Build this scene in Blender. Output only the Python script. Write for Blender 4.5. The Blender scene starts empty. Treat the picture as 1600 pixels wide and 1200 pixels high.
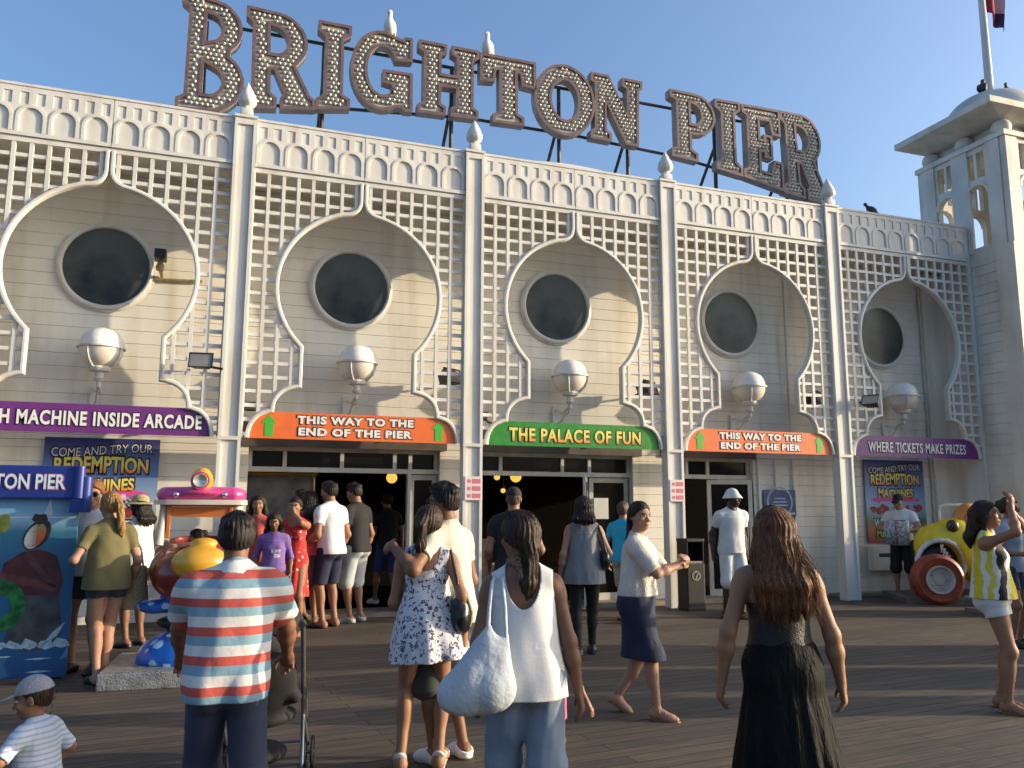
import bpy, bmesh, math, random
import numpy as np
from mathutils import Vector, Matrix
from mathutils.geometry import tessellate_polygon
random.seed(7)
S = bpy.context.scene
COL = S.collection
PI = math.pi
R_ = math.radians

# ------------------------------------------------------------------ camera
cam_d = bpy.data.cameras.new('camera'); cam = bpy.data.objects.new('camera', cam_d); COL.objects.link(cam)
cam_d.sensor_width = 36.0; cam_d.lens = 36.0 * 1291.2 / 1600.0
cam_d.clip_start = 0.05; cam_d.clip_end = 6000
_y, _p, _r = 0.341876, 0.151409, 0.002195
_f = Vector((math.sin(_y)*math.cos(_p), math.cos(_y)*math.cos(_p), math.sin(_p)))
_x = Vector((math.cos(_y), -math.sin(_y), 0)); _u = _x.cross(_f)
_x2 = _x*math.cos(_r) + _u*math.sin(_r); _u2 = -_x*math.sin(_r) + _u*math.cos(_r)
cam.matrix_world = Matrix(((_x2.x, _u2.x, -_f.x, 1.544), (_x2.y, _u2.y, -_f.y, -11.6005), (_x2.z, _u2.z, -_f.z, 1.56), (0, 0, 0, 1)))
S.camera = cam

# ------------------------------------------------------------------ sky, sun, exposure
SUN = Vector((2.60, -0.80, 0.62)).normalized()           # direction towards the sun: low, far to the right
sun_el = math.asin(SUN.z); sun_az = math.atan2(SUN.x, SUN.y)
world = bpy.data.worlds.new('World'); S.world = world; world.use_nodes = True
wn = world.node_tree; wn.nodes.clear()
sky = wn.nodes.new('ShaderNodeTexSky'); sky.sky_type = 'NISHITA'; sky.sun_disc = False
sky.sun_elevation = sun_el; sky.sun_rotation = sun_az
sky.altitude = 0; sky.air_density = 1.0; sky.dust_density = 4.8; sky.ozone_density = 3.6
bg = wn.nodes.new('ShaderNodeBackground'); bg.inputs['Strength'].default_value = 0.15
wo = wn.nodes.new('ShaderNodeOutputWorld')
wn.links.new(sky.outputs[0], bg.inputs[0]); wn.links.new(bg.outputs[0], wo.inputs[0])
sl = bpy.data.lights.new('sun', 'SUN'); sl.energy = 2.85; sl.angle = R_(0.5); sl.color = (1.0, 0.83, 0.57)
so = bpy.data.objects.new('sun', sl); COL.objects.link(so)
so.rotation_euler = (-SUN).to_track_quat('-Z', 'Y').to_euler(); so.location = (30, -20, 20)
S.view_settings.view_transform = 'Standard'; S.view_settings.look = 'None'
S.view_settings.exposure = 1.20; S.view_settings.gamma = 1.0

# ------------------------------------------------------------------ materials
_mats = {}
def mat(name, col, rough=0.55, metal=0.0, var=0.12, vscale=3.0, bump=0.0, bscale=60.0, vcol=None, streak=False,
        stretch=None, emit=None, alpha=None, coat=0.0, spec=None):
    if name in _mats: return _mats[name]
    m = bpy.data.materials.new(name); m.use_nodes = True; _mats[name] = m
    nt = m.node_tree; N = nt.nodes; L = nt.links
    b = N['Principled BSDF']
    b.inputs['Roughness'].default_value = rough; b.inputs['Metallic'].default_value = metal
    if coat: b.inputs['Coat Weight'].default_value = coat
    if spec is not None: b.inputs['Specular IOR Level'].default_value = spec
    tc = N.new('ShaderNodeTexCoord'); src = tc.outputs['Object']
    if stretch:
        mp = N.new('ShaderNodeMapping'); mp.inputs['Scale'].default_value = stretch
        L.new(src, mp.inputs[0]); src = mp.outputs[0]
    if var > 0:
        nz = N.new('ShaderNodeTexNoise'); nz.inputs['Scale'].default_value = vscale; nz.inputs['Detail'].default_value = 6
        L.new(src, nz.inputs['Vector'])
        rp = N.new('ShaderNodeValToRGB')
        c2 = vcol if vcol else tuple(c*(1-2.2*var) for c in col)
        rp.color_ramp.elements[0].position = 0.32; rp.color_ramp.elements[1].position = 0.62
        rp.color_ramp.elements[0].color = (*c2, 1); rp.color_ramp.elements[1].color = (*col, 1)
        L.new(nz.outputs['Fac'], rp.inputs[0]); out = rp.outputs[0]
        if streak:
            mp2 = N.new('ShaderNodeMapping'); mp2.inputs['Scale'].default_value = (1.7, 1.7, 0.22)
            L.new(tc.outputs['Object'], mp2.inputs[0])
            n2 = N.new('ShaderNodeTexNoise'); n2.inputs['Scale'].default_value = 2.0; n2.inputs['Detail'].default_value = 5
            L.new(mp2.outputs[0], n2.inputs['Vector'])
            r2 = N.new('ShaderNodeValToRGB'); r2.color_ramp.elements[0].position = 0.28; r2.color_ramp.elements[1].position = 0.52
            r2.color_ramp.elements[0].color = (0.66, 0.58, 0.46, 1); r2.color_ramp.elements[1].color = (1, 1, 1, 1)
            L.new(n2.outputs['Fac'], r2.inputs[0])
            mx = N.new('ShaderNodeMix'); mx.data_type = 'RGBA'; mx.blend_type = 'MULTIPLY'; mx.inputs[0].default_value = 0.55
            L.new(out, mx.inputs[6]); L.new(r2.outputs[0], mx.inputs[7]); out = mx.outputs[2]
        L.new(out, b.inputs['Base Color'])
    else:
        b.inputs['Base Color'].default_value = (*col, 1)
    if bump > 0:
        n3 = N.new('ShaderNodeTexNoise'); n3.inputs['Scale'].default_value = bscale; n3.inputs['Detail'].default_value = 5
        L.new(src, n3.inputs['Vector'])
        bp = N.new('ShaderNodeBump'); bp.inputs['Strength'].default_value = bump; bp.inputs['Distance'].default_value = 0.02
        L.new(n3.outputs['Fac'], bp.inputs['Height']); L.new(bp.outputs[0], b.inputs['Normal'])
    if emit:
        b.inputs['Emission Color'].default_value = (*emit[0], 1); b.inputs['Emission Strength'].default_value = emit[1]
    return m

WHITE = mat('white_paint', (0.69, 0.665, 0.615), 0.5, var=0.05, vscale=1.2, bump=0.05, bscale=18, streak=True)
WALLW = mat('board_paint', (0.78, 0.73, 0.62), 0.55, var=0.06, vscale=1.0, bump=0.06, bscale=14, streak=True)
TOWERW = mat('tower_paint', (0.66, 0.64, 0.58), 0.6, var=0.10, vscale=1.5, bump=0.12, bscale=12, streak=True)
GREYW = mat('old_frame_paint', (0.55, 0.53, 0.47), 0.5, var=0.1, streak=True)
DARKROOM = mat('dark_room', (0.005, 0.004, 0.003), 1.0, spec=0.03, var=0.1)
DARKM = mat('dark_metal', (0.03, 0.028, 0.026), 0.45, metal=0.3, var=0.2, vscale=9)
STEEL = mat('rusty_steel', (0.10, 0.085, 0.075), 0.55, metal=0.5, var=0.25, vscale=5)
GLASSD = mat('dusty_reflection_glass', (0.085, 0.088, 0.066), 0.22, spec=0.3, var=0.3, vscale=1.5, vcol=(0.014, 0.016, 0.015))  # mottling stands for dust and for cloud reflections put into the colour
DOORGL = mat('door_glass', (0.010, 0.009, 0.009), 0.08, var=0.0, spec=0.18)
GLOBEW = mat('white_globe', (0.78, 0.75, 0.70), 0.35, var=0.06, vscale=9, bump=0.1, bscale=9)
OPAL = mat('opal_bowl', (0.70, 0.64, 0.56), 0.25, var=0.06, vscale=5)
BIRDW = mat('gull_white', (0.75, 0.73, 0.70), 0.8, var=0.05)
BIRDG = mat('gull_grey', (0.42, 0.43, 0.45), 0.8, var=0.08)
PIGEON = mat('pigeon_dark', (0.045, 0.045, 0.05), 0.7, var=0.2, vscale=14)
BEAK = mat('beak_yellow', (0.55, 0.36, 0.06), 0.5, var=0)
BLACK = mat('black_plastic', (0.015, 0.015, 0.016), 0.5, var=0.1)
CHROME = mat('chrome', (0.7, 0.7, 0.7), 0.12, metal=1.0, var=0)

# ------------------------------------------------------------------ mesh helpers
class MB:
    def __init__(s): s.v = []; s.f = []; s.m = []; s.cur = 0
    def add(s, vs, fs):
        o = len(s.v); s.v += [tuple(v) for v in vs]
        for f in fs: s.f.append(tuple(i+o for i in f)); s.m.append(s.cur)
    def box(s, x0, x1, y0, y1, z0, z1, bev=0.0):
        if bev <= 0:
            s.add([(x, y, z) for z in (z0, z1) for y in (y0, y1) for x in (x0, x1)],
                  [(0, 2, 3, 1), (4, 5, 7, 6), (0, 1, 5, 4), (2, 6, 7, 3), (0, 4, 6, 2), (1, 3, 7, 5)])
        else:
            b = bmesh.new(); bmesh.ops.create_cube(b, size=1)
            for v in b.verts: v.co = Vector(((x0+x1)/2 + v.co.x*(x1-x0), (y0+y1)/2 + v.co.y*(y1-y0), (z0+z1)/2 + v.co.z*(z1-z0)))
            bmesh.ops.bevel(b, geom=list(b.edges), offset=bev, segments=2, affect='EDGES', profile=0.5)
            s.bm(b)
    def bm(s, b):
        b.verts.index_update()
        s.add([v.co[:] for v in b.verts], [[v.index for v in f.verts] for f in b.faces]); b.free()
    def prism(s, outer, y0, y1, holes=(), axis='y', sides=True, back=True):
        # polygon(s) in (x,z), extruded from y0 (front) to y1 (back)
        loops = [list(outer)] + [list(h) for h in holes]
        def P(p, y): return (p[0], y, p[1]) if axis == 'y' else ((y, p[0], p[1]) if axis == 'x' else (p[0], p[1], y))
        flat = [p for l in loops for p in l]; n = len(flat)
        tri = tessellate_polygon([[Vector((p[0], p[1], 0)) for p in l] for l in loops])
        vs = [P(p, y0) for p in flat] + ([P(p, y1) for p in flat] if (sides or back) else [])
        fs = []
        for t in tri:
            a, b, c = (Vector((*flat[i], 0)) for i in t)
            t2 = t if (b-a).cross(c-a).z > 0 else t[::-1]
            fs.append(tuple(t2)); 
            if back: fs.append(tuple(i+n for i in t2[::-1]))
        if sides:
            o = 0
            for k, l in enumerate(loops):
                ar = sum(l[i][0]*l[(i+1) % len(l)][1]-l[(i+1) % len(l)][0]*l[i][1] for i in range(len(l)))
                ccw = ar > 0
                if k: ccw = not ccw
                for i in range(len(l)):
                    j = (i+1) % len(l)
                    q = (o+i, o+i+n, o+j+n, o+j)
                    fs.append(q if ccw else q[::-1])
                o += len(l)
        s.add(vs, fs)
    def lathe(s, prof, c=(0, 0, 0), n=24, a0=0, a1=2*PI, axis=None, sq=(1, 1), lob=None):
        full = abs(a1-a0-2*PI) < 1e-6; m = n if full else n+1; vs = []; fs = []
        for (r, z) in prof:
            for i in range(m):
                a = a0+(a1-a0)*i/n
                rr = r*(1+lob(a, z)) if lob else r
                vs.append((rr*math.cos(a)*sq[0], rr*math.sin(a)*sq[1], z))
        for k in range(len(prof)-1):
            for i in range(n):
                j = (i+1) % m
                fs.append((k*m+i, k*m+j, (k+1)*m+j, (k+1)*m+i))
        M = Matrix.Translation(c)
        if axis is not None: M = M @ Vector(axis).to_track_quat('Z', 'Y').to_matrix().to_4x4()
        s.add([(M @ Vector(v))[:] for v in vs], fs)
    def tube(s, pts, r, n=8, caps=True):
        pts = [Vector(p) for p in pts]; rs = r if isinstance(r, (list, tuple)) else [r]*len(pts)
        up = Vector((0, 0, 1)); vs = []; fs = []; prev = None
        for i, p in enumerate(pts):
            t = (pts[min(i+1, len(pts)-1)]-pts[max(i-1, 0)]).normalized()
            if prev is None:
                a = t.cross(up) if abs(t.z) < 0.95 else t.cross(Vector((1, 0, 0)))
            else: a = prev - t*prev.dot(t)
            a.normalize(); prev = a; b = t.cross(a)
            for k in range(n):
                g = 2*PI*k/n; vs.append((p+(a*math.cos(g)+b*math.sin(g))*rs[i])[:])
        for i in range(len(pts)-1):
            for k in range(n):
                j = (k+1) % n; fs.append((i*n+k, (i+1)*n+k, (i+1)*n+j, i*n+j))
        if caps:
            fs.append(tuple(range(n))); fs.append(tuple((len(pts)-1)*n+k for k in range(n))[::-1])
        s.add(vs, fs)
    def sph(s, c, r, nu=16, nv=10, rot=None):
        r = r if isinstance(r, (tuple, list)) else (r, r, r); vs = []; fs = []
        for j in range(nv+1):
            t = PI*j/nv
            for i in range(nu):
                a = 2*PI*i/nu; v = Vector((r[0]*math.sin(t)*math.cos(a), r[1]*math.sin(t)*math.sin(a), r[2]*math.cos(t)))
                if rot: v = rot @ v
                vs.append((v+Vector(c))[:])
        for j in range(nv):
            for i in range(nu):
                k = (i+1) % nu; fs.append((j*nu+i, (j+1)*nu+i, (j+1)*nu+k, j*nu+k))
        s.add(vs, fs)
    def build(s, name, mats, parent=None, smooth=None, loc=None, label=None, stuff=False):
        me = bpy.data.meshes.new(name); me.from_pydata(s.v, [], s.f)
        mats = mats if isinstance(mats, (list, tuple)) else [mats]
        for m in mats: me.materials.append(m)
        if len(mats) > 1: me.polygons.foreach_set('material_index', np.array(s.m, dtype=np.int32))
        me.validate(clean_customdata=False); me.update()
        b = bmesh.new(); b.from_mesh(me); bmesh.ops.recalc_face_normals(b, faces=b.faces); b.to_mesh(me); b.free()
        if smooth is not None:
            me.polygons.foreach_set('use_smooth', np.ones(len(me.polygons), dtype=bool))
            me.set_sharp_from_angle(angle=R_(smooth))
        o = bpy.data.objects.new(name, me); COL.objects.link(o)
        if parent is not None: o.parent = parent
        if loc is not None: o.location = loc
        if label: o['label'] = label
        if stuff: o['kind'] = 'stuff'
        return o

def tag(o, label=None, cat=None, group=None, kind=None):
    if label: o['label'] = label
    if cat: o['category'] = cat
    if group: o['group'] = group
    if kind: o['kind'] = kind
    return o
def thing(name, label, cat, loc=(0, 0, 0), rz=0.0, group=None):
    o = bpy.data.objects.new(name, None); COL.objects.link(o); o.location = loc; o.rotation_euler = (0, 0, rz)
    o.empty_display_size = 0.2
    return tag(o, label, cat, group)
def copy_tree(o, parent=None):
    c = o.copy(); COL.objects.link(c)
    if parent is not None: c.parent = parent
    for ch in list(o.children): copy_tree(ch, c)
    return c
def arc(cx, cz, r, a0, a1, n):
    return [(cx+r*math.cos(R_(a0+(a1-a0)*i/n)), cz+r*math.sin(R_(a0+(a1-a0)*i/n))) for i in range(n+1)]
def text_mesh(txt, w, h, bold=0.0, spacing=1.0, depth=0.0):
    """outline lettering as flat polygons in (x,z), scaled to a box w by h, centred; returns (verts2d, faces)"""
    cu = bpy.data.curves.new('lettering', 'FONT'); cu.body = txt; cu.size = 1.0; cu.offset = bold; cu.space_character = spacing
    cu.resolution_u = 3; cu.fill_mode = 'FRONT'
    ob = bpy.data.objects.new('lettering', cu); COL.objects.link(ob)
    dg = bpy.context.evaluated_depsgraph_get(); dg.update()
    me = bpy.data.meshes.new_from_object(ob.evaluated_get(dg))
    vs = np.array([v.co[:2] for v in me.vertices]); fs = [tuple(p.vertices) for p in me.polygons]
    bpy.data.objects.remove(ob); bpy.data.curves.remove(cu); bpy.data.meshes.remove(me)
    lo = vs.min(0); hi = vs.max(0); c = (lo+hi)/2
    sx = w/(hi[0]-lo[0]); sz = h/(hi[1]-lo[1]) if h else sx
    return (vs-c)*np.array([sx, sz]), fs, (sx, sz)
def put_text(mb, txt, cx, cz, w, h, y, bold=0.0, spacing=1.0, warp=None, th=0.0):
    vs, fs, _ = text_mesh(txt, w, h, bold, spacing)
    pts = []
    for x, z in vs:
        x += cx; z += cz
        if warp: x, z = warp(x, z)
        pts.append((x, y, z))
    mb.add(pts, fs)
# ------------------------------------------------------------------ deck and sky setting
W = 3.3615
def deck_material():
    m = bpy.data.materials.new('deck_planks'); m.use_nodes = True; nt = m.node_tree; N = nt.nodes; L = nt.links; b = N['Principled BSDF']
    tc = N.new('ShaderNodeTexCoord')
    br = N.new('ShaderNodeTexBrick'); br.offset = 0.37; br.inputs['Scale'].default_value = 1.0
    br.inputs['Brick Width'].default_value = 3.4; br.inputs['Row Height'].default_value = 0.145
    br.inputs['Mortar Size'].default_value = 0.007; br.inputs['Mortar Smooth'].default_value = 0.3; br.inputs['Bias'].default_value = 0.0
    br.inputs['Color1'].default_value = (0.098, 0.076, 0.055, 1); br.inputs['Color2'].default_value = (0.062, 0.051, 0.041, 1)
    br.inputs['Mortar'].default_value = (0.012, 0.010, 0.009, 1)
    mp = N.new('ShaderNodeMapping'); mp.inputs['Rotation'].default_value = (0, 0, R_(-6)); L.new(tc.outputs['Object'], mp.inputs[0])
    L.new(mp.outputs[0], br.inputs['Vector'])
    m2 = N.new('ShaderNodeMapping'); m2.inputs['Scale'].default_value = (1.5, 26, 1); L.new(mp.outputs[0], m2.inputs[0])
    nz = N.new('ShaderNodeTexNoise'); nz.inputs['Scale'].default_value = 1.6; nz.inputs['Detail'].default_value = 8; L.new(m2.outputs[0], nz.inputs['Vector'])
    n2 = N.new('ShaderNodeTexNoise'); n2.inputs['Scale'].default_value = 0.55; n2.inputs['Detail'].default_value = 5; L.new(tc.outputs['Object'], n2.inputs['Vector'])
    rp = N.new('ShaderNodeValToRGB'); rp.color_ramp.elements[0].color = (0.55, 0.55, 0.56, 1); rp.color_ramp.elements[1].color = (1.25, 1.2, 1.12, 1)
    rp.color_ramp.elements[0].position = 0.35; rp.color_ramp.elements[1].position = 0.68; L.new(nz.outputs['Fac'], rp.inputs[0])
    r2 = N.new('ShaderNodeValToRGB'); r2.color_ramp.elements[0].color = (0.72, 0.74, 0.78, 1); r2.color_ramp.elements[1].color = (1.1, 1.05, 1.0, 1)
    r2.color_ramp.elements[0].position = 0.35; r2.color_ramp.elements[1].position = 0.6; L.new(n2.outputs['Fac'], r2.inputs[0])
    x1 = N.new('ShaderNodeMix'); x1.data_type = 'RGBA'; x1.blend_type = 'MULTIPLY'; x1.inputs[0].default_value = 1; L.new(br.outputs['Color'], x1.inputs[6]); L.new(rp.outputs[0], x1.inputs[7])
    x2 = N.new('ShaderNodeMix'); x2.data_type = 'RGBA'; x2.blend_type = 'MULTIPLY'; x2.inputs[0].default_value = 1; L.new(x1.outputs[2], x2.inputs[6]); L.new(r2.outputs[0], x2.inputs[7])
    vo = N.new('ShaderNodeTexVoronoi'); vo.inputs['Scale'].default_value = 2.6; L.new(tc.outputs['Object'], vo.inputs['Vector'])
    r3 = N.new('ShaderNodeValToRGB'); r3.color_ramp.elements[0].position = 0.045; r3.color_ramp.elements[1].position = 0.075
    r3.color_ramp.elements[0].color = (0.45, 0.44, 0.43, 1); r3.color_ramp.elements[1].color = (1, 1, 1, 1); L.new(vo.outputs['Distance'], r3.inputs[0])
    v2 = N.new('ShaderNodeTexVoronoi'); v2.inputs['Scale'].default_value = 1.3; L.new(tc.outputs['Object'], v2.inputs['Vector'])
    r4 = N.new('ShaderNodeValToRGB'); r4.color_ramp.elements[0].position = 0.02; r4.color_ramp.elements[1].position = 0.035
    r4.color_ramp.elements[0].color = (2.2, 2.15, 2.0, 1); r4.color_ramp.elements[1].color = (1, 1, 1, 1); L.new(v2.outputs['Distance'], r4.inputs[0])
    x3 = N.new('ShaderNodeMix'); x3.data_type = 'RGBA'; x3.blend_type = 'MULTIPLY'; x3.inputs[0].default_value = 1; L.new(x2.outputs[2], x3.inputs[6]); L.new(r3.outputs[0], x3.inputs[7])
    x4 = N.new('ShaderNodeMix'); x4.data_type = 'RGBA'; x4.blend_type = 'MULTIPLY'; x4.inputs[0].default_value = 1; L.new(x3.outputs[2], x4.inputs[6]); L.new(r4.outputs[0], x4.inputs[7])
    L.new(x4.outputs[2], b.inputs['Base Color']); b.inputs['Roughness'].default_value = 0.72
    ad = N.new('ShaderNodeMath'); ad.operation = 'ADD'; inv = N.new('ShaderNodeMath'); inv.operation = 'MULTIPLY'; inv.inputs[1].default_value = -1.2
    L.new(br.outputs['Fac'], inv.inputs[0]); sc = N.new('ShaderNodeMath'); sc.operation = 'MULTIPLY'; sc.inputs[1].default_value = 0.45; L.new(nz.outputs['Fac'], sc.inputs[0])
    L.new(inv.outputs[0], ad.inputs[0]); L.new(sc.outputs[0], ad.inputs[1])
    bp = N.new('ShaderNodeBump'); bp.inputs['Strength'].default_value = 0.6; bp.inputs['Distance'].default_value = 0.012; L.new(ad.outputs[0], bp.inputs['Height']); L.new(bp.outputs[0], b.inputs['Normal'])
    return m
g = MB()
ys = [(-3000, 0), (-3.0, 0), (-0.6, 0.07), (3000, 0.07)]
for (a, za), (b_, zb) in zip(ys, ys[1:]):
    g.add([(-3000, a, za), (3000, a, za), (3000, b_, zb), (-3000, b_, zb)], [(0, 1, 2, 3)])
tag(g.build('boardwalk_deck', deck_material()), kind='structure')

# ------------------------------------------------------------------ the arcade facade
arcade = thing('arcade_building', 'long white arcade front with keyhole shaped lattice bays, round windows and boarded wall', 'building', (0, 0, 0))
ZT, ZB, ZS = 6.99, 6.31, 2.515
BAYS = range(-1, 5)
# back wall of horizontal boards
def board_wall(mb, x0, x1, z0, z1, y=0.72, pitch=0.182):
    k = math.floor(z0/pitch); zz = k*pitch
    prof = []
    while zz < z1:
        a, b = max(zz, z0), min(zz+pitch, z1)
        if b-a > 0.02:
            prof += [(y+0.002, a+0.0), (y-0.004, a+0.005), (y-0.001, b-0.007), (y+0.006, b-0.003)]
        zz += pitch
    n = len(prof)
    vs = [(x0, p[0], p[1]) for p in prof]+[(x1, p[0], p[1]) for p in prof]
    mb.add(vs, [(i, i+n, i+n+1, i+1) for i in range(n-1)])
wall = MB()
XL, XR = -1.5*W-6.0, 15.02
board_wall(wall, XL, XR, 2.47, 6.6)
op = {1: (-1.40, 1.40), 2: (-1.34, 1.34), 3: (-1.40, 0.34)}
edges = [XL]
for k in (1, 2, 3): edges += [k*W+op[k][0], k*W+op[k][1]]
edges.append(XR)
for i in range(0, len(edges), 2): board_wall(wall, edges[i], edges[i+1], 0.07, 2.47)
for k in (1, 2, 3):           # reveals of the door openings
    a, b = k*W+op[k][0], k*W+op[k][1]
    wall.box(a-0.10, a, 0.735, 0.95, 0.07, 2.47); wall.box(b, b+0.10, 0.735, 0.95, 0.07, 2.47)
wall.build('wall', WALLW, arcade, smooth=20)
# ceiling of the recess and the roof
rf = MB(); rf.box(XL, 15.02, 0.05, 0.70, 6.24, 6.32); rf.box(XL, 15.02, 0.76, 9.0, 6.5, 6.62); rf.box(XL, 15.05, 8.9, 9.1, 0.0, 6.5)
rf.build('roof', WHITE, arcade)
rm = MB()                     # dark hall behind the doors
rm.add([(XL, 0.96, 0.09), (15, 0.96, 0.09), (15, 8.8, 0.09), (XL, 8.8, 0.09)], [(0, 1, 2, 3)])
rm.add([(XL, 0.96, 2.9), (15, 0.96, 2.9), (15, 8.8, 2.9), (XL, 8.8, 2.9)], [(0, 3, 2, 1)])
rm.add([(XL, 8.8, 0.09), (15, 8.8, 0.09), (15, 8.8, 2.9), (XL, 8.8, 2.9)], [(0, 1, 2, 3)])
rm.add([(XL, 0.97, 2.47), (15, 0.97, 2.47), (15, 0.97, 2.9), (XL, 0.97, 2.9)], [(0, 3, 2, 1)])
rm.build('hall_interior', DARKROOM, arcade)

# keyhole outline of one bay, right half, top to bottom (bay centre x=0)
KC = 4.64; KR = 1.165
def keyhole_half():
    pts = [(0.035, 6.26), (0.035, 5.99)]
    a_top = 81
    p1 = (KR*math.cos(R_(a_top)), KC+KR*math.sin(R_(a_top)))
    # ogee: from the notch curving outwards into the circle
    for t in (0.2, 0.4, 0.6, 0.8):
        q0, q1, q2 = (0.035, 5.99), (0.045, 5.835), p1
        pts.append(tuple((1-t)**2*a+2*t*(1-t)*b+t*t*c for a, b, c in zip(q0, q1, q2)))
    pts += arc(0, KC, KR, a_top, -44, 26)
    pts += [(0.80, 3.79), (0.80, 3.24), (0.84, 3.235)]
    pts += [(0.84+0.31*math.sin(R_(t)), 2.915+0.31*math.cos(R_(t))+0.0) for t in range(8, 91, 12)]
    pts += [(1.155, 2.885), (1.19, 2.88)]
    pts += [(1.185+0.27*math.sin(R_(t)), 2.535+0.335*math.cos(R_(t))) for t in range(8, 91, 12)]
    pts += [(1.46, ZS)]
    return pts
KH = keyhole_half()
key_poly = KH + [(-x, z) for x, z in KH[::-1]]
def inside(poly, x, z):
    c = False; n = len(poly)
    for i in range(n):
        x1, z1 = poly[i]; x2, z2 = poly[(i+1) % n]
        if (z1 > z) != (z2 > z) and x < (x2-x1)*(z-z1)/(z2-z1)+x1: c = not c
    return c
def spans(fixed, axis, lo, hi):
    """free intervals along a lattice bar: outside the keyhole"""
    n = 700; out = []; st = None
    for i in range(n+1):
        t = lo+(hi-lo)*i/n
        ins = inside(key_poly, fixed, t) if axis == 'v' else inside(key_poly, t, fixed)
        if not ins and st is None: st = t
        if (ins or i == n) and st is not None:
            if t-st > 0.05: out.append((st, t))
            st = None
    return out
def make_lattice():
    mb = MB(); bw = 0.024
    HX = 1.535
    nx = 15; px = 2*HX/nx
    for i in range(1, nx):
        x = -HX+i*px
        for a, b in spans(x, 'v', ZS-0.02, 6.26): mb.box(x-bw, x+bw, -0.022, 0.028, a, b)
    z = 6.26-0.195
    while z > ZS:
        for a, b in spans(z, 'h', -HX, HX): mb.box(a, b, -0.016, 0.034, z-bw, z+bw)
        z -= 0.1945
    mb.box(-HX, HX, -0.03, 0.04, 6.235, 6.305)           # rail under the parapet
    for s in (-1, 1): mb.box(s*1.535-0.02*(s > 0)-0.0, s*1.535+0.02*(s < 0), -0.025, 0.04, ZS, 6.235)
    return mb.build('lattice_screen', WHITE)
def moulding():
    mb = MB()
    for s in (-1, 1):
        P = [Vector((s*x, 0, z)) for x, z in KH]; n = len(P); prof = [(-0.029, 0.05), (-0.029, -0.035), (-0.014, -0.052), (0.014, -0.052), (0.029, -0.035), (0.029, 0.05)]
        vs = []; fs = []
        for i in range(n):
            a = (P[i]-P[i-1]).normalized() if i else (P[1]-P[0]).normalized()
            b = (P[i+1]-P[i]).normalized() if i < n-1 else a
            na = Vector((-a.z, 0, a.x)); nb = Vector((-b.z, 0, b.x)); m = (na+nb).normalized(); m = m/max(0.5, m.dot(na))
            # lies on the lattice side of the outline
            for u, y in prof: vs.append((P[i]+m*(u+0.0)+Vector((0, y, 0)))[:])
        k = len(prof)
        for i in range(n-1):
            for j in range(k): fs.append((i*k+j, i*k+(j+1) % k, (i+1)*k+(j+1) % k, (i+1)*k+j))
        fs.append(tuple(range(k))); fs.append(tuple((n-1)*k+j for j in range(k)))
        mb.add(vs, fs)
    return mb.build('keyhole_moulding', WHITE, smooth=35)
lat = make_lattice(); mol = moulding(); lat.parent = arcade; mol.parent = lat
for k in BAYS:
    o = lat if k == -1 else copy_tree(lat, arcade)
    o.location = (k*W, 0, 0)
# parapet panels: blind arches under a row of small oblong recesses
def parapet(wd):
    mb = MB(); holes = []; x0 = 0.0; p = wd/4.0
    for i in range(4):
        c = x0+p*(i+0.5); r = p*0.345
        holes.append([(c-r, ZB+0.065), (c+r, ZB+0.065)] + arc(c, ZB+0.255, r, 0, 180, 12))
    q = wd/8.0
    for i in range(8):
        c = x0+q*(i+0.5); lo = ZB+(0.43 if (i % 2 == 0) else 0.43)
        # oblongs stand on the spandrels between the arches
        lo = ZB+0.435
        holes.append([(c-q*0.27, lo), (c+q*0.27, lo), (c+q*0.27, ZT-0.075), (c-q*0.27, ZT-0.075)])
    mb.prism([(0.004, ZB), (wd-0.004, ZB), (wd-0.004, ZT), (0.004, ZT)], -0.03, 0.0, holes)
    mb.box(0.006, wd-0.006, -0.0165, 0.10, ZB+0.002, ZT-0.003)
    # raised hood bands round the arches
    for i in range(4):
        c = x0+p*(i+0.5); r = p*0.36; r2 = p*0.46
        mb.prism(arc(c, ZB+0.255, r2, 0, 180, 12)+arc(c, ZB+0.255, r, 180, 0, 12), -0.042, -0.0305)
        for sx in (-1, 1): mb.box(min(c+sx*r, c+sx*r2), max(c+sx*r, c+sx*r2), -0.042, -0.0305, ZB+0.06, ZB+0.2548)
    mb.box(0.004, wd-0.004, -0.055, -0.0305, ZB, ZB+0.05)
    mb.box(0.0, wd, -0.042, 0.11, ZT+0.001, ZT+0.035)
    return mb.build('parapet_panel', WHITE)
HW = W/2-0.148
pp = parapet(HW); pp.parent = arcade; first = True
for k in BAYS:
    for s in (0, 1):
        o = pp if first else copy_tree(pp, arcade); first = False
        o.location = (k*W-HW if s == 0 else k*W, 0, 0)
ar = MB(); xs = [2*W-1.5+3.0*i/20 for i in range(21)]
ar.prism([(xs[0], 6.7), (xs[-1], 6.7)]+[(x, 6.98+0.16*math.cos((x-2*W)/1.5*PI/2)) for x in xs[::-1]], 0.13, 0.18)
ar.build('raised_parapet_board', WHITE, arcade)
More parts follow.
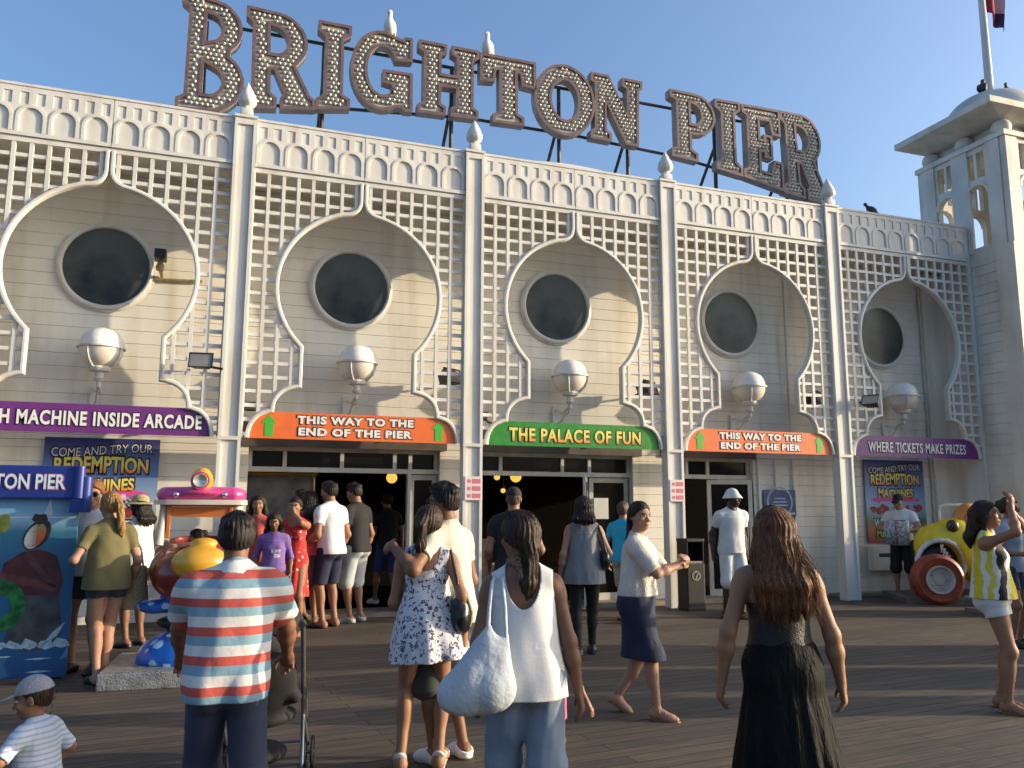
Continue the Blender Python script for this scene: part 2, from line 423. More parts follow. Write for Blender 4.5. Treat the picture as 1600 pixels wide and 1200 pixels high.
# pilasters with flame finials
def pilaster():
    mb = MB(); w = 0.146
    mb.box(-w, w, -0.05, 0.10, -0.02, 7.0)
    for s in (-1, 1): mb.box(s*w-0.042*(s > 0), s*w+0.042*(s < 0), -0.085, -0.0505, 2.52, 6.98)
    for s in (-1, 1): mb.box(s*w-0.042*(s > 0), s*w+0.042*(s < 0), -0.085, -0.0505, -0.02, 2.47)
    mb.box(-w-0.004, w+0.004, -0.089, 0.08, 2.472, 2.518)
    mb.box(-w+0.042, w-0.042, -0.083, -0.0505, 6.90, 6.978)
    mb.box(-w-0.01, w+0.01, -0.095, 0.11, 7.0, 7.035)
    o = mb.build('pilaster', WHITE)
    f = MB(); f.box(-0.085, 0.085, -0.09, 0.08, 7.036, 7.14, 0.012)
    f.lathe([(0.0, 7.141), (0.075, 7.142), (0.07, 7.165), (0.055, 7.185), (0.10, 7.21), (0.118, 7.25), (0.122, 7.29), (0.105, 7.35), (0.075, 7.42), (0.045, 7.48), (0.02, 7.53), (0.0, 7.56)],
            (0, -0.005, 0), 40, lob=lambda a, z: 0.09*abs(math.sin(4*a+14*(z-7.2))) if z > 7.2 else 0)
    ff = f.build('finial', WHITE, smooth=50); ff.parent = o
    return o
pil = pilaster(); pil.parent = arcade
for i, k in enumerate(range(-2, 4)):
    o = pil if i == 0 else copy_tree(pil, arcade); o.location = ((k+0.5)*W, 0, 0)
last = MB(); last.box(4.5*W-0.16, 4.5*W-0.10, -0.04, 0.7, 0.0, 7.0); last.box(4.5*W-0.098, 4.5*W-0.02, -0.02, 0.7, 0.0, 7.0)
last.build('corner_post', WHITE, arcade)
rb = MB(); rb.box(4*W+1.02, 4*W+1.52, 0.60, 0.71, 0.05, 6.2); rb.build('wall_return', WALLW, arcade)  # return of the back wall beside the tower
dp = MB(); dp.tube([(4*W+0.985, 0.665, 6.2), (4*W+0.985, 0.665, 0.3)], 0.022); dp.build('seam_strip', GREYW, arcade, smooth=40)  # thin tube along the vertical line at the wall return
dp = MB(); dp.tube([(3*W+1.12, 0.66, 6.2), (3*W+1.12, 0.66, 2.6)], 0.016)
dp.build('seam_strip', GREYW, arcade, smooth=40)  # thin tube marking the vertical seam line in this bay
# round windows
def window():
    mb = MB(); R = 0.605; r = 0.545
    mb.lathe([(R, 0.0), (R, 0.05), (R-0.03, 0.062), (r+0.015, 0.058), (r, 0.035), (r, 0.0)], (0, 0.70, 0), 56, axis=(0, -1, 0))
    mb.lathe([(0.635, 0.0), (0.635, 0.012), (R+0.0005, 0.018)], (0, 0.70, 0), 56, axis=(0, -1, 0))
    o = mb.build('round_window', WHITE, smooth=35)
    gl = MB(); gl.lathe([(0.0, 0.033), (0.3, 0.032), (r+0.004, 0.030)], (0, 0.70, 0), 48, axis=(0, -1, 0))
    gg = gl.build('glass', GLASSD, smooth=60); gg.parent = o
    return o
win = window(); win.parent = arcade
for i, k in enumerate(BAYS):
    o = win if i == 0 else copy_tree(win, arcade); o.location = (k*W-0.03, 0, 4.87)
# door fronts in the three openings
FR = GREYW
def frame_bar(mb, x0, x1, z0, z1, y0=0.80, y1=0.88): mb.box(x0, x1, y0, y1, z0, z1)
fr = MB(); gp = MB()
for k, bars, leafs in ((1, [-1.40, -0.92, -0.1, 0.69, 0.93, 1.38], []), (2, [-1.34, -0.98, 0.08, 0.56, 1.32], []), (3, [-1.40, -0.97, -0.55, 0.32], [])):
    a, b = k*W+op[k][0], k*W+op[k][1]
    frame_bar(fr, a, b, 2.40, 2.47, 0.79, 0.90); frame_bar(fr, a, b, 2.10, 2.17, 0.79, 0.90)
    for x in bars[:-1] + [bars[-1]-0.05]:
        frame_bar(fr, k*W+x, k*W+x+0.055, 2.1705, 2.3995)
    gp.box(a, b, 0.845, 0.852, 2.172, 2.398)
def leaf(mb, gm, hx, ang, wd, h=2.02, hy=0.86):
    c, s = math.cos(ang), math.sin(ang)
    def T(x0, x1, z0, z1, t0, t1, dst):
        vs = []
        for z in (z0, z1):
            for t in (t0, t1):
                for x in (x0, x1): vs.append((hx+x*c-t*s, hy+x*s+t*c, z))
        dst.add(vs, [(0, 2, 3, 1), (4, 5, 7, 6), (0, 1, 5, 4), (2, 6, 7, 3), (0, 4, 6, 2), (1, 3, 7, 5)])
    T(0, 0.07, 0.09, h+0.07, -0.02, 0.02, mb); T(wd-0.07, wd, 0.09, h+0.07, -0.02, 0.02, mb)
    T(0.0702, wd-0.0702, 0.09, 0.24, -0.02, 0.02, mb); T(0.0702, wd-0.0702, h-0.01, h+0.069, -0.02, 0.02, mb)
    T(0.0702, wd-0.0702, 0.2402, h-0.0102, -0.004, 0.004, gm)
def door(hx, ang, wd):
    a = MB(); b = MB(); leaf(a, b, hx, ang, wd)
    o = a.build('door', FR, arcade); gl = b.build('glass', DOORGL); gl.parent = o
    h = MB(); c, s = math.cos(ang), math.sin(ang); hxx = wd-0.11
    h.tube([(hx+hxx*c+0.05*s, 0.86+hxx*s-0.05*c, 0.85), (hx+hxx*c+0.06*s, 0.86+hxx*s-0.06*c, 0.95), (hx+hxx*c+0.06*s, 0.86+hxx*s-0.06*c, 1.25), (hx+hxx*c+0.05*s, 0.86+hxx*s-0.05*c, 1.35)], 0.012)
    hh = h.build('handle', CHROME, smooth=40); hh.parent = o
    return o
door(W+0.93, R_(-100), 0.62); door(W+0.96, 0.0, 0.42)
door(2*W+0.56, R_(-118), 0.66); door(2*W+0.60, 0.0, 0.70)
door(3*W-0.52, R_(-14), 0.80)
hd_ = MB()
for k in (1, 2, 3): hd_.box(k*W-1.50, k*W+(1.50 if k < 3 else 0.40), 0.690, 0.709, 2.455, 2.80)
hd_.build('door_header', mat('header_shade_brown', (0.13, 0.105, 0.08), 0.6, var=0.2), arcade)  # brown panel, its colour darkened for the shaded band below the signs
fr.build('door_frame', FR, arcade); gp.build('transom_glass', DOORGL, arcade)
# threshold step in front of the doors
st = MB(); st.box(W*0.5+0.15, W*3.5-0.15, 0.30, 0.95, 0.02, 0.13); st.box(W*3.5+0.15, 15.0, 0.45, 0.72, 0.02, 0.115)
st.build('doorstep', mat('worn_step', (0.30, 0.24, 0.17), 0.7, var=0.2, vscale=6, bump=0.2), arcade)
pn = MB()
for x in (0.42, 0.78, 1.16): pn.box(3*W+x, 3*W+x+0.05, 0.675, 0.709, 0.13, 2.46)
pn.build('panel_batten', WALLW, arcade)

# ------------------------------------------------------------------ tower on the right
tower = thing('tower', 'square white tower with open arched top, overhanging slab roof and dome', 'tower', (15.08, 0, 0))
tw = 2.0; ty0 = -0.95
t = MB(); t.box(0, tw, ty0, ty0+tw, -0.02, 6.45)
zz = 0.3
t2 = MB()
while zz < 6.3:
    t2.box(-0.012, tw+0.012, ty0-0.012, ty0+tw+0.012, zz, zz+0.176); zz += 0.19
for cxx in (0.0, 0.32): 
    pass
t.build('shaft', TOWERW, tower); t2.build('cladding', TOWERW, tower)
edge = MB()
for (x0, y0) in ((0, ty0), (tw-0.34, ty0), (0, ty0+tw-0.34), (tw-0.34, ty0+tw-0.34)):
    edge.box(x0-0.03, x0+0.37, y0-0.03, y0+0.37, -0.02, 6.449)
edge.build('corner_pier', TOWERW, tower)
bel = MB()
def belfry_face(mb, org, ux, wd):
    """open top storey of one side: two arched openings with paired slots above"""
    holes = []
    for c in (0.55, wd-0.55):
        r = 0.215
        holes.append([(c-r, 6.55), (c+r, 6.55)] + arc(c, 7.55, r, 0, 180, 12))
        for d in (-0.115, 0.115): holes.append([(c+d-0.085, 7.90), (c+d+0.085, 7.90), (c+d+0.085, 8.42), (c+d-0.085, 8.42)])
    tmp = MB(); tmp.prism([(0, 6.45), (wd, 6.45), (wd, 8.52), (0, 8.52)], 0.0, 0.10, holes)
    for c in (0.55, wd-0.55): tmp.prism(arc(c, 7.55, 0.275, 0, 180, 14)+arc(c, 7.55, 0.218, 180, 0, 14), -0.03, -0.001)
    for x in (0.30, wd/2): 
        pass
    for x0, x1 in ((0.0, 0.29), (wd/2-0.19, wd/2+0.19), (wd-0.29, wd)): tmp.box(x0, x1, -0.028, -0.001, 6.45, 8.52)
    vs = []
    for (x, y, z) in tmp.v:
        p = Vector(org)+Vector(ux)*x+Vector((-ux[1], ux[0], 0))*y; vs.append((p.x, p.y, z))
    mb.add(vs, tmp.f)
belfry_face(bel, (0, ty0, 0), (1, 0, 0), tw)
belfry_face(bel, (0.001, ty0+tw-0.105, 0), (0, -1, 0), tw-0.21)
belfry_face(bel, (tw-0.001, ty0+0.105, 0), (0, 1, 0), tw-0.21)
belfry_face(bel, (tw, ty0+tw, 0), (-1, 0, 0), tw)
bel.build('belfry', TOWERW, tower)
cap = MB(); cap.box(-0.05, tw+0.05, ty0-0.05, ty0+tw+0.05, 8.521, 8.62)
cap.box(0.25, tw-0.25, ty0+0.25, ty0+tw-0.25, 8.621, 8.95)
cap.build('cornice', TOWERW, tower)
for cx in (0.18, tw/2, tw-0.18):
    for cy in (0.18, tw/2, tw-0.18):
        if abs(cx-tw/2) < .01 and abs(cy-tw/2) < .01: continue
        s_ = MB(); s_.sph((cx, ty0+cy, 8.765), (0.18, 0.18, 0.165), 20, 12); s_.build('stone_ball', TOWERW, tower, smooth=60)
rf = MB(); ox = 0.45; oy = 0.15; zl = 9.05; zh = 9.17
lo_ = [(-ox, ty0-oy), (tw+ox, ty0-oy), (tw+ox, ty0+tw+oy), (-ox, ty0+tw+oy)]; hi_ = [(0.12, ty0+0.12), (tw-0.12, ty0+0.12), (tw-0.12, ty0+tw-0.12), (0.12, ty0+tw-0.12)]
rf.add([(x, y, zl) for x, y in lo_]+[(x, y, zh) for x, y in lo_], [(0, 4, 5, 1), (1, 5, 6, 2), (2, 6, 7, 3), (3, 7, 4, 0), (4, 7, 6, 5)])
rf.add([(x, y, zl) for x, y in lo_]+[(x, y, 8.90) for x, y in hi_], [(0, 1, 5, 4), (1, 2, 6, 5), (2, 3, 7, 6), (3, 0, 4, 7), (4, 5, 6, 7)])
rf.build('slab_roof', TOWERW, tower)
dm = MB(); dm.lathe([(0.92, 9.171), (0.91, 9.30)]+[(0.90*math.cos(R_(a)), 9.33+0.66*math.sin(R_(a))) for a in range(10, 86, 8)]+[(0.06, 10.0), (0.0, 10.01)], (tw/2, ty0+tw/2, 0), 36)
dm.build('dome', TOWERW, tower, smooth=40)
CX, CY = 15.08+tw/2, ty0+tw/2
pole = thing('flagpole', 'white flagpole standing on the tower dome', 'flagpole', (CX, CY, 9.99))
pm = MB(); pm.tube([(0, 0, 0), (0, 0, 1.2), (0, 0, 4.4)], [0.085, 0.075, 0.05], 14); pm.tube([(0, 0, -0.03), (0, 0, 0.05)], 0.13, 14); pm.build('pole', WHITE, pole, smooth=40)
# ------------------------------------------------------------------ roof sign: bulb letters on a steel frame
def qmap(q, u, v):
    (bl, br, tr, tl) = q
    return tuple((bl[i]*(1-u)+br[i]*u)*(1-v)+(tl[i]*(1-u)+tr[i]*u)*v for i in (0, 1))
def A(cx, cy, rx, ry, a0, a1, n=9): return [(cx+rx*math.cos(R_(a0+(a1-a0)*i/n)), cy+ry*math.sin(R_(a0+(a1-a0)*i/n))) for i in range(n+1)]
def L_B(): return ([(0, 0)]+A(.52, .27, .48, .27, -90, 62)+A(.50, .765, .42, .235, -52, 90)+[(0, 1), (0, .93), (.12, .89), (.12, .12), (0, .085)],
                   [[(.36, .14)]+A(.47, .27, .22, .135, -80, 75, 7)+[(.36, .44)], [(.36, .60)]+A(.46, .75, .17, .125, -70, 80, 7)+[(.36, .885)]])
def L_R(): return ([(0, 0), (.43, 0), (.43, .10), (.34, .15), (.34, .40), (.42, .41), (.58, .15), (.52, .10), (.52, 0), (1, 0), (1, .09), (.93, .13), (.72, .46)]+A(.50, .72, .42, .28, -40, 90)+[(0, 1), (0, .91), (.10, .86), (.10, .14), (0, .09)],
                   [[(.34, .56)]+A(.44, .71, .20, .155, -75, 80, 7)+[(.34, .875)]])
def L_I(): return ([(0, 0), (1, 0), (1, .10), (.76, .16), (.76, .84), (1, .90), (1, 1), (0, 1), (0, .90), (.24, .84), (.24, .16), (0, .10)], [])
def L_G(): return (A(.50, .5, .50, .5, 40, 318, 22)[:0]+[(.97, .97), (.87, .97), (.83, .93)]+A(.49, .5, .49, .5, 66, 294, 20)+[(.80, .06), (.86, .02), (.97, .02), (.97, .50), (.52, .50), (.52, .36), (.66, .34), (.68, .20)]+A(.50, .5, .27, .33, -52, -298, 20)+[(.68, .74), (.72, .66), (.97, .68)], [])
def L_H(): return ([(0, 0), (.44, 0), (.44, .10), (.35, .14), (.35, .41), (.65, .41), (.65, .14), (.56, .10), (.56, 0), (1, 0), (1, .10), (.91, .14), (.91, .86), (1, .90), (1, 1), (.56, 1), (.56, .90), (.65, .86), (.65, .57), (.35, .57), (.35, .86), (.44, .90), (.44, 1), (0, 1), (0, .90), (.09, .86), (.09, .14), (0, .10)], [])
def L_T(): return ([(.23, 0), (.77, 0), (.77, .10), (.65, .15), (.65, .82), (.74, .80), (.77, .62), (1, .60), (1, 1), (0, 1), (0, .60), (.23, .62), (.26, .80), (.35, .82), (.35, .15), (.23, .10)], [])
def L_O(): return (A(.5, .5, .5, .5, 0, 351, 39), [A(.5, .5, .24, .30, 0, 347, 27)])
def L_N(): return ([(0, 0), (.38, 0), (.38, .10), (.28, .15), (.28, .60), (.70, 0), (.93, 0), (.93, .86), (1, .90), (1, 1), (.62, 1), (.62, .90), (.72, .86), (.72, .43), (.32, 1), (0, 1), (0, .90), (.08, .86), (.08, .14), (0, .10)], [])
def L_P(): return ([(0, 0), (.56, 0), (.56, .10), (.42, .15), (.42, .40), (.50, .40)]+A(.52, .70, .46, .30, -85, 90)+[(0, 1), (0, .91), (.13, .87), (.13, .14), (0, .10)],
                   [[(.42, .54)]+A(.48, .70, .21, .165, -75, 80, 7)+[(.42, .87)]])
def L_E(): return ([(0, 0), (1, 0), (1, .33), (.80, .33), (.72, .15), (.42, .15), (.42, .42), (.56, .42), (.56, .36), (.74, .36), (.74, .64), (.56, .64), (.56, .57), (.42, .57), (.42, .85), (.72, .85), (.78, .68), (.97, .68), (.97, 1), (0, 1), (0, .91), (.12, .87), (.12, .13), (0, .09)], [])
def inset(loop, d, hole=False):
    """miter offset towards the inside of the letter stroke"""
    n = len(loop); ar = sum(loop[i][0]*loop[(i+1) % n][1]-loop[(i+1) % n][0]*loop[i][1] for i in range(n))
    sg = 1 if ar > 0 else -1
    if hole: sg = -sg
    out = []
    for i in range(n):
        p0, p1, p2 = (Vector(loop[(i+k) % n]) for k in (-1, 0, 1))
        a = (p1-p0).normalized(); b = (p2-p1).normalized()
        na = Vector((-a.y, a.x))*sg; nb = Vector((-b.y, b.x))*sg; m = na+nb
        if m.length < 1e-4: m = na.copy()
        m.normalize(); k = d/max(0.45, m.dot(na)); q = p1+m*k
        out.append((q.x, q.y))
    return out
RIM = mat('maroon_sign_paint', (0.165, 0.105, 0.098), 0.5, var=0.18, vscale=7)
SIDEM = mat('sign_side_sheet', (0.30, 0.26, 0.23), 0.5, var=0.15, vscale=4)
FACE = mat('sign_face_cream', (0.40, 0.365, 0.33), 0.45, var=0.12, vscale=6)
BULB = mat('glass_bulb', (0.66, 0.62, 0.52), 0.12, var=0.0, coat=0.5)
REDP = mat('exposed_red_sheet', (0.16, 0.012, 0.010), 0.5, var=0.1)
SY = 0.50
rs = thing('roof_sign', 'row of bulb studded slab serif letters on a steel frame above the parapet', 'sign', (0, SY, 0))
quads = [(L_B, (.72, 7.26), (1.60, 7.33), (1.63, 8.99), (.73, 9.06)), (L_R, (1.66, 7.44), (2.65, 7.58), (2.55, 9.00), (1.63, 9.04)),
         (L_I, (2.69, 7.60), (3.17, 7.68), (3.16, 9.03), (2.69, 9.03)), (L_G, (3.20, 7.73), (4.18, 7.78), (4.16, 9.06), (3.19, 9.04)),
         (L_H, (4.27, 7.82), (5.24, 7.86), (5.25, 9.03), (4.27, 9.03)), (L_T, (5.31, 7.86), (6.26, 7.89), (6.25, 9.02), (5.30, 9.01)),
         (L_O, (6.26, 7.82), (7.34, 7.85), (7.34, 9.09), (6.26, 9.08)), (L_N, (7.29, 7.87), (8.24, 7.85), (8.27, 9.05), (7.31, 9.05)),
         (L_P, (8.87, 7.79), (9.77, 7.72), (9.78, 9.01), (8.86, 9.02)), (L_I, (9.79, 7.68), (10.31, 7.61), (10.30, 9.01), (9.79, 9.00)),
         (L_E, (10.37, 7.61), (11.21, 7.45), (11.20, 9.01), (10.37, 9.00)), (L_R, (11.25, 7.42), (12.26, 7.30), (12.14, 9.01), (11.22, 9.01))]
for fn, *q in quads:
    out, holes = fn()
    O = [qmap(q, *p) for p in out]; H = [[qmap(q, *p) for p in h] for h in holes]
    O = inset(O, -0.020); H = [inset(h, -0.016, True) for h in H]
    d = 0.048
    Oi = inset(O, d); Hi = [inset(h, d, True) for h in H]
    mb = MB(); mb.cur = 1
    mb.prism(O, 0.0, 0.17, H, sides=True)                     # body, back and sides
    n0 = len(mb.f)
    # drop the body's front face, replace it by rim ring, inner lip and recessed face
    keep = [(f, m) for f, m in zip(mb.f, mb.m) if not all(abs(mb.v[i][1]) < 1e-6 for i in f)]
    mb.f = [f for f, m in keep]; mb.m = [m for f, m in keep]
    mb.cur = 0; mb.prism(O, 0.0, 0.0, [Oi]+[], sides=False, back=False)
    for h, hi in zip(H, Hi): mb.prism(hi, 0.0, 0.0, [h], sides=False, back=False)
    for l in [Oi]+Hi:
        n = len(l); mb.add([(x, 0, z) for x, z in l]+[(x, 0.035, z) for x, z in l], [(i, (i+1) % n, (i+1) % n+n, i+n) for i in range(n)])
    le = mb.build('letter', [RIM, SIDEM], rs)
    fm = MB(); fm.prism(Oi, 0.034, 0.034, Hi, sides=False, back=False)
    fo = fm.build('face', FACE); fo.parent = le
    bm_ = MB(); xs = [p[0] for p in O]; zs = [p[1] for p in O]; sp = 0.074; r0 = 0; z = min(zs)+0.075
    def clear(x, z, m=0.028):
        if not inside(Oi, x, z) or any(inside(h, x, z) for h in Hi): return False
        for l in [Oi]+Hi:
            for i in range(len(l)):
                ax, az = l[i]; bx, bz = l[(i+1) % len(l)]; dx, dz = bx-ax, bz-az; L2 = dx*dx+dz*dz
                tt = max(0, min(1, ((x-ax)*dx+(z-az)*dz)/L2)) if L2 > 0 else 0
                if math.hypot(x-ax-tt*dx, z-az-tt*dz) < m: return False
        return True
    while z < max(zs):
        x = min(xs)+0.03+(sp/2 if r0 % 2 else 0)
        while x < max(xs):
            if clear(x, z): bm_.lathe([(0.020, 0.0), (0.025, 0.013), (0.023, 0.030), (0.013, 0.042), (0.0, 0.046)], (x, 0.033, z), 8, axis=(0, -1, 0))
            x += sp
        z += sp*0.9; r0 += 1
    bo = bm_.build('bulbs', BULB, smooth=60, stuff=True); bo.parent = le
fm = MB()
rods = []
zt, zb = 8.80, 7.98
for a, b, z in ((1.5, 12.1, 8.82), ): fm.tube([(a, 0.28, z), (b, 0.28, z)], 0.028)
for (x0, z0), (x1, z1) in zip([(1.2, 7.55), (3.2, 7.80), (5.2, 7.98), (7.2, 7.98), (9.2, 7.90), (11.0, 7.65), (12.2, 7.45)], [(3.2, 7.80), (5.2, 7.98), (7.2, 7.98), (9.2, 7.90), (11.0, 7.65), (12.2, 7.45)]):
    fm.tube([(x0, 0.28, z0), (x1, 0.28, z1)], 0.028)
for x in (1.05, 2.80, 4.88, 6.80, 8.12, 9.93, 11.5, 12.22):
    fm.tube([(x, 0.29, 6.55), (x, 0.29, 8.84)], 0.036)
    fm.tube([(x, 0.31, 8.2), (x, 1.75, 6.6)], 0.030)
fm.build('frame', STEEL, rs, smooth=40)

# ------------------------------------------------------------------ hanging fascia signs in the keyhole feet
ORANGE = mat('orange_board', (0.78, 0.155, 0.03), 0.45, var=0.05, vscale=5)
GREEN = mat('green_board', (0.02, 0.25, 0.02), 0.45, var=0.15, vscale=9)
PURPLE = mat('purple_board', (0.16, 0.028, 0.20), 0.45, var=0.1, vscale=6)
LETW = mat('letter_white', (0.74, 0.72, 0.68), 0.5, var=0)
LETK = mat('letter_outline', (0.02, 0.015, 0.03), 0.6, var=0)
ARROW = mat('arrow_green', (0.05, 0.42, 0.03), 0.5, var=0)
LETY = mat('letter_gold', (0.85, 0.50, 0.06), 0.45, var=0, )
def gold_grad():
    m = bpy.data.materials.new('letter_gold_fade'); m.use_nodes = True; nt = m.node_tree; b = nt.nodes['Principled BSDF']
    tc = nt.nodes.new('ShaderNodeTexCoord'); sp = nt.nodes.new('ShaderNodeSeparateXYZ'); mr = nt.nodes.new('ShaderNodeMapRange'); rp = nt.nodes.new('ShaderNodeValToRGB')
    nt.links.new(tc.outputs['Generated'], sp.inputs[0]); nt.links.new(sp.outputs['Z'], rp.inputs[0])
    e = rp.color_ramp.elements; e[0].color = (0.72, 0.20, 0.02, 1); e[1].color = (0.78, 0.66, 0.14, 1); e[0].position = 0.0; e[1].position = 0.55
    nt.links.new(rp.outputs[0], b.inputs['Base Color']); b.inputs['Roughness'].default_value = 0.45
    return m
GOLDG = gold_grad()
def fascia(k, board_mat, name, label, lines, lm, arrows=False, outline=True, h=0.36, spc=1.12):
    o = thing(name, label, 'sign', (k*W, -0.012, ZS), 0, 'fascia signs over the arcade bays')
    mb = MB(); half = [(1.13, h), (1.185, h-0.005)]+[(1.185+0.255*math.sin(R_(t)), 0.02+0.335*math.cos(R_(t))) for t in range(10, 91, 10)]
    half += [(1.44, -0.005)]
    poly = half+[(-x, z) for x, z in half[::-1]]
    mb.prism(poly, 0.0, 0.03)
    mb.build('board', board_mat, o)
    for (txt, z, w, hh, b_) in lines:
        if outline:
            t = MB(); put_text(t, txt, 0, z, w+0.035, hh+0.03, -0.004, b_+0.035, spc); x = t.build('lettering_outline', LETK, o)
        t = MB(); put_text(t, txt, 0, z, w, hh, -0.009, b_, spc); t.build('lettering', lm, o)
    if arrows:
        for s in (-1, 1):
            t = MB(); c = s*1.18
            pts = [(c-0.055, 0.03), (c+0.055, 0.03), (c+0.055, 0.2), (c+0.1, 0.2), (c, 0.315), (c-0.1, 0.2), (c-0.055, 0.2)]
            t.prism(pts, -0.005, -0.002); t.build('arrow', ARROW, o)
    return o
fascia(0, PURPLE, 'fascia_sign', 'purple board with white capitals about a cash machine, over the left redemption poster', [('CASH MACHINE INSIDE ARCADE', 0.175, 2.66, 0.185, 0.035)], LETW)
fascia(1, ORANGE, 'fascia_sign', 'orange two line board with green arrows above the doorway with the queue', [('THIS WAY TO THE', 0.262, 1.62, 0.112, 0.048), ('END OF THE PIER', 0.100, 1.58, 0.112, 0.048)], LETW, True)
fascia(2, GREEN, 'fascia_sign', 'green board with gold lettering over the middle doorway', [('THE PALACE OF FUN', 0.165, 2.2, 0.205, 0.032)], GOLDG)
fascia(3, ORANGE, 'fascia_sign', 'orange two line board with green arrows above the man in the white hat', [('THIS WAY TO THE', 0.262, 1.62, 0.112, 0.048), ('END OF THE PIER', 0.100, 1.58, 0.112, 0.048)], LETW, True)
fascia(4, PURPLE, 'fascia_sign', 'purple board with narrow white capitals about tickets and prizes, beside the tower', [('WHERE TICKETS MAKE PRIZES', 0.165, 2.25, 0.185, 0.026)], LETW)

# ------------------------------------------------------------------ posters on the boarded wall
def ramp_mat(name, axis, stops, rough=0.4, noise=0.0):
    m = bpy.data.materials.new(name); m.use_nodes = True; nt = m.node_tree; b = nt.nodes['Principled BSDF']
    tc = nt.nodes.new('ShaderNodeTexCoord'); sp = nt.nodes.new('ShaderNodeSeparateXYZ'); rp = nt.nodes.new('ShaderNodeValToRGB')
    nt.links.new(tc.outputs['Generated'], sp.inputs[0]); src = sp.outputs[axis]
    if noise:
        nz = nt.nodes.new('ShaderNodeTexNoise'); nz.inputs['Scale'].default_value = 4; nz.inputs['Detail'].default_value = 6; nt.links.new(tc.outputs['Generated'], nz.inputs['Vector'])
        a = nt.nodes.new('ShaderNodeMath'); a.operation = 'MULTIPLY_ADD'; a.inputs[1].default_value = noise; nt.links.new(nz.outputs['Fac'], a.inputs[0]); nt.links.new(src, a.inputs[2])
        a2 = nt.nodes.new('ShaderNodeMath'); a2.operation = 'SUBTRACT'; a2.inputs[1].default_value = noise/2; nt.links.new(a.outputs[0], a2.inputs[0]); src = a2.outputs[0]
    nt.links.new(src, rp.inputs[0]); e = rp.color_ramp.elements
    while len(e) < len(stops): e.new(0.5)
    for el, (p, c) in zip(e, stops): el.position = p; el.color = (*c, 1)
    nt.links.new(rp.outputs[0], b.inputs['Base Color']); b.inputs['Roughness'].default_value = rough
    return m
POSTBG = ramp_mat('poster_sky_print', 'Z', [(0.0, (0.25, 0.03, 0.03)), (0.16, (0.45, 0.10, 0.03)), (0.26, (0.10, 0.22, 0.10)), (0.42, (0.30, 0.42, 0.55)), (0.7, (0.12, 0.2, 0.42)), (1.0, (0.035, 0.035, 0.16))], noise=0.12)
PINK = mat('print_pink', (0.70, 0.08, 0.28), 0.5, var=0.05)
LIME = mat('print_lime', (0.45, 0.62, 0.10), 0.5, var=0.0)
def poster(x, label, flip):
    o = thing('poster', label, 'poster', (x, 0.668, 0.98), 0, 'redemption machine posters')
    w, h = 1.40, 1.52
    b = MB(); b.box(-w/2, w/2, 0.0, 0.02, 0, h); b.build('panel', POSTBG, o)
    def line(txt, z, ww, hh, m, bold, warp, y=-0.004, ol=True):
        if ol:
            t = MB(); put_text(t, txt, 0, z, ww+0.04, hh+0.045, y, bold+0.06, warp=warp); t.build('print_outline', LETK, o)
        t = MB(); put_text(t, txt, 0, z, ww, hh, y-0.003, bold, warp=warp); t.build('print', m, o)
    line('COME AND TRY OUR', 1.36, 1.22, 0.115, LETW, 0.0, lambda x, z: (x, z+0.035*math.sin(x*3.4)))
    line('REDEMPTION', 1.145, 1.14, 0.18, GOLDG, 0.03, lambda x, z: (x, z+(z-1.05)*0.25*math.cos(x*2.2)))
    line('MACHINES', 0.925, 0.82, 0.165, GOLDG, 0.03, lambda x, z: (x, z-0.03*math.cos(x*3)))
    s = -1 if flip else 1
    a = MB(); pts = [(-0.55, 0.755), (0.38, 0.755), (0.38, 0.72), (0.6, 0.785), (0.38, 0.85), (0.38, 0.815), (-0.55, 0.815)]
    a.prism([(s*x_, z) for x_, z in pts], -0.006, -0.002); a.build('arrow', PINK, o)
    c = MB(); rr = random.Random(3)
    for i in range(26):
        px, pz = rr.uniform(-0.6, 0.6), rr.uniform(0.44, 0.66); r = rr.uniform(0.03, 0.075)
        c.prism(arc(px, pz, r, 0, 324, 9), -0.002-0.0001*i, -0.001)
    c.build('crowd_print', mat('print_red', (0.42, 0.05, 0.05), 0.5, var=0.3, vscale=10), o)
    line('WHERE TICKETS', 0.36, 1.1, 0.14, LETW, 0.02, None)
    line('MEAN PRIZES', 0.17, 1.0, 0.14, LIME, 0.02, None)
    return o
poster(0.10, 'blue poster with yellow arched words and an arrow pointing right, behind the girl in khaki', False)
poster(4*W+0.08, 'blue poster with yellow arched words and an arrow pointing left, behind the newspaper reader', True)
# pale ticket counter under the right poster
tc_ = thing('wall_cabinet', 'low white cabinet with a dark slot under the right poster', 'cabinet', (4*W-0.22, 0.7, 0.07))
b = MB(); b.box(-0.42, 0.42, -0.16, 0, 0.42, 0.84, 0.015); b.build('body', WHITE, tc_)
b = MB(); b.box(-0.30, 0.34, -0.166, -0.161, 0.66, 0.73); b.build('slot', BLACK, tc_)
# small pink notices on two pilasters
NOTW = mat('notice_white', (0.72, 0.62, 0.62), 0.5, var=0.04)
NOTP = mat('notice_red', (0.62, 0.16, 0.20), 0.5, var=0.05)
for k, lb in ((1.5, 'small pink and white notice on the pillar between the queue and the middle doorway'), (2.5, 'small pink and white notice on the pillar above the black bin')):
    o = thing('notice', lb, 'notice', (k*W+0.005, -0.0505, 1.70), 0, 'notices on the pillars')
    b = MB(); b.box(-0.125, 0.125, -0.045, -0.036, 0, 0.34); b.build('sheet', NOTW, o)
    b = MB()
    for i in range(3):
        b.box(-0.015, 0.11, -0.048, -0.0452, 0.03+i*0.105, 0.095+i*0.105)
        b.lathe([(0, 0), (0.028, 0)], (-0.065, -0.0465, 0.062+i*0.105), 10, axis=(0, -1, 0))
    b.build('print', NOTP, o)
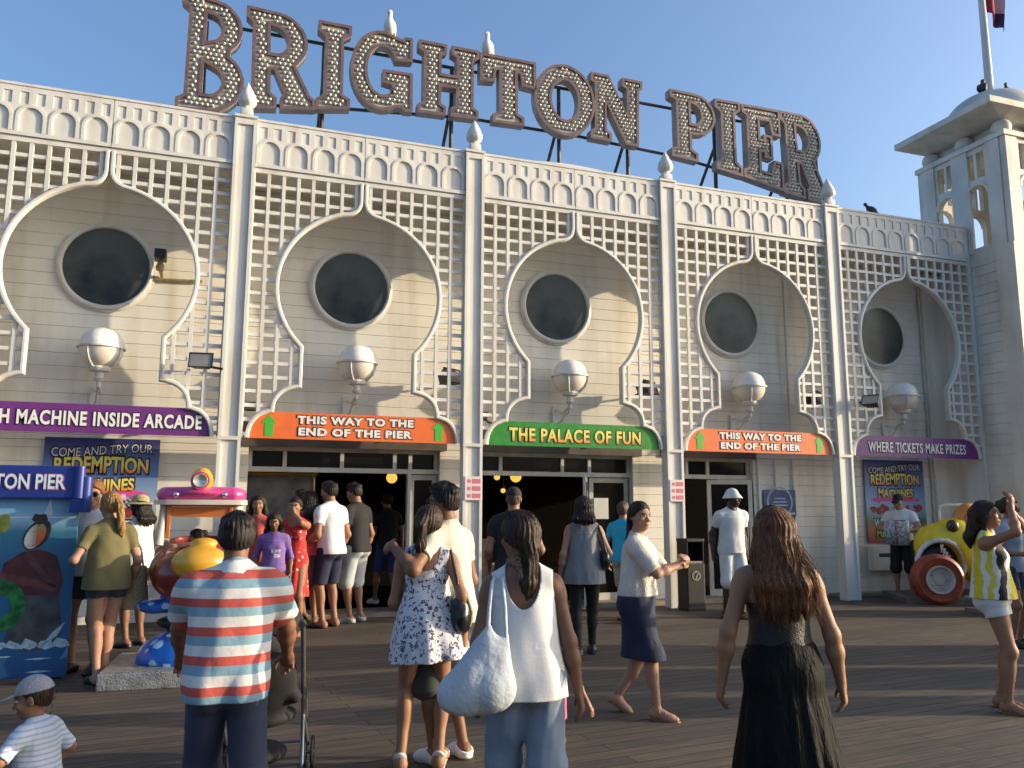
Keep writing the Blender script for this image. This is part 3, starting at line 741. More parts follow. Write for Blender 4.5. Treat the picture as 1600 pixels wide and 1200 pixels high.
# blue plaque
o = thing('plaque', 'framed blue plaque with pale scrolls on the panelled wall beside the right door', 'plaque', (3*W+0.83, 0.655, 1.46))
b = MB(); b.box(-0.34, 0.34, 0, 0.02, 0, 0.46, 0.006); b.build('board', mat('plaque_blue', (0.05, 0.10, 0.24), 0.4, var=0.25, vscale=9), o)
b = MB()
b.prism(arc(0, 0.25, 0.27, 0, 345, 24), -0.003, -0.001, [arc(0, 0.25, 0.24, 0, 345, 24)])
for i in range(3): b.box(-0.17+0.03*i, 0.17-0.03*i, -0.004, -0.001, 0.18+0.06*i, 0.205+0.06*i)
b.box(-0.31, 0.31, -0.004, -0.001, 0.03, 0.07); b.build('scroll_print', mat('plaque_pale', (0.45, 0.55, 0.62), 0.5, var=0.2, vscale=12), o)
# paper sheet on glass of the middle door
o = MB(); o.box(-0.13, 0.13, 0, 0.004, 0, 0.34); tag(o.build('paper_sheet', mat('paper', (0.62, 0.60, 0.56), 0.7, var=0.05), loc=(2*W+0.80, 0.82, 1.42)), 'blank looking white sheet stuck to the glass of the middle door', 'sheet')

# ------------------------------------------------------------------ globe wall lamps
def wall_lamp():
    o = thing('wall_lamp', '', 'lamp', (0, 0.70, 3.56), 0, 'globe lamps in the keyholes')
    Y = -0.40
    a = MB(); a.lathe([(0.278, 0.0), (0.275, 0.05), (0.255, 0.12), (0.215, 0.185), (0.15, 0.235), (0.07, 0.262), (0.0, 0.268)], (0.03, Y, 0.10), 36, lob=lambda an, z: 0.02*math.sin(3*an+9*z)); a.build('dome', GLOBEW, o, smooth=60)
    a = MB(); a.lathe([(0.273, 0.0), (0.262, -0.09), (0.225, -0.17), (0.16, -0.235), (0.11, -0.26)], (0.03, Y, 0.10), 36); a.build('bowl', OPAL, o, smooth=60)
    a = MB(); a.lathe([(0.28, -0.012), (0.298, -0.012), (0.298, 0.012), (0.28, 0.012)], (0.03, Y, 0.10), 36)
    for i in range(4):
        an = PI/4+i*PI/2+0.3
        a.tube([(0.03+(r)*math.cos(an), Y+r*math.sin(an), 0.10+z) for r, z in ((0.285, 0.0), (0.272, -0.09), (0.235, -0.175), (0.17, -0.243), (0.11, -0.275))], 0.012, 6)
    a.build('cage', WHITE, o, smooth=40)
    a = MB(); a.lathe([(0.0, -0.24), (0.13, -0.245), (0.14, -0.27), (0.12, -0.31), (0.055, -0.325), (0.05, -0.39), (0.07, -0.40), (0.06, -0.43), (0.03, -0.45), (0.025, -0.52), (0.0, -0.53)], (0.03, Y, 0.10), 24); a.build('cup', WHITE, o, smooth=40)
    a = MB()
    a.tube([(0.03, Y, -0.36), (0.02, Y+0.08, -0.40), (0.0, Y+0.2, -0.46), (-0.04, Y+0.30, -0.42), (-0.06, Y+0.385, -0.40)], 0.02, 8)
    a.tube([(0.02, Y+0.10, -0.41), (-0.02, Y+0.24, -0.58), (-0.06, Y+0.385, -0.64)], 0.015, 8)
    a.tube([(0.02, Y+0.05, -0.395), (0.05, Y+0.1, -0.47), (0.02, Y+0.17, -0.49), (0.0, Y+0.15, -0.45)], 0.011, 6)
    a.box(-0.11, -0.01, Y+0.372, Y+0.394, -0.70, -0.34)
    a.build('bracket', WHITE, o, smooth=40)
    return o
lp = wall_lamp()
LB = ['white globe wall lamp under the round window with the camera bracket', 'white globe wall lamp above the left orange board', 'white globe wall lamp above the green board',
      'white globe wall lamp above the right orange board', 'shaded white globe wall lamp above the right purple board beside the tower']
for k in range(5):
    o = lp if k == 0 else copy_tree(lp); o.location = (k*W, 0.70, 3.56); o['label'] = LB[k]

# ------------------------------------------------------------------ floodlights, camera, bulbs inside
FLG = mat('flood_glass', (0.25, 0.24, 0.22), 0.2, var=0.1)
def flood(x, y, z, rz, tilt, label, arm, sc=1.0):
    o = thing('floodlight', label, 'floodlight', (x, y, z), rz, 'black floodlights on the facade')
    T = Matrix.Rotation(tilt, 4, 'X')
    b = MB(); b.add([(-.2, -.12, -.13), (.2, -.12, -.13), (.2, -.12, .13), (-.2, -.12, .13), (-.13, .12, -.07), (.13, .12, -.07), (.13, .12, .09), (-.13, .12, .09)],
                    [(0, 1, 5, 4), (1, 2, 6, 5), (2, 3, 7, 6), (3, 0, 4, 7), (4, 5, 6, 7)])
    for s in range(5): b.box(-.11+.05*s, -.095+.05*s, -.05, .135, .075, .135)
    b.box(-.21, .21, -.135, -.118, .125, .145); b.box(-.21, .21, -.135, -.118, -.145, -.125); b.box(-.21, -.19, -.135, -.118, -.1248, .1248); b.box(.19, .21, -.135, -.118, -.1248, .1248)
    b.v = [(T @ Vector(v)*sc)[:] for v in b.v]; b.build('housing', DARKM, o)
    b = MB(); b.box(-.19, .19, -.122, -.116, -.125, .125); b.v = [(T @ Vector(v)*sc)[:] for v in b.v]; b.build('lens', FLG, o)
    b = MB(); b.tube(arm, 0.018, 8); b.build('bracket', DARKM, o, smooth=40)
    return o
flood(1.29, -0.24, 3.45, R_(-8), R_(-14), 'black floodlight in front of the lattice above the left purple board', [(0, .1, 0), (.1, .2, -.02), (.24, .19, -.04)], 0.72)
flood(4*W-1.24, -0.28, 3.42, R_(-62), R_(-30), 'black floodlight on an arm beside the shaded right bay', [(0, .1, 0), (-.05, .14, .02), (-.22, .02, .02)], 0.7)
for k, lb in ((1, 'black floodlight behind the lattice beside the pillar with the left notice'), (2, 'black floodlight behind the lattice left of the pillar with the bin'), (3, 'black floodlight behind the lattice left of the shaded right bay')):
    flood(k*W+1.42, 0.36, 3.52, R_(30), R_(-20), lb, [(0, .1, 0), (.05, .2, -.05), (.08, .34, -.08)], 0.85)
    flood(k*W-1.42, 0.30, 2.95, R_(-30), R_(-20), 'small black spotlight low behind the lattice just left above the %s' % {1: 'left orange board', 2: 'green board', 3: 'right orange board'}[k], [(0, .1, 0), (.05, .2, -.05), (.06, .40, -.05)], 0.42)
cm = thing('security_camera', 'small black and brass security camera beside the leftmost round window', 'camera', (0.66, 0.70, 4.78))
b = MB(); b.box(-.075, .075, -.36, -.10, .20, .33, 0.012); b.build('housing', BLACK, cm)
BRASS = mat('old_brass', (0.42, 0.34, 0.17), 0.45, metal=0.3, var=0.2, vscale=12)
b = MB(); b.tube([(0, -.2, .19), (0, -.2, .08), (0.02, -.12, .02), (0.02, 0, .02)], 0.024, 8); b.lathe([(0, .0), (.05, 0), (.06, .05), (.03, .12), (0, .13)], (0.0, -.2, .06), 12); b.build('mount', BRASS, cm, smooth=40)
b = MB(); b.tube([(-.12, -.03, -.03), (.55, -.03, 0.0)], 0.02, 8); b.box(-.14, -.08, -.04, 0, -.06, .16); b.build('conduit', BRASS, cm, smooth=40)
BY = mat('lit_yellow_bulb', (0.9, 0.6, 0.1), 0.4, var=0, emit=((1.0, 0.62, 0.10), 0.45))
for i, (x, y, z, r) in enumerate([(4.52, 3.2, 2.13, .10), (7.0, 3.5, 2.2, .11), (6.75, 3.9, 2.2, .06), (7.05, 4.4, 1.95, .05), (10.7, 4.5, 1.9, .12)]):
    o = thing('pendant_lamp', ['yellow pendant bulb in the dark doorway behind the queue', 'large yellow pendant bulb in the middle doorway above the black cap', 'small yellow pendant bulb left of the large one in the middle doorway', 'lowest small yellow pendant bulb in the middle doorway', 'yellow pendant bulb in the right doorway beside the white hat'][i], 'pendant lamp', (x, y, z), 0, 'lit pendant bulbs in the hall')
    b = MB(); b.sph((0, 0, 0), r, 16, 10); b.build('bulb', BY, o, smooth=60)
    b = MB(); b.tube([(0, 0, r), (0, 0, 2.89-z)], 0.008, 6); b.lathe([(0.03, 0), (0.03, 0.05), (0.0, 0.06)], (0, 0, r-0.005), 10); b.build('cord', BLACK, o, smooth=40)
# gilt framed board just inside the left doorway, a pale globe, dim machines
gb = thing('framed_board', 'grey board with a gilt top rail just inside the doorway with the queue', 'board', (W-1.05, 1.15, 0.09))
b = MB(); b.box(-.55, .60, 0, .03, .9, 1.98); b.build('panel', mat('board_grey', (0.13, 0.12, 0.115), 0.5, var=0.25, vscale=5), gb)
b = MB(); b.tube([(-.58, -.01, 2.0), (.62, -.01, 2.0)], 0.035, 10); b.tube([(.62, -.01, 2.0), (.62, -.01, .9)], 0.018, 8); b.sph((.62, -.01, 2.0), .05); b.build('frame', mat('gilt', (0.45, 0.26, 0.07), 0.4, metal=0.5, var=0.15), gb, smooth=40)
for x in (-.5, .44):
    b = MB(); b.box(x, x+.06, .0, .03, 0, .899); b.build('leg', DARKM, gb)

# ------------------------------------------------------------------ birds
def bird(name, label, cat, loc, rz, body, wing, s=1.0, lean=0.0, group=None):
    o = thing(name, label, cat, loc, rz, group); T = Matrix.Rotation(lean, 4, 'Y') @ Matrix.Scale(s, 4)
    def B(m, nm, mt, sm=60):
        m.v = [(T @ Vector(v))[:] for v in m.v]; return m.build(nm, mt, o, smooth=sm)
    b = MB()
    prof = [(0.0, 0.02), (0.045, 0.03), (0.085, 0.07), (0.10, 0.13), (0.092, 0.19), (0.066, 0.25), (0.044, 0.29), (0.037, 0.32), (0.043, 0.345), (0.048, 0.37), (0.042, 0.395), (0.022, 0.412), (0.0, 0.417)]
    b.lathe(prof, (0, 0, 0), 20)
    b.v = [(x*1.0+(0.05*(z-0.15) if z > .15 else 0.25*(0.15-z)*-1), y*0.92, z) for x, y, z in b.v]
    B(b, 'body', body)
    for sy in (-1, 1):
        b = MB(); b.sph((-0.045, sy*0.066, 0.135), (0.055, 0.03, 0.12), 14, 10, Matrix.Rotation(R_(14), 3, 'Y')); B(b, 'wing', wing)
    b = MB(); b.add([(-.05, -.03, .08), (-.05, .03, .08), (-.14, .03, -.03), (-.14, -.03, -.03), (-.07, -.03, .05), (-.07, .03, .05)], [(0, 1, 2, 3), (4, 3, 2, 5), (0, 3, 4), (1, 5, 2)]); B(b, 'tail', wing)
    b = MB(); b.lathe([(.014, 0), (.010, .03), (0, .05)], (.045, 0, .37), 8, axis=(1, 0, -.15)); B(b, 'beak', BEAK)
    for sy in (-1, 1):
        b = MB(); b.tube([(0, sy*.03, .06), (.005, sy*.03, 0.0), (.04, sy*.03, .002)], .007, 6); B(b, 'leg', BEAK)
    return o
bird('seagull', 'white gull perched on the round fourth letter of the roof sign', 'gull', (3.78, SY+0.05, 9.035), R_(-110), BIRDW, BIRDG, 1.05, 0, 'gulls on the roof sign')
bird('seagull', 'white gull perched on the flat topped sixth letter of the roof sign', 'gull', (5.42, SY+0.05, 9.0), R_(-125), BIRDW, BIRDG, 1.05, 0, 'gulls on the roof sign')
bird('pigeon', 'dark pigeon leaning on the dome left of the flagpole', 'pigeon', (CX-0.36, CY-0.12, 9.90), R_(30), PIGEON, PIGEON, 1.0, R_(25), 'pigeons on the building')
bird('pigeon', 'small dark pigeon on the dome right of the flagpole', 'pigeon', (CX+0.26, CY-0.16, 9.93), R_(200), PIGEON, PIGEON, 0.72, 0, 'pigeons on the building')
bird('pigeon', 'dark pigeon crouching on the parapet near the tower', 'pigeon', (12.86, 0.05, 7.02), R_(170), PIGEON, PIGEON, 0.7, R_(40), 'pigeons on the building')
# flag: limp cloth hanging from the pole
fl = thing('flag', 'limp red, white and blue flag hanging from the tower pole', 'flag', (CX+0.06, CY, 13.3))
def cloth(u, v):
    return (0.05+0.42*u+0.05*math.sin(5*v+6*u), 0.10*math.sin(9*u+3*v), -1.75*v-0.55*u*(1-0.3*v)+0.3)
for nm, cc, u0, u1, v0, v1 in (('blue_field', (0.03, 0.05, 0.22), 0, .5, 0, .62), ('red_cross', (0.45, 0.03, 0.05), .5, 1, 0, .5), ('red_stripe', (0.42, 0.03, 0.05), 0, .62, .62, 1), ('white_stripe', (0.6, 0.6, 0.62), .5, 1, .5, .78), ('dark_blue_corner', (0.025, 0.03, 0.10), .62, 1, .78, 1)):
    b = MB(); n = 8; vs = [cloth(u0+(u1-u0)*i/n, v0+(v1-v0)*j/n) for j in range(n+1) for i in range(n+1)]
    b.add(vs, [(j*(n+1)+i, j*(n+1)+i+1, (j+1)*(n+1)+i+1, (j+1)*(n+1)+i) for j in range(n) for i in range(n)])
    o = b.build(nm, mat(nm, cc, 0.8, var=0.1, bump=0.1, bscale=40), fl, smooth=60)
    md = o.modifiers.new('thick', 'SOLIDIFY'); md.thickness = 0.008
# ------------------------------------------------------------------ figures: one smooth skin grown round a jointed skeleton
f32 = np.float32
def V3(*a): return np.array(a, dtype=np.float64)
def nrm(v):
    l = np.linalg.norm(v); return v/l if l > 1e-9 else v
def cone(a, b, ra, rb, k=0.02, flat=None, clip=None): return dict(t='c', a=V3(*a), b=V3(*b), ra=ra, rb=rb, k=k, flat=flat, clip=clip)
def ell(c, r, k=0.03, R=None, clip=None): return dict(t='e', c=V3(*c), r=V3(*r), k=k, R=R, clip=clip)
def loft(a, b, r0, r1, k=0.01, fold=0.0, nf=9, ph=0.0, ux=(1, 0, 0), pw=1.0, hem=0.0): return dict(t='l', a=V3(*a), b=V3(*b), r0=r0, r1=r1, k=k, fold=fold, nf=nf, ph=ph, ux=V3(*ux), clip=None, pw=pw, hem=hem)
def pd(p, P):
    if p['t'] == 'c':
        ab = (p['b']-p['a']).astype(f32); pa = P-p['a'].astype(f32)
        t = np.clip((pa@ab)/max(float(ab@ab), 1e-9), 0, 1)
        q = pa-t[..., None]*ab
        if p['flat'] is not None:
            n, fa = p['flat']; n = np.asarray(n, f32); q = q+(q@n)[..., None]*n*(fa-1)
        d = np.sqrt((q*q).sum(-1))-(p['ra']+t*(p['rb']-p['ra']))
    elif p['t'] == 'e':
        q = P-p['c'].astype(f32)
        if p['R'] is not None: q = q@p['R'].astype(f32)
        r = p['r'].astype(f32); k0 = np.sqrt(((q/r)**2).sum(-1)); k1 = np.sqrt(((q/(r*r))**2).sum(-1))
        d = np.where(k1 > 1e-6, k0*(k0-1)/np.maximum(k1, 1e-6), -r.min())
    else:
        ab = p['b']-p['a']; L = np.linalg.norm(ab); w = ab/L; u = nrm(p['ux']-w*(p['ux']@w)); v = np.cross(u, w)
        q = P-p['a'].astype(f32); t = (q@w.astype(f32))/L; tc = np.clip(t, 0, 1); x = q@u.astype(f32); y = q@v.astype(f32)
        tp = tc**p['pw']
        rx = p['r0'][0]+(p['r1'][0]-p['r0'][0])*tp; ry = p['r0'][1]+(p['r1'][1]-p['r0'][1])*tp
        a = np.arctan2(y/ry, x/rx)
        fo = 1+p['fold']*tc*(np.cos(p['nf']*a+p['ph']+2.0*tc)+0.5*np.cos((p['nf']*1.0+5)*a+1.3-3*tc))
        m = np.minimum(rx, ry)
        d = (np.sqrt((x/rx)**2+(y/ry)**2)-fo)*m
        he = p['hem']*np.cos(3*a+p['ph']) if p['hem'] else 0.0
        d = np.maximum(d, np.maximum(-t*L, (t-1)*L+he))
    if p['clip'] is not None:
        for (c, n) in p['clip']: d = np.maximum(d, (P-np.asarray(c, f32))@np.asarray(n, f32))
    return d
def bounds(prims):
    lo = np.full(3, 9.0); hi = -lo
    for p in prims:
        if p['t'] == 'c':
            for c, r in ((p['a'], p['ra']), (p['b'], p['rb'])): lo = np.minimum(lo, c-r); hi = np.maximum(hi, c+r)
        elif p['t'] == 'e': r = p['r'].max() if p['R'] is not None else p['r']; lo = np.minimum(lo, p['c']-r); hi = np.maximum(hi, p['c']+r)
        else:
            r = max(max(p['r0']), max(p['r1']))*(1+2*p['fold'])
            for c in (p['a'], p['b']): lo = np.minimum(lo, c-r); hi = np.maximum(hi, c+r)
    return lo-0.03, hi+0.03
def sd(prims, P, shape_blocks=None, cull=None):
    D = np.full(P.shape[:-1], 0.5, f32)
    for i, p in enumerate(prims):
        if cull is not None:
            m = cull[i]
            if not m.any(): continue
            d = pd(p, P[m]).astype(f32); o = D[m]
        else: d = pd(p, P).astype(f32); o = D
        k = p['k']; h = np.maximum(k-np.abs(o-d), 0)/k; r = np.minimum(o, d)-h*h*k*0.25
        if cull is not None: D[m] = r
        else: D = r
    return D
def surface(prims, h, post=None):
    lo, hi = bounds(prims); n = 6
    nb = np.ceil((hi-lo)/(h*n)).astype(int)+1
    gi = np.stack(np.meshgrid(*[np.arange(k) for k in nb], indexing='ij'), -1).reshape(-1, 3)
    cen = (lo+(gi+0.5)*h*n-0.5*h).astype(f32); hd = h*n*0.87
    D = np.stack([pd(p, cen) for p in prims], 1)
    dc = D.min(1)
    tot = sd(prims, cen)
    if post: tot = post(cen, tot)
    act = (np.abs(tot) < hd*1.35+0.02) | ((np.abs(dc) < hd*1.2))
    G = np.repeat(np.repeat(np.repeat(tot.reshape(nb), n, 0), n, 1), n, 2).astype(f32)
    B = gi[act]; off = np.stack(np.meshgrid(*[np.arange(n)]*3, indexing='ij'), -1).reshape(-1, 3)
    idx = (B[:, None, :]*n+off[None]); P = (lo+idx*h).astype(f32)
    cull = [(D[act, i] < hd*1.4+max(0.05, prims[i]['k'])) for i in range(len(prims))]
    val = sd(prims, P, cull=cull)
    if post: val = post(P, val)
    G[idx[..., 0], idx[..., 1], idx[..., 2]] = val
    S = G < 0
    c = np.zeros(tuple(np.array(S.shape)-1), np.int8)
    for a in (0, 1):
        for b in (0, 1):
            for e in (0, 1): c += S[a:S.shape[0]-1+a, b:S.shape[1]-1+b, e:S.shape[2]-1+e]
    cell = np.argwhere((c > 0) & (c < 8)); N = len(cell)
    if N == 0: return np.zeros((0, 3)), np.zeros((0, 4), int)
    pos = np.zeros((N, 3)); cnt = np.zeros(N)
    cor = [(a, b, e) for a in (0, 1) for b in (0, 1) for e in (0, 1)]
    g = {q: G[cell[:, 0]+q[0], cell[:, 1]+q[1], cell[:, 2]+q[2]] for q in cor}
    for q in cor:
        for ax in range(3):
            if q[ax]: continue
            r = list(q); r[ax] = 1; r = tuple(r); d0, d1 = g[q], g[r]; m = (d0 < 0) != (d1 < 0)
            t = np.where(m, d0/np.where(np.abs(d0-d1) < 1e-9, 1, d0-d1), 0)
            pp = np.tile(np.array(q, float), (N, 1)); pp[:, ax] = t
            pos += pp*m[:, None]; cnt += m
    v = lo+(cell+pos/cnt[:, None])*h
    ix = np.full(c.shape, -1, np.int32); ix[cell[:, 0], cell[:, 1], cell[:, 2]] = np.arange(N)
    F = []
    for ax in range(3):
        sl0 = [slice(None)]*3; sl1 = [slice(None)]*3; sl0[ax] = slice(0, -1); sl1[ax] = slice(1, None)
        e = np.argwhere(S[tuple(sl0)] != S[tuple(sl1)]); o1, o2 = [(1, 2), (2, 0), (0, 1)][ax]
        e = e[(e[:, o1] > 0) & (e[:, o2] > 0) & (e[:, o1] < S.shape[o1]-1) & (e[:, o2] < S.shape[o2]-1)]
        def at(d1, d2):
            q = e.copy(); q[:, o1] -= d1; q[:, o2] -= d2; return ix[q[:, 0], q[:, 1], q[:, 2]]
        q = np.stack([at(1, 1), at(0, 1), at(0, 0), at(1, 0)], 1)
        flip = ~S[e[:, 0], e[:, 1], e[:, 2]]; q[flip] = q[flip][:, ::-1]; F.append(q)
    F = np.concatenate(F); F = F[(F >= 0).all(1)]
    return v, F
def np_mesh(name, v, F, mt, parent=None, cols=None):
    me = bpy.data.meshes.new(name); me.vertices.add(len(v)); me.vertices.foreach_set('co', v.astype(f32).ravel())
    k = F.shape[1]; me.loops.add(len(F)*k); me.loops.foreach_set('vertex_index', F.astype(np.int32).ravel())
    me.polygons.add(len(F)); me.polygons.foreach_set('loop_start', np.arange(0, len(F)*k, k, dtype=np.int32)); me.update(calc_edges=True)
    me.polygons.foreach_set('use_smooth', np.ones(len(F), dtype=bool))
    if cols is not None:
        ca = me.color_attributes.new('tint', 'FLOAT_COLOR', 'POINT'); c4 = np.ones((len(v), 4), f32); c4[:, :3] = cols; ca.data.foreach_set('color', c4.ravel())
    me.materials.append(mt); o = bpy.data.objects.new(name, me); COL.objects.link(o)
    if parent is not None: o.parent = parent
    return o
def wob(P, f, seed):
    """smooth pseudo noise in about -1..1"""
    r = np.random.RandomState(seed); o = 0
    for i in range(4):
        w = r.normal(size=3); w = w/np.linalg.norm(w)*f*(0.7+0.5*i); o = o+np.sin(P@w.astype(f32)+f32(r.uniform(0, 6.28)))/(1+0.4*i)
    return o/2.2
def skin_material():
    m = bpy.data.materials.new('skin'); m.use_nodes = True; nt = m.node_tree; b = nt.nodes['Principled BSDF']
    a = nt.nodes.new('ShaderNodeVertexColor'); a.layer_name = 'tint'
    tc = nt.nodes.new('ShaderNodeTexCoord'); nz = nt.nodes.new('ShaderNodeTexNoise'); nz.inputs['Scale'].default_value = 30; nz.inputs['Detail'].default_value = 4
    nt.links.new(tc.outputs['Object'], nz.inputs['Vector'])
    rp = nt.nodes.new('ShaderNodeValToRGB'); rp.color_ramp.elements[0].color = (0.86, 0.80, 0.78, 1); rp.color_ramp.elements[1].color = (1.08, 1.05, 1.02, 1); nt.links.new(nz.outputs['Fac'], rp.inputs[0])
    mx = nt.nodes.new('ShaderNodeMix'); mx.data_type = 'RGBA'; mx.blend_type = 'MULTIPLY'; mx.inputs[0].default_value = 1
    nt.links.new(a.outputs['Color'], mx.inputs[6]); nt.links.new(rp.outputs[0], mx.inputs[7]); nt.links.new(mx.outputs[2], b.inputs['Base Color'])
    b.inputs['Roughness'].default_value = 0.56; b.inputs['Specular IOR Level'].default_value = 0.32; b.inputs['Subsurface Weight'].default_value = 0.08; b.inputs['Subsurface Radius'].default_value = (0.02, 0.008, 0.004); b.inputs['Subsurface Scale'].default_value = 0.3
    return m
SKIN = skin_material()
def hair_mat(name, c1, c2):
    m = mat(name, c2, 0.52, var=0.01, vscale=1.6, vcol=c1, stretch=(95, 95, 6), bump=0.4, bscale=1.2, spec=0.22)
    return m
HBLACK = hair_mat('hair_black', (0.006, 0.005, 0.005), (0.020, 0.014, 0.011))
HDARK = hair_mat('hair_dark_brown', (0.012, 0.007, 0.005), (0.045, 0.024, 0.014))
HBROWN = hair_mat('hair_chestnut', (0.030, 0.011, 0.005), (0.15, 0.055, 0.018))
HBLOND = hair_mat('hair_honey', (0.11, 0.06, 0.02), (0.36, 0.21, 0.075))
HRED = hair_mat('hair_auburn', (0.10, 0.035, 0.012), (0.24, 0.09, 0.03))
HGREY = hair_mat('hair_short_brown', (0.05, 0.035, 0.022), (0.13, 0.09, 0.06))
def cl(name, col, rough=0.85, bump=0.06, bscale=90, var=0.08): return mat(name, col, rough, var=var, vscale=5, bump=bump, bscale=bscale)
def stripe_mat(name, period, bands, rough=0.85, off=0.0):
    m = bpy.data.materials.new(name); m.use_nodes = True; nt = m.node_tree; b = nt.nodes['Principled BSDF']
    tc = nt.nodes.new('ShaderNodeTexCoord'); sp = nt.nodes.new('ShaderNodeSeparateXYZ'); nt.links.new(tc.outputs['Object'], sp.inputs[0])
    d = nt.nodes.new('ShaderNodeMath'); d.operation = 'MULTIPLY_ADD'; d.inputs[1].default_value = 1/period; d.inputs[2].default_value = off; nt.links.new(sp.outputs['Z'], d.inputs[0])
    fr_ = nt.nodes.new('ShaderNodeMath'); fr_.operation = 'FRACT'; nt.links.new(d.outputs[0], fr_.inputs[0])
    rp = nt.nodes.new('ShaderNodeValToRGB'); rp.color_ramp.interpolation = 'CONSTANT'; e = rp.color_ramp.elements
    while len(e) < len(bands): e.new(0.5)
    for el, (p, c) in zip(e, bands): el.position = p; el.color = (*c, 1)
    nt.links.new(fr_.outputs[0], rp.inputs[0]); nt.links.new(rp.outputs[0], b.inputs['Base Color']); b.inputs['Roughness'].default_value = rough
    nz = nt.nodes.new('ShaderNodeTexNoise'); nz.inputs['Scale'].default_value = 40; nt.links.new(tc.outputs['Object'], nz.inputs['Vector'])
    bp = nt.nodes.new('ShaderNodeBump'); bp.inputs['Strength'].default_value = 0.2; bp.inputs['Distance'].default_value = 0.01; nt.links.new(nz.outputs['Fac'], bp.inputs['Height']); nt.links.new(bp.outputs[0], b.inputs['Normal'])
    return m
def spot_mat(name, base, spot, scale, thr, spot2=None, soft=0.02, rough=0.85):
    m = bpy.data.materials.new(name); m.use_nodes = True; nt = m.node_tree; b = nt.nodes['Principled BSDF']
    tc = nt.nodes.new('ShaderNodeTexCoord'); nz = nt.nodes.new('ShaderNodeTexNoise'); nz.inputs['Scale'].default_value = scale*1.6
    nt.links.new(tc.outputs['Object'], nz.inputs['Vector'])
    mxv = nt.nodes.new('ShaderNodeMix'); mxv.data_type = 'RGBA'; mxv.blend_type = 'LINEAR_LIGHT'; mxv.inputs[0].default_value = 0.035
    nt.links.new(tc.outputs['Object'], mxv.inputs[6]); nt.links.new(nz.outputs['Color'], mxv.inputs[7])
    vo = nt.nodes.new('ShaderNodeTexVoronoi'); vo.inputs['Scale'].default_value = scale; nt.links.new(mxv.outputs[2], vo.inputs['Vector'])
    rp = nt.nodes.new('ShaderNodeValToRGB'); e = rp.color_ramp.elements; e[0].position = thr-soft; e[0].color = (*spot, 1); e[1].position = thr+soft; e[1].color = (*base, 1)
    if spot2: x = e.new(thr*0.45); x.color = (*spot2, 1)
    nt.links.new(vo.outputs['Distance'], rp.inputs[0]); nt.links.new(rp.outputs[0], b.inputs['Base Color']); b.inputs['Roughness'].default_value = rough
    return m

def ik(a, t, l1, l2, pole):
    a = V3(*a); t = V3(*t); d = t-a; L = np.linalg.norm(d); L2 = min(max(L, abs(l1-l2)+0.01), l1+l2-0.004)
    u = d/max(L, 1e-6); t = a+u*L2; x = (l1*l1-l2*l2+L2*L2)/(2*L2); hh = math.sqrt(max(l1*l1-x*x, 0))
    p = V3(*pole); p = p-u*(p@u); p = nrm(p); return a+u*x+p*hh, t
def rot(ax, ang):
    return np.array(Matrix.Rotation(ang, 3, Vector(ax)))
class Fig: pass
def skeleton(q):
    j = Fig(); fem = q.get('sex', 'f') == 'f'; j.fem = fem; bk = q.get('bulk', 1.0); j.bk = bk
    pz = q.get('pz', 0.955); lean = R_(q.get('lean', 3)); side = R_(q.get('side', 0)); tw = R_(q.get('twist', 0)); hs = q.get('hip', 0.0)
    P0 = V3(hs, q.get('py', 0), pz); d = nrm(V3(math.sin(side), math.sin(lean), math.cos(lean)*math.cos(side))); j.P0 = P0; j.d = d
    up2 = nrm(d+V3(0, 0, 1)*0.6); j.waist = P0+up2*0.14; j.chest = j.waist+d*0.19; j.nb = j.waist+d*0.375
    rx = nrm(np.cross(d, V3(-math.sin(0), 1, 0))); rx = V3(math.cos(tw), math.sin(tw), 0); rx = nrm(rx-d*(rx@d)); fy = np.cross(d, rx); j.rx = rx; j.fy = fy
    sw = (0.165 if fem else 0.19)*q.get('sw', 1.0); j.sw = sw
    j.sl = j.nb-rx*sw-d*0.078; j.sr = j.nb+rx*sw-d*0.078
    hw = 0.092; j.hl = P0+V3(-hw, 0, -0.03); j.hr = P0+V3(hw, 0, -0.03)
    La, Lf = 0.295, 0.255; Lt, Ls = 0.44, 0.415
    wl = q.get('wl', (-0.265, 0.02, 0.87)); wr = q.get('wr', (0.265, 0.02, 0.87))
    j.el, j.wl = ik(j.sl, wl, La, Lf, q.get('pl', (-0.3, -1, -0.1))); j.er, j.wr = ik(j.sr, wr, La, Lf, q.get('pr', (0.3, -1, -0.1)))
    al = q.get('al', (-0.11, 0, 0.085)); ar_ = q.get('ar', (0.11, 0, 0.085))
    j.kl, j.al = ik(j.hl, al, Lt, Ls, q.get('kpl', (-0.1, 1, 0))); j.kr, j.ar = ik(j.hr, ar_, Lt, Ls, q.get('kpr', (0.1, 1, 0)))
    hd = q.get('head', (0, 0, 0)); Rh = rot((0, 0, 1), R_(hd[0])) @ rot((1, 0, 0), R_(hd[1])) @ rot((0, 1, 0), R_(hd[2])); j.Rh = Rh
    nd = nrm(d*0.7+V3(0, 0, 0.5)+Rh@V3(0, 0.10, 0)); j.nt = j.nb+nd*0.085; j.hc = j.nt+Rh@V3(0, 0.015, 0.085)
    j.hsz = q.get('hs', 1.0); j.hc = j.hc+V3(0, 0, (j.hsz-1)*0.06)
    j.q = q; return j
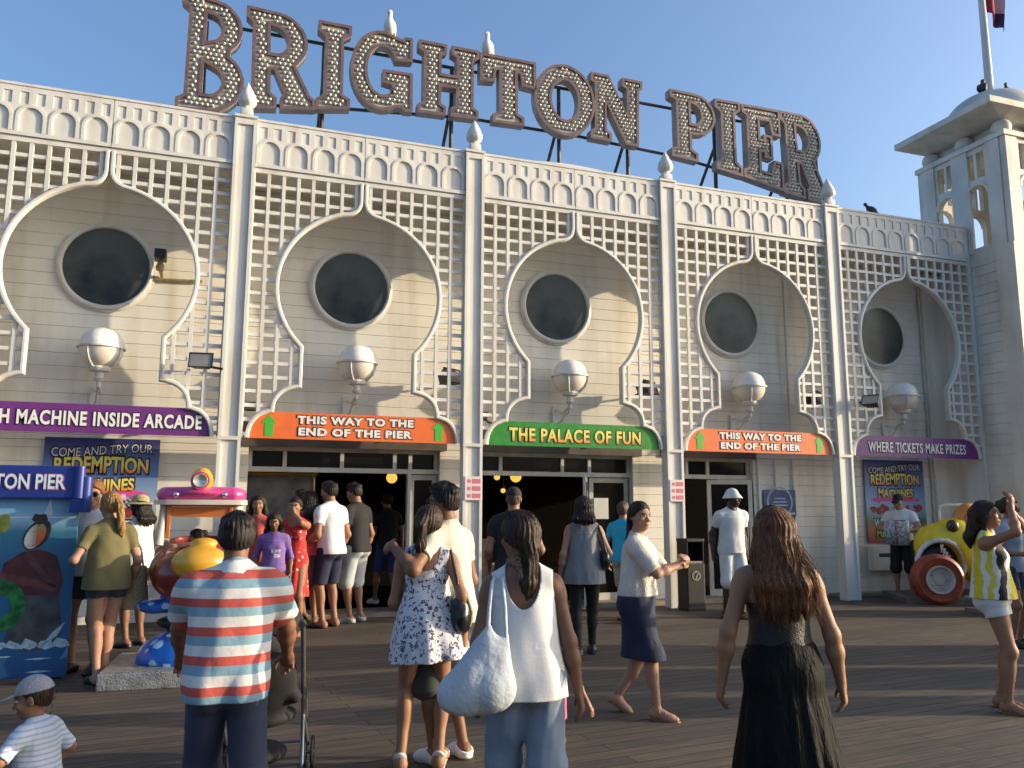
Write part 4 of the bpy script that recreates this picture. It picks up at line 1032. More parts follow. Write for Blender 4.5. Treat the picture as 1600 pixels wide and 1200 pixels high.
def torso(j, o=0.0, lo=True, hi=True):
    f = j.fem; b = j.bk; d = j.d; R = np.stack([j.rx, j.fy, d], 1); L = []
    if lo:
        L.append(ell(j.P0, ((.172 if f else .160)*b+o, (.118 if f else .112)*b+o, .125+o), .04))
        for s in (-1, 1): L.append(ell(j.P0+V3(s*.076, -.055, -.045), ((.088 if f else .080)*b+o, (.092 if f else .082)*b+o, .095+o), .04))
    if hi:
        L.append(ell(j.waist+d*.02, ((.128 if f else .148)*b+o, (.098 if f else .108)*b+o, .15+o), .08, R))
        L.append(ell(j.chest+d*.02, ((.142 if f else .168)*b+o, (.104 if f else .118)*b+o, .175+o), .06, R))
        L.append(cone(j.sl+j.rx*.025, j.sr-j.rx*.025, (.046 if f else .054)+o, (.046 if f else .054)+o, .06))
        for s, sh in ((-1, j.sl), (1, j.sr)): L.append(cone(j.nb+d*.012, sh+d*.016, .046+o, .030+o, .05))
        if f:
            bs = j.q.get('bust', 1.0)
            for s in (-1, 1): L.append(ell(j.chest+j.rx*s*.068+j.fy*.082*b-d*.012, (.062*bs+o, .058*bs+o, .062*bs+o), .04))
    return L
def limb_r(j): return (0.90 if j.fem else 1.0)*j.bk
def arm(j, side, o=0.0, f0=0.0, f1=2.0):
    """upper arm plus forearm; f0..f1 cuts a sleeve along them (1 = elbow, 2 = wrist)"""
    s, e, w = (j.sl, j.el, j.wl) if side < 0 else (j.sr, j.er, j.wr); m = limb_r(j); L = []
    def cp(a, b, t):
        if t >= 1: return None
        c = a+(b-a)*t; n = nrm(b-a); return [(c, n)]
    u1 = min(f1, 1.0)
    L.append(cone(s, e, .050*m+o, .039*m+o, .03, clip=cp(s, e, u1)))
    L.append(ell(s+(e-s)*.16, (.049*m+o,)*3, .04))
    
    if f1 > 1:
        t = f1-1
        L.append(cone(e, e+(w-e)*.35, .040*m+o, .042*m+o, .03, clip=cp(e, w, t) if t < .35 else None))
        if t > .35: L.append(cone(e+(w-e)*.35, w, .042*m+o, .026*m+o, .03, clip=cp(e, w, t)))
    return L
def leg(j, side, o=0.0, f1=2.0, flare=0.0):
    h, k, a = (j.hl, j.kl, j.al) if side < 0 else (j.hr, j.kr, j.ar); m = (1.0 if j.fem else 1.0)*j.bk; L = []
    def cp(p, q_, t):
        if t >= 1: return None
        return [(p+(q_-p)*t, nrm(q_-p))]
    L.append(cone(h, k, (.092 if j.fem else .088)*m+o, .054*m+o+flare, .04, clip=cp(h, k, min(f1, 1))))
    if f1 >= 1:
        L.append(ell(k+V3(0, .004, 0), (.049*m+o+flare,)*3, .04))
        t = f1-1
        if t > 0:
            n = nrm(a-k); fw = nrm(np.cross(V3(1, 0, 0), n)); back = fw if fw[1] < 0 else -fw
            L.append(cone(k, a, .047*m+o+flare, .034*m+o+flare*.9, .03, clip=cp(k, a, t)))
            L.append(ell(k+(a-k)*.30+back*.016, (.048*m+o, .050*m+o, .115), .04, clip=cp(k, a, t)))
    return L
def foot(j, side, o=0.0, heel=0.0):
    a = j.al if side < 0 else j.ar; y = R_(j.q.get('fyl' if side < 0 else 'fyr', 8*(-side)*-1 if False else (8 if side < 0 else -8))); pt = R_(j.q.get('fpl' if side < 0 else 'fpr', 0))
    R = rot((0, 0, 1), y) @ rot((1, 0, 0), -pt)
    def w(x, yy, z): return a+R@V3(x, yy, z)
    return [cone(w(0, -.035, -.045), w(0, .0, -.02), .036+o, .034+o, .02), cone(w(0, -.02, -.045), w(0, .12, -.060), .037+o, .030+o, .03, (R@V3(1, 0, 0), .92)),
            cone(w(0.01*side, .10, -.064), w(0, .165, -.068), .031+o, .018+o, .03, (R@V3(1, 0, 0), .72)), cone(w(0, -.02, -.03), w(0, .05, -.04), .034+o, .034+o, .03)], R, a
def hand(j, side):
    w, e = (j.wl, j.el) if side < 0 else (j.wr, j.er); q = j.q; key = 'l' if side < 0 else 'r'
    d = nrm(w-e); hd = q.get('hd'+key)
    if hd is not None: d = nrm(V3(*hd))
    n = V3(*q.get('hn'+key, (-side, 0.15, 0))); n = nrm(n-d*(n@d)); lat = nrm(np.cross(d, n)); th = q.get('th'+key)
    fw = V3(*th) if th is not None else V3(0, 1, 0.2)
    if lat@fw < 0: lat = -lat
    c = q.get('curl'+key, 0.45); sc = q.get('hands', 1.0); L = []
    r = q.get('fr', .0088)*sc
    L.append(cone(w-d*.01, w+d*.02*sc, .026*sc, .026*sc, .02, (n, 1.35)))
    L.append(cone(w+d*.035*sc, w+d*.078*sc, .038*sc, .038*sc, .02, (n, 2.0)))
    for i, (o, ln, s0) in enumerate([(.029, .070, .088), (.010, .078, .092), (-.010, .072, .089), (-.029, .056, .081)]):
        b = w+d*s0*sc+lat*o*sc; a1 = c*(0.8+0.12*i); pr = b; dd = d
        for sgm, fr_ in ((.48, 0), (.30, 1), (.22, 2)):
            dd = nrm(d*math.cos(a1*(1+0.75*fr_))+n*math.sin(a1*(1+0.75*fr_))+lat*o*1.2*(1-fr_*.5)); nx = pr+dd*ln*sgm*sc
            L.append(cone(pr, nx, r*(1-.06*fr_), r*(.96-.08*fr_), .006)); pr = nx
    b = w+d*.022*sc+lat*.022*sc; t1 = b+nrm(d*.55+lat*.75+n*.35)*.042*sc; t2 = t1+nrm(d*.85+lat*.3+n*.45)*.032*sc; t3 = t2+nrm(d+n*.5)*.022*sc
    L += [cone(b, t1, .016*sc, .0115*sc, .012), cone(t1, t2, .0112*sc, .010*sc, .006), cone(t2, t3, .010*sc, .0075*sc, .006)]
    return L
def head(j):
    R = j.Rh; s = j.hsz; c = j.hc
    def w(x, y, z): return c+R@(V3(x, y, z)*s)
    L = [cone(j.nb-j.d*.02, j.nt+R@V3(0, 0, .02), (.052 if j.fem else .062), (.046 if j.fem else .056), .04),
         ell(w(0, -.012, .032), V3(.074, .094, .088)*s, .03, R), ell(w(0, .026, -.035), V3(.060, .066, .075)*s, .035, R), ell(w(0, .058, -.082), V3(.030, .030, .026)*s, .03, R),
         cone(w(0, .088, .004), w(0, .110, -.026), .009*s, .0125*s, .014), ell(w(0, .093, -.031), V3(.017, .012, .009)*s, .01, R),
         ell(w(0, .078, .030), V3(.052, .018, .012)*s, .02, R)]
    for sx in (-1, 1):
        L.append(ell(w(sx*.074, -.012, -.005), V3(.010, .022, .032)*s, .008, R @ rot((0, 0, 1), sx*.35)))
        L.append(ell(w(sx*.042, .060, -.022), V3(.026, .026, .022)*s, .025, R))
        L.append(ell(w(sx*.030, .079, .010), V3(.0145, .012, .010)*s, .006, R))
    L.append(ell(w(0, .089, -.056), V3(.024, .012, .0065)*s, .008, R)); L.append(ell(w(0, .088, -.066), V3(.020, .012, .0065)*s, .008, R))
    return L
def body_prims(j):
    L = torso(j)
    for s in (-1, 1): L += arm(j, s)+leg(j, s)+foot(j, s)[0]
    for s in (-1, 1): L += hand(j, s)
    return L+head(j)
def tint(j, v, skin):
    sk = np.array(skin); c = np.tile(sk, (len(v), 1)); loc = ((v-j.hc)@j.Rh)/j.hsz; x, y, z = loc.T; ax = np.abs(x)
    face = y > .045
    lips = face & (ax < .025-np.abs(z+.061)*.8) & (np.abs(z+.061) < .0115); c[lips] = sk*np.array([.85, .52, .52])
    brow = face & (ax > .012) & (ax < .050) & (np.abs(z-.031+.12*(ax-.03)**1) < .0058); c[brow] = np.minimum(sk*.25, .05)
    ey = face & (((ax-.031)/.0165)**2+((z-.009)/.0085)**2 < 1); c[ey] = (.55, .52, .50)
    ir = face & (((ax-.031)/.0085)**2+((z-.009)/.0085)**2 < 1); c[ir] = (.02, .014, .01)
    lash = face & (np.abs(((ax-.031)/.0185)**2+((z-.010)/.0105)**2-1) < .30) & (z > .010); c[lash] = sk*.18
    st = j.q.get('stubble')
    if st: m = (z < -.035) & (y > -.01) & (z > -.12) & ~lips; c[m] = sk*(1-st)
    return c

# ---- garments: each returns the prims and an optional cut
def cut_planes(planes=(), balls=()):
    def f(P, D):
        for c, n in planes: D = np.maximum(D, (P-np.asarray(c, f32))@np.asarray(n, f32))
        for e in balls: D = np.maximum(D, -pd(e, P).astype(f32))
        return D
    return f
def folds(post, amp, freq, seed, zs=1.0):
    def f(P, D):
        Q = P*np.array([1, 1, zs], f32); D = D+amp*.7*wob(Q, freq, seed)-amp*1.3*(np.abs(wob(Q, freq*.8, seed+5))-.42)+amp*.35*wob(Q, freq*2.3, seed+9)
        return post(P, D) if post else D
    return f
def g_tee(j, o=.013, hemr=0.0, hem=.88, sleeve=.55, loose=.012, neck=.072, deep=.0, amp=.004, seed=1, arms=True, cuts=(), zs=.5, frq=24, sl_o=.002):
    L = torso(j, o, lo=True)
    L = [p for p in L]
    if loose: L.append(loft(j.chest+j.d*.06, V3(j.P0[0], j.P0[1], hem-.02), (.140*j.bk, .102*j.bk), (.165*j.bk+loose*1.1+hemr, .135*j.bk+loose+hemr), .06, ux=j.rx, pw=.55))
    if arms:
        for s in (-1, 1): L += arm(j, s, o+sl_o, 0, sleeve)
    balls = [ell(j.nb+j.d*.055+j.fy*(.018+deep), (neck, neck*1.0, neck*.95+deep), .01)]+list(cuts)
    return L, folds(cut_planes([((0, 0, hem), (0, 0, -1))], balls), amp, frq, seed, zs)
def g_tank(j, o=.010, hem=.88, loose=.02, amp=.004, seed=2, back=.10, front=.09, strap=.055, zs=.45, flare=0.03, frq=22, cutx=.165):
    L = torso(j, o)
    L.append(loft(j.chest+j.d*.04, V3(j.P0[0], j.P0[1], hem-.02), (.128*j.bk, .092*j.bk), (.165*j.bk+loose+flare, .13*j.bk+loose+flare), .06, ux=j.rx, fold=.03, nf=7, pw=.6))
    R = np.stack([j.rx, j.fy, j.d], 1); up = j.nb
    balls = [ell(up-j.fy*.09+j.d*.03, (strap*1.45, .16, back), .01, R), ell(up+j.fy*.11+j.d*.03, (strap*1.4, .16, front), .01, R)]
    for s, sh in ((-1, j.sl), (1, j.sr)): balls.append(ell(sh+j.rx*s*(cutx-.075)+j.d*0, (.105, .2, .145), .01, R))
    return L, folds(cut_planes([((0, 0, hem), (0, 0, -1))], balls), amp, frq, seed, zs)
def g_shorts(j, o=.009, top=1.03, f1=.6, flare=.02, amp=.003, seed=3, frq=26):
    L = torso(j, o, hi=False)+[loft((j.P0[0], j.P0[1], top+.02), (j.P0[0], j.P0[1], .9), (.14*j.bk+o, .108*j.bk+o), (.17*j.bk+o, .12*j.bk+o), .04)]
    for s in (-1, 1): L += leg(j, s, o, f1, flare)
    return L, folds(cut_planes([((0, 0, top), (0, 0, 1))]), amp, frq, seed, .6)
def g_skirt(j, top=1.04, hem=.5, r0=(.15, .11), r1=(.2, .17), fold=.03, nf=9, amp=.003, seed=4, pw=.8, hemw=0.0, c1=(0, 0), legs=False):
    L = [loft((j.P0[0], j.P0[1], top), (j.P0[0]+c1[0], j.P0[1]+c1[1], hem), r0, r1, .03, fold=fold, nf=nf, ph=seed, pw=pw, hem=hemw)]+torso(j, .008, hi=False)
    if legs:
        for s in (-1, 1):
            for p in leg(j, s, .016, 1.15): p['k'] = .12; L.append(p)
    return L, folds(cut_planes([((0, 0, top), (0, 0, 1)), ((0, 0, hem), (0, 0, -1))]), amp, 25, seed, .4)
def g_shoe(j, side, o=.008, high=.02, amp=0):
    L, R, a = foot(j, side, o); L = L[:4]
    up = R@V3(0, 0, 1)
    def w(x, y, z): return a+R@V3(x, y, z)
    L += [cone(w(0, -.045, -.068), w(0, .15, -.072), .042, .040, .01, (R@V3(0, 0, 1), 2.6))]
    return L, cut_planes([(w(0, 0, -.03+high), nrm(R@V3(0, -.35, 1)))])
def g_cap(j, brim=0.075, bucket=False, s=1.0, back=False, tilt=0.0):
    R = j.Rh @ rot((1, 0, 0), tilt); hs = j.hsz*s; c = j.hc
    def w(x, y, z): return c+R@(V3(x, y, z)*hs)
    n = R@V3(0, 0, -1)
    L = [ell(w(0, -.012, .036), V3(.087, .108, .100)*hs, .01, R, clip=[(w(0, 0, .040), n)])]
    if bucket:
        L.append(loft(w(0, -.008, .055), w(0, -.004, -.002), (.086*hs, .106*hs), (.125*hs, .150*hs), .012, ux=R@V3(1, 0, 0)))
        L[0]['r'] = V3(.084, .104, .108)*hs
    elif brim:
        L.append(ell(w(0, .118 if not back else -.13, .036), V3(.068, brim, .009)*hs, .01, R @ rot((1, 0, 0), -.18 if not back else .18)))
    return L, None
def hair_cap(j, o=.012, line=.045, low=-.05, full=1.0):
    """hair over skull: skull shell kept behind the hairline"""
    R = j.Rh; s = j.hsz; c = j.hc
    def w(x, y, z): return c+R@(V3(x, y, z)*s)
    e = ell(w(0, -.014, .034), (V3(.074, .095, .088)+o)*s, .02, R)
    e2 = ell(w(0, -.028, .0), (V3(.070, .074, .085)+o)*s, .03, R)
    n1 = R@nrm(V3(0, 1, -1.15)); n2 = R@V3(0, 0, -1)
    for q_ in (e, e2): q_['clip'] = [(w(0, .045, line), n1), (w(0, 0, low), n2)]
    return [e, e2], w, R, s
def strands(amp, freq, seed, c, R, zf=5.0):
    def f(P, D):
        q = (P-c.astype(f32))@R.astype(f32); a = np.arctan2(q[..., 1]-.02, q[..., 0]); z = q[..., 2]
        ww = a*freq+2.2*np.sin(z*zf*3+seed)+1.2*np.sin(z*zf*7+2*a)
        return D+amp*(np.sin(ww)+.6*np.sin(ww*2.3+1+z*20)+.9*wob(P, 42, seed)+.6*wob(P, 90, seed+3))
    return f
def g_hair(j, style='short', o=.012, seed=1, length=.3, amp=None, line=.045):
    L, w, R, s = hair_cap(j, o, line, {'short': -.055, 'bob': -.07}.get(style, -.06))
    a = .0025 if amp is None else amp; fr_ = 38
    j.chains = []
    if style in ('short', 'capped'): L[1]['r'] = V3(.066, .070, .088)*s+o
    if style == 'short':
        L[1]['r'] = V3(.066, .070, .088)*s+o
        for i, (x, y, z) in enumerate([(-.03, .03, .115), (.025, .045, .11), (.0, -.02, .125), (-.05, -.01, .10), (.05, -.03, .10), (.03, -.08, .08), (-.03, -.09, .07), (0, .06, .098)]): L.append(ell(w(x, y, z), (.03, .032, .018), .03, R))
    if style in ('bob', 'long', 'wavy'):
        bk = -R@V3(0, 1, 0); dn = V3(0, 0, -1)
        ln = length
        for x in (-.055, -.028, 0, .028, .055):
            p0 = w(x, -.055-(.03 if abs(x) < .03 else .012), .02); yy = -j.fy
            sp = 1.35 if style == 'wavy' else 1.1
            p1 = p0+dn*.10*s+yy*.02+j.rx*x*.25*sp; 
            lim = j.nb-j.fy*(.115*j.bk+.012)
            p2 = V3(p1[0]+x*.35*sp, min(p1[1], lim[1]+.0), p1[2]-(ln-.1)*.5); p3 = V3(p2[0]+x*.12*sp, p2[1]-.008, p0[2]-ln+abs(x)*.5)
            j.chains.append(([p0, p1, p2, p3], [.042, .043, .042, .018]))
            L += [cone(w(x*.9, -.035, .075), p0, .035, .040, .03), cone(p0, p1, .042, .042, .03), cone(p1, p2, .042, .036 if style != 'wavy' else .045, .03), cone(p2, p3, .036 if style != 'wavy' else .045, .012, .03)]
        for sx in (-1, 1):
            if style == 'wavy' or style == 'long':
                p0 = w(sx*.078, -.015, .01); p1 = V3(p0[0]+sx*.02, p0[1]-.02, p0[2]-.14); p2 = V3(p1[0]+sx*.02, j.nb[1]-.06, p1[2]-(ln-.14)*.6)
                L += [cone(w(sx*.06, -.01, .075), p0, .022, .028, .03), cone(p0, p1, .030, .036, .03), cone(p1, p2, .036, .014, .03)]
            else:
                p0 = w(sx*.076, -.01, .0); L += [cone(p0, p0+dn*(ln-.1)*.6, .03, .02, .03)]
        a = .0038 if amp is None else amp
    elif style == 'pony':
        p0 = w(0, -.115, .035); p1 = w(0, -.15, -.01); p2 = p1+V3(0, -.01, -length*.5)+R@V3(j.q.get('px', 0), 0, 0)*.5; p3 = p1+V3(0, .015, -length)+R@V3(j.q.get('px', 0), 0, 0)
        j.chains.append(([p0, p1, p2, p3], [.026, .034, .034, .012])); j.base = p0
        L += [cone(w(0, -.10, .035), p0, .03, .028, .02), cone(p0, p1, .026, .034, .02), cone(p1, p2, .036, .034, .02), cone(p2, p3, .034, .010, .02)]
    elif style == 'bun':
        L += [ell(w(0, -.12, .05), V3(.05, .045, .05)*s, .015)]
    elif style == 'low':
        p0 = w(0, -.10, -.05); sd_ = j.q.get('px', 0); p2 = p0+V3(sd_*.4, -.03, -length*.45); p3 = p0+V3(sd_, -.01, -length)
        j.chains.append(([w(0, -.09, -.01), p0, p2, p3], [.05, .043, .040, .014])); j.base = p0
        L += [cone(w(0, -.08, .0), p0, .05, .042, .03), cone(p0, p2, .042, .040, .03), cone(p2, p3, .040, .014, .02)]
    return L, strands(a, fr_, seed, j.hc, R)
def strand_mesh(j, mt, parent, n, length, seed, wave=.02, spread=1.0, side=0.0, r=.0022, s=1.0):
    """loose locks lying over the hair mass"""
    rr = random.Random(seed); mb = MB(); R = j.Rh
    def w(x, y, z): return j.hc+R@(V3(x, y, z)*j.hsz)
    for i in range(n):
        a = rr.uniform(-1, 1); u = rr.uniform(0, 1); top = w(a*.075, -.02-.075*math.sqrt(max(0, 1-a*a))*rr.uniform(.8, 1.1), .10-.09*u)
        ln = length*rr.uniform(.65, 1.05); pts = []; ph = rr.uniform(0, 6); bx = a*.075
        for k in range(9):
            t = k/8; ex = (a*.055*spread+side)*t+wave*t*math.sin(ph+t*9)
            y = -.105-.02*math.sin(ph*3)-.012*t; y = max(y, -.2)
            base = w(0, 0, 0); q = V3(base[0]+bx*(1+.35*t)+ex, 0, top[2]-ln*t)
            yb = (w(0, y-.008-.02*t*rr.random(), 0)[1])*(1-t)+(j.nb[1]-.155*j.bk-.015*math.sin(ph))*t
            q[1] = top[1]*(1-min(1, t*3))+yb*min(1, t*3)+abs(a)*.05*(1-t*.3); pts.append(q*s)
        mb.tube(pts, [r*1.0*s]*3+[r*1.1*s]*4+[r*.7*s, r*.2*s], 5, caps=False)
    return mb.build('loose_locks', mt, parent, smooth=80, stuff=True)

def fine_hair(j, mt, n=500, seed=1, r=.0013, wave=.006, o=.015, short=False):
    """single strands over the hair mass: combed over the skull, then along the hanging locks"""
    rr = random.Random(seed); mb = MB(); R = j.Rh; s_ = j.hsz
    def w(x, y, z): return j.hc+R@(V3(x, y, z)*s_)
    rad = (V3(.074, .095, .088)+o)
    def skull(az, el_, lift): 
        d = V3(math.sin(az)*math.sin(el_), math.cos(az)*math.sin(el_), math.cos(el_)); return w(*(V3(0, -.014, .034)+d*(rad+lift)))
    for i in range(n):
        az = rr.uniform(-PI, PI); pts = []
        front = abs(az) < 1.0
        e0 = rr.uniform(.05, .9); e1 = e0+rr.uniform(.35, .6) if short else rr.uniform(1.3, 1.75)
        if front: e1 = min(e1, 1.05); e0 = min(e0, .6)
        if short: e1 = min(e1, 1.95)
        m = 5; lf = rr.uniform(-.001, .004); da = rr.uniform(-.25, .25)
        base = getattr(j, 'base', None)
        for k in range(m):
            t = k/(m-1); p = skull(az+da*t, e0+(e1-e0)*t, lf+(rr.uniform(0, .006) if (short and k == m-1) else 0))
            if base is not None and not front:
                q = p*(1-t**2)+base*t**2; c0 = w(0, -.014, .034); v = q-c0; L0 = np.linalg.norm(v); v2 = p-c0; q = c0+v/L0*max(L0, np.linalg.norm(v2)*(1-.25*t)); p = q
            pts.append(p)
        if j.chains and not front and not short and base is None and abs(az) > 1.3:
            ch, rd = min(j.chains, key=lambda c: np.linalg.norm(c[0][0]-pts[-1])+rr.uniform(0, .03))
        else: ch = None
        if ch is None: mb.tube([(p+j.sh)*j.s for p in pts], [r*j.s]*(m-1)+[r*.3*j.s], 4, caps=False)
    for i in range(n if not short else 0):
        if not j.chains: break
        ch, rd = rr.choice(j.chains); a = rr.uniform(0, 2*PI); f_ = rr.uniform(.80, 1.10); ph = rr.uniform(0, 6); end = rr.uniform(.6, 1.06); pts = []
        for k in range(10):
            t = k/9*end*(len(ch)-1); i0 = min(int(t), len(ch)-2); u = t-i0; p = ch[i0]*(1-u)+ch[i0+1]*u; q = rd[i0]*(1-u)+rd[i0+1]*u
            p = p+V3(math.cos(a)*q*f_+wave*math.sin(ph+k*1.3)*k/9, math.sin(a)*q*f_*.9, wave*.4*math.cos(ph+k)); pts.append(p)
        mb.tube([(p+j.sh)*j.s for p in pts], [r*j.s]*8+[r*.7*j.s, r*.2*j.s], 4, caps=False)
    return mb.build('fine_hair', mt, j.obj, smooth=80, stuff=True)

def person(label, x, y, az, h, H, q, skin, wear, res=.008, z=0.0, group=None, name='person', cat='person', tint_extra=None):
    """az: bearing of the spot seen from the promenade, h: turn from facing straight away along that bearing"""
    j = skeleton(q); s = H/1.75
    # stand on the ground: lowest sole at z=0, scale to the wanted height
    low = min(j.al[2], j.ar[2])-.085
    top_z = (j.hc+j.Rh@V3(0, 0, .12)*j.hsz)[2]
    o = thing(name, label, cat, (x, y, z), R_(h-az), group); sh = np.array([0, 0, -low])
    pr = body_prims(j)
    v, F = surface(pr, res/s)
    bo = np_mesh('body', (v+sh)*s, F, SKIN, o, tint(j, v, skin))
    for (nm, mt, g) in wear:
        L, post = g(j); v, F = surface(L, res/s if nm not in ('shoe',) else min(res, .007)/s, post)
        if len(F) == 0: continue
        np_mesh(nm, (v+sh)*s, F, mt, o)
    o['_s'] = s
    j.s = s; j.sh = sh; j.obj = o
    return j
def decal(j, g, polys, front, mt, cell=.009, box=None, name='print'):
    """print lying on the cloth: small cells of the drawing, set on the garment's surface along y"""
    L, post = g(j); pts = [p for q_ in polys for p in q_]; xs = [p[0] for p in pts]; zs = [p[1] for p in pts]
    X = np.arange(min(xs), max(xs)+cell, cell); Z = np.arange(min(zs), max(zs)+cell, cell)
    ys = np.linspace(.0, .26, 66)*(1 if front else -1)+j.chest[1]
    G = np.array([[[(x, y, z) for y in ys] for z in Z] for x in X], f32); D = sd(L, G)
    if post: D = post(G, D)
    k = (D < 0.002).sum(-1).clip(0, 65); Y = ys[k]; mb = MB()
    V = [[tuple((V3(X[i], Y[i, jx], Z[jx])+j.sh)*j.s) for jx in range(len(Z))] for i in range(len(X))]
    for i in range(len(X)-1):
        for jx in range(len(Z)-1):
            if any(inside(q_, X[i]+cell/2, Z[jx]+cell/2) for q_ in polys): mb.add([V[i][jx], V[i+1][jx], V[i+1][jx+1], V[i][jx+1]], [(0, 1, 2, 3)])
    return mb.build(name, mt, j.obj)
# ------------------------------------------------------------------ the visitors
WHITET = cl('white_jersey', (0.62, 0.615, 0.61)); CREAMT = cl('cream_jersey', (0.54, 0.50, 0.40)); BLACKT = cl('black_jersey', (0.008, 0.0075, 0.008)); NAVY = cl('navy_cotton', (0.012, 0.016, 0.045))
OLIVE = cl('khaki_jersey', (0.135, 0.115, 0.045)); DENIM = cl('dark_denim', (0.03, 0.04, 0.075)); GREYC = cl('grey_jersey', (0.19, 0.19, 0.205)); BEIGE = cl('beige_cotton', (0.42, 0.38, 0.29)); LGREY = cl('light_grey_cotton', (0.40, 0.42, 0.42))
PURPT = cl('purple_jersey', (0.17, 0.10, 0.32)); TURQ = cl('turquoise_jersey', (0.02, 0.36, 0.52)); REDT = cl('red_jersey', (0.36, 0.03, 0.03)); CORAL = cl('coral_jersey', (0.50, 0.09, 0.07)); BROWNS = cl('brown_print_cotton', (0.075, 0.045, 0.04), var=0.25)
PALEJ = cl('pale_jeans', (0.22, 0.265, 0.34), var=0.12, bscale=70); WHITEC = cl('white_cotton', (0.62, 0.615, 0.595)); DKSHORT = cl('dark_grey_cotton', (0.05, 0.052, 0.05)); BLUES = cl('blue_cotton', (0.03, 0.06, 0.20)); PALEB = cl('pale_blue_jersey', (0.30, 0.36, 0.42))
SHOEW = mat('white_trainer', (0.70, 0.69, 0.66), 0.6, var=0.05); SHOEK = mat('black_shoe', (0.012, 0.012, 0.012), 0.45, var=0.05); LEATH = mat('tan_leather', (0.28, 0.15, 0.07), 0.5, var=0.15, vscale=20); SHOEG = mat('grey_trainer', (0.35, 0.38, 0.36), 0.6, var=0.1)
CAPK = cl('black_cap_cloth', (0.012, 0.012, 0.013)); CAPG = cl('grey_cap_cloth', (0.33, 0.33, 0.35), bump=0.4, bscale=90); PINKS = cl('hot_pink_cotton', (0.75, 0.10, 0.22))
POLO = stripe_mat('red_white_blue_stripes', 0.117, [(0.0, (0.46, 0.075, 0.055)), (0.31, (0.56, 0.54, 0.51)), (0.67, (0.18, 0.30, 0.36))], off=0.28)
BABYST = stripe_mat('fine_blue_stripes', 0.021, [(0.0, (0.54, 0.56, 0.60)), (0.62, (0.33, 0.41, 0.53))])
FLORAL = spot_mat('navy_flower_print', (0.58, 0.565, 0.585), (0.030, 0.030, 0.070), 33, 0.40, (0.09, 0.06, 0.12), 0.04)
REDPR = spot_mat('red_white_print', (0.50, 0.025, 0.02), (0.70, 0.55, 0.52), 15, 0.22)
CHEV = spot_mat('blue_white_weave', (0.62, 0.66, 0.74), (0.12, 0.20, 0.38), 62, 0.34)
LEOP = spot_mat('leopard_scarf', (0.18, 0.11, 0.06), (0.012, 0.009, 0.008), 48, 0.36)
def vstripe(name):
    m = bpy.data.materials.new(name); m.use_nodes = True; nt = m.node_tree; b = nt.nodes['Principled BSDF']
    tc = nt.nodes.new('ShaderNodeTexCoord'); sp = nt.nodes.new('ShaderNodeSeparateXYZ'); nt.links.new(tc.outputs['Object'], sp.inputs[0])
    nz = nt.nodes.new('ShaderNodeTexNoise'); nz.inputs['Scale'].default_value = 9; nt.links.new(tc.outputs['Object'], nz.inputs['Vector'])
    a = nt.nodes.new('ShaderNodeMath'); a.operation = 'MULTIPLY_ADD'; a.inputs[1].default_value = 0.09; nt.links.new(nz.outputs['Fac'], a.inputs[0]); nt.links.new(sp.outputs['Y'], a.inputs[2])
    d = nt.nodes.new('ShaderNodeMath'); d.operation = 'MULTIPLY_ADD'; d.inputs[1].default_value = 1/0.36; d.inputs[2].default_value = 0.42; nt.links.new(a.outputs[0], d.inputs[0])
    rp = nt.nodes.new('ShaderNodeValToRGB'); rp.color_ramp.interpolation = 'CONSTANT'; e = rp.color_ramp.elements
    st = [(0, (0.62, 0.60, 0.55)), (.22, (0.60, 0.47, 0.02)), (.40, (0.66, 0.64, 0.58)), (.52, (0.62, 0.50, 0.03)), (.64, (0.62, 0.60, 0.55)), (.72, (0.015, 0.012, 0.012)), (.86, (0.62, 0.60, 0.55)), (.92, (0.60, 0.47, 0.02))]
    while len(e) < len(st): e.new(0.5)
    for el, (p, c) in zip(e, st): el.position = p; el.color = (*c, 1)
    nt.links.new(d.outputs[0], rp.inputs[0]); nt.links.new(rp.outputs[0], b.inputs['Base Color']); b.inputs['Roughness'].default_value = 0.8
    return m
YSTR = vstripe('yellow_black_print')
def sequins():
    m = mat('black_sequin_cloth', (0.010, 0.009, 0.009), 0.38, var=0.2, vscale=40, bump=0.35, bscale=160, spec=0.3); return m
SEQ = sequins()
RUFF = mat('black_crinkled_cloth', (0.006, 0.006, 0.006), 0.70, var=0.1, vscale=8, bump=0.8, bscale=4, stretch=(14, 14, 1.3), spec=0.12)
SK1 = (0.27, 0.138, 0.08); SK2 = (0.20, 0.10, 0.057); SK3 = (0.36, 0.205, 0.135); SK4 = (0.07, 0.04, 0.026); SK5 = (0.30, 0.155, 0.09)
def shoes(m, **k): return [('shoe', m, lambda j: g_shoe(j, -1, **k)), ('shoe', m, lambda j: g_shoe(j, 1, **k))]
def sole(m): return [('sandal', m, lambda j, s=s: g_sandal(j, s)) for s in (-1, 1)]
def g_sandal(j, side):
    L, R, a = foot(j, side)
    def w(x, y, z): return a+R@V3(x, y, z)
    up = R@V3(0, 0, 1)
    S = [cone(w(0, -.045, -.080), w(0.008*side, .16, -.084), .040, .036, .01, (up, 4.0))]
    for y, z, r in ((.085, -.052, .041), (.03, -.028, .041), (-.02, .008, .041)):
        S.append(ell(w(.004*side, y, z), (.044, .014, r+.004), .006, R @ rot((1, 0, 0), .35)))
    return S, None
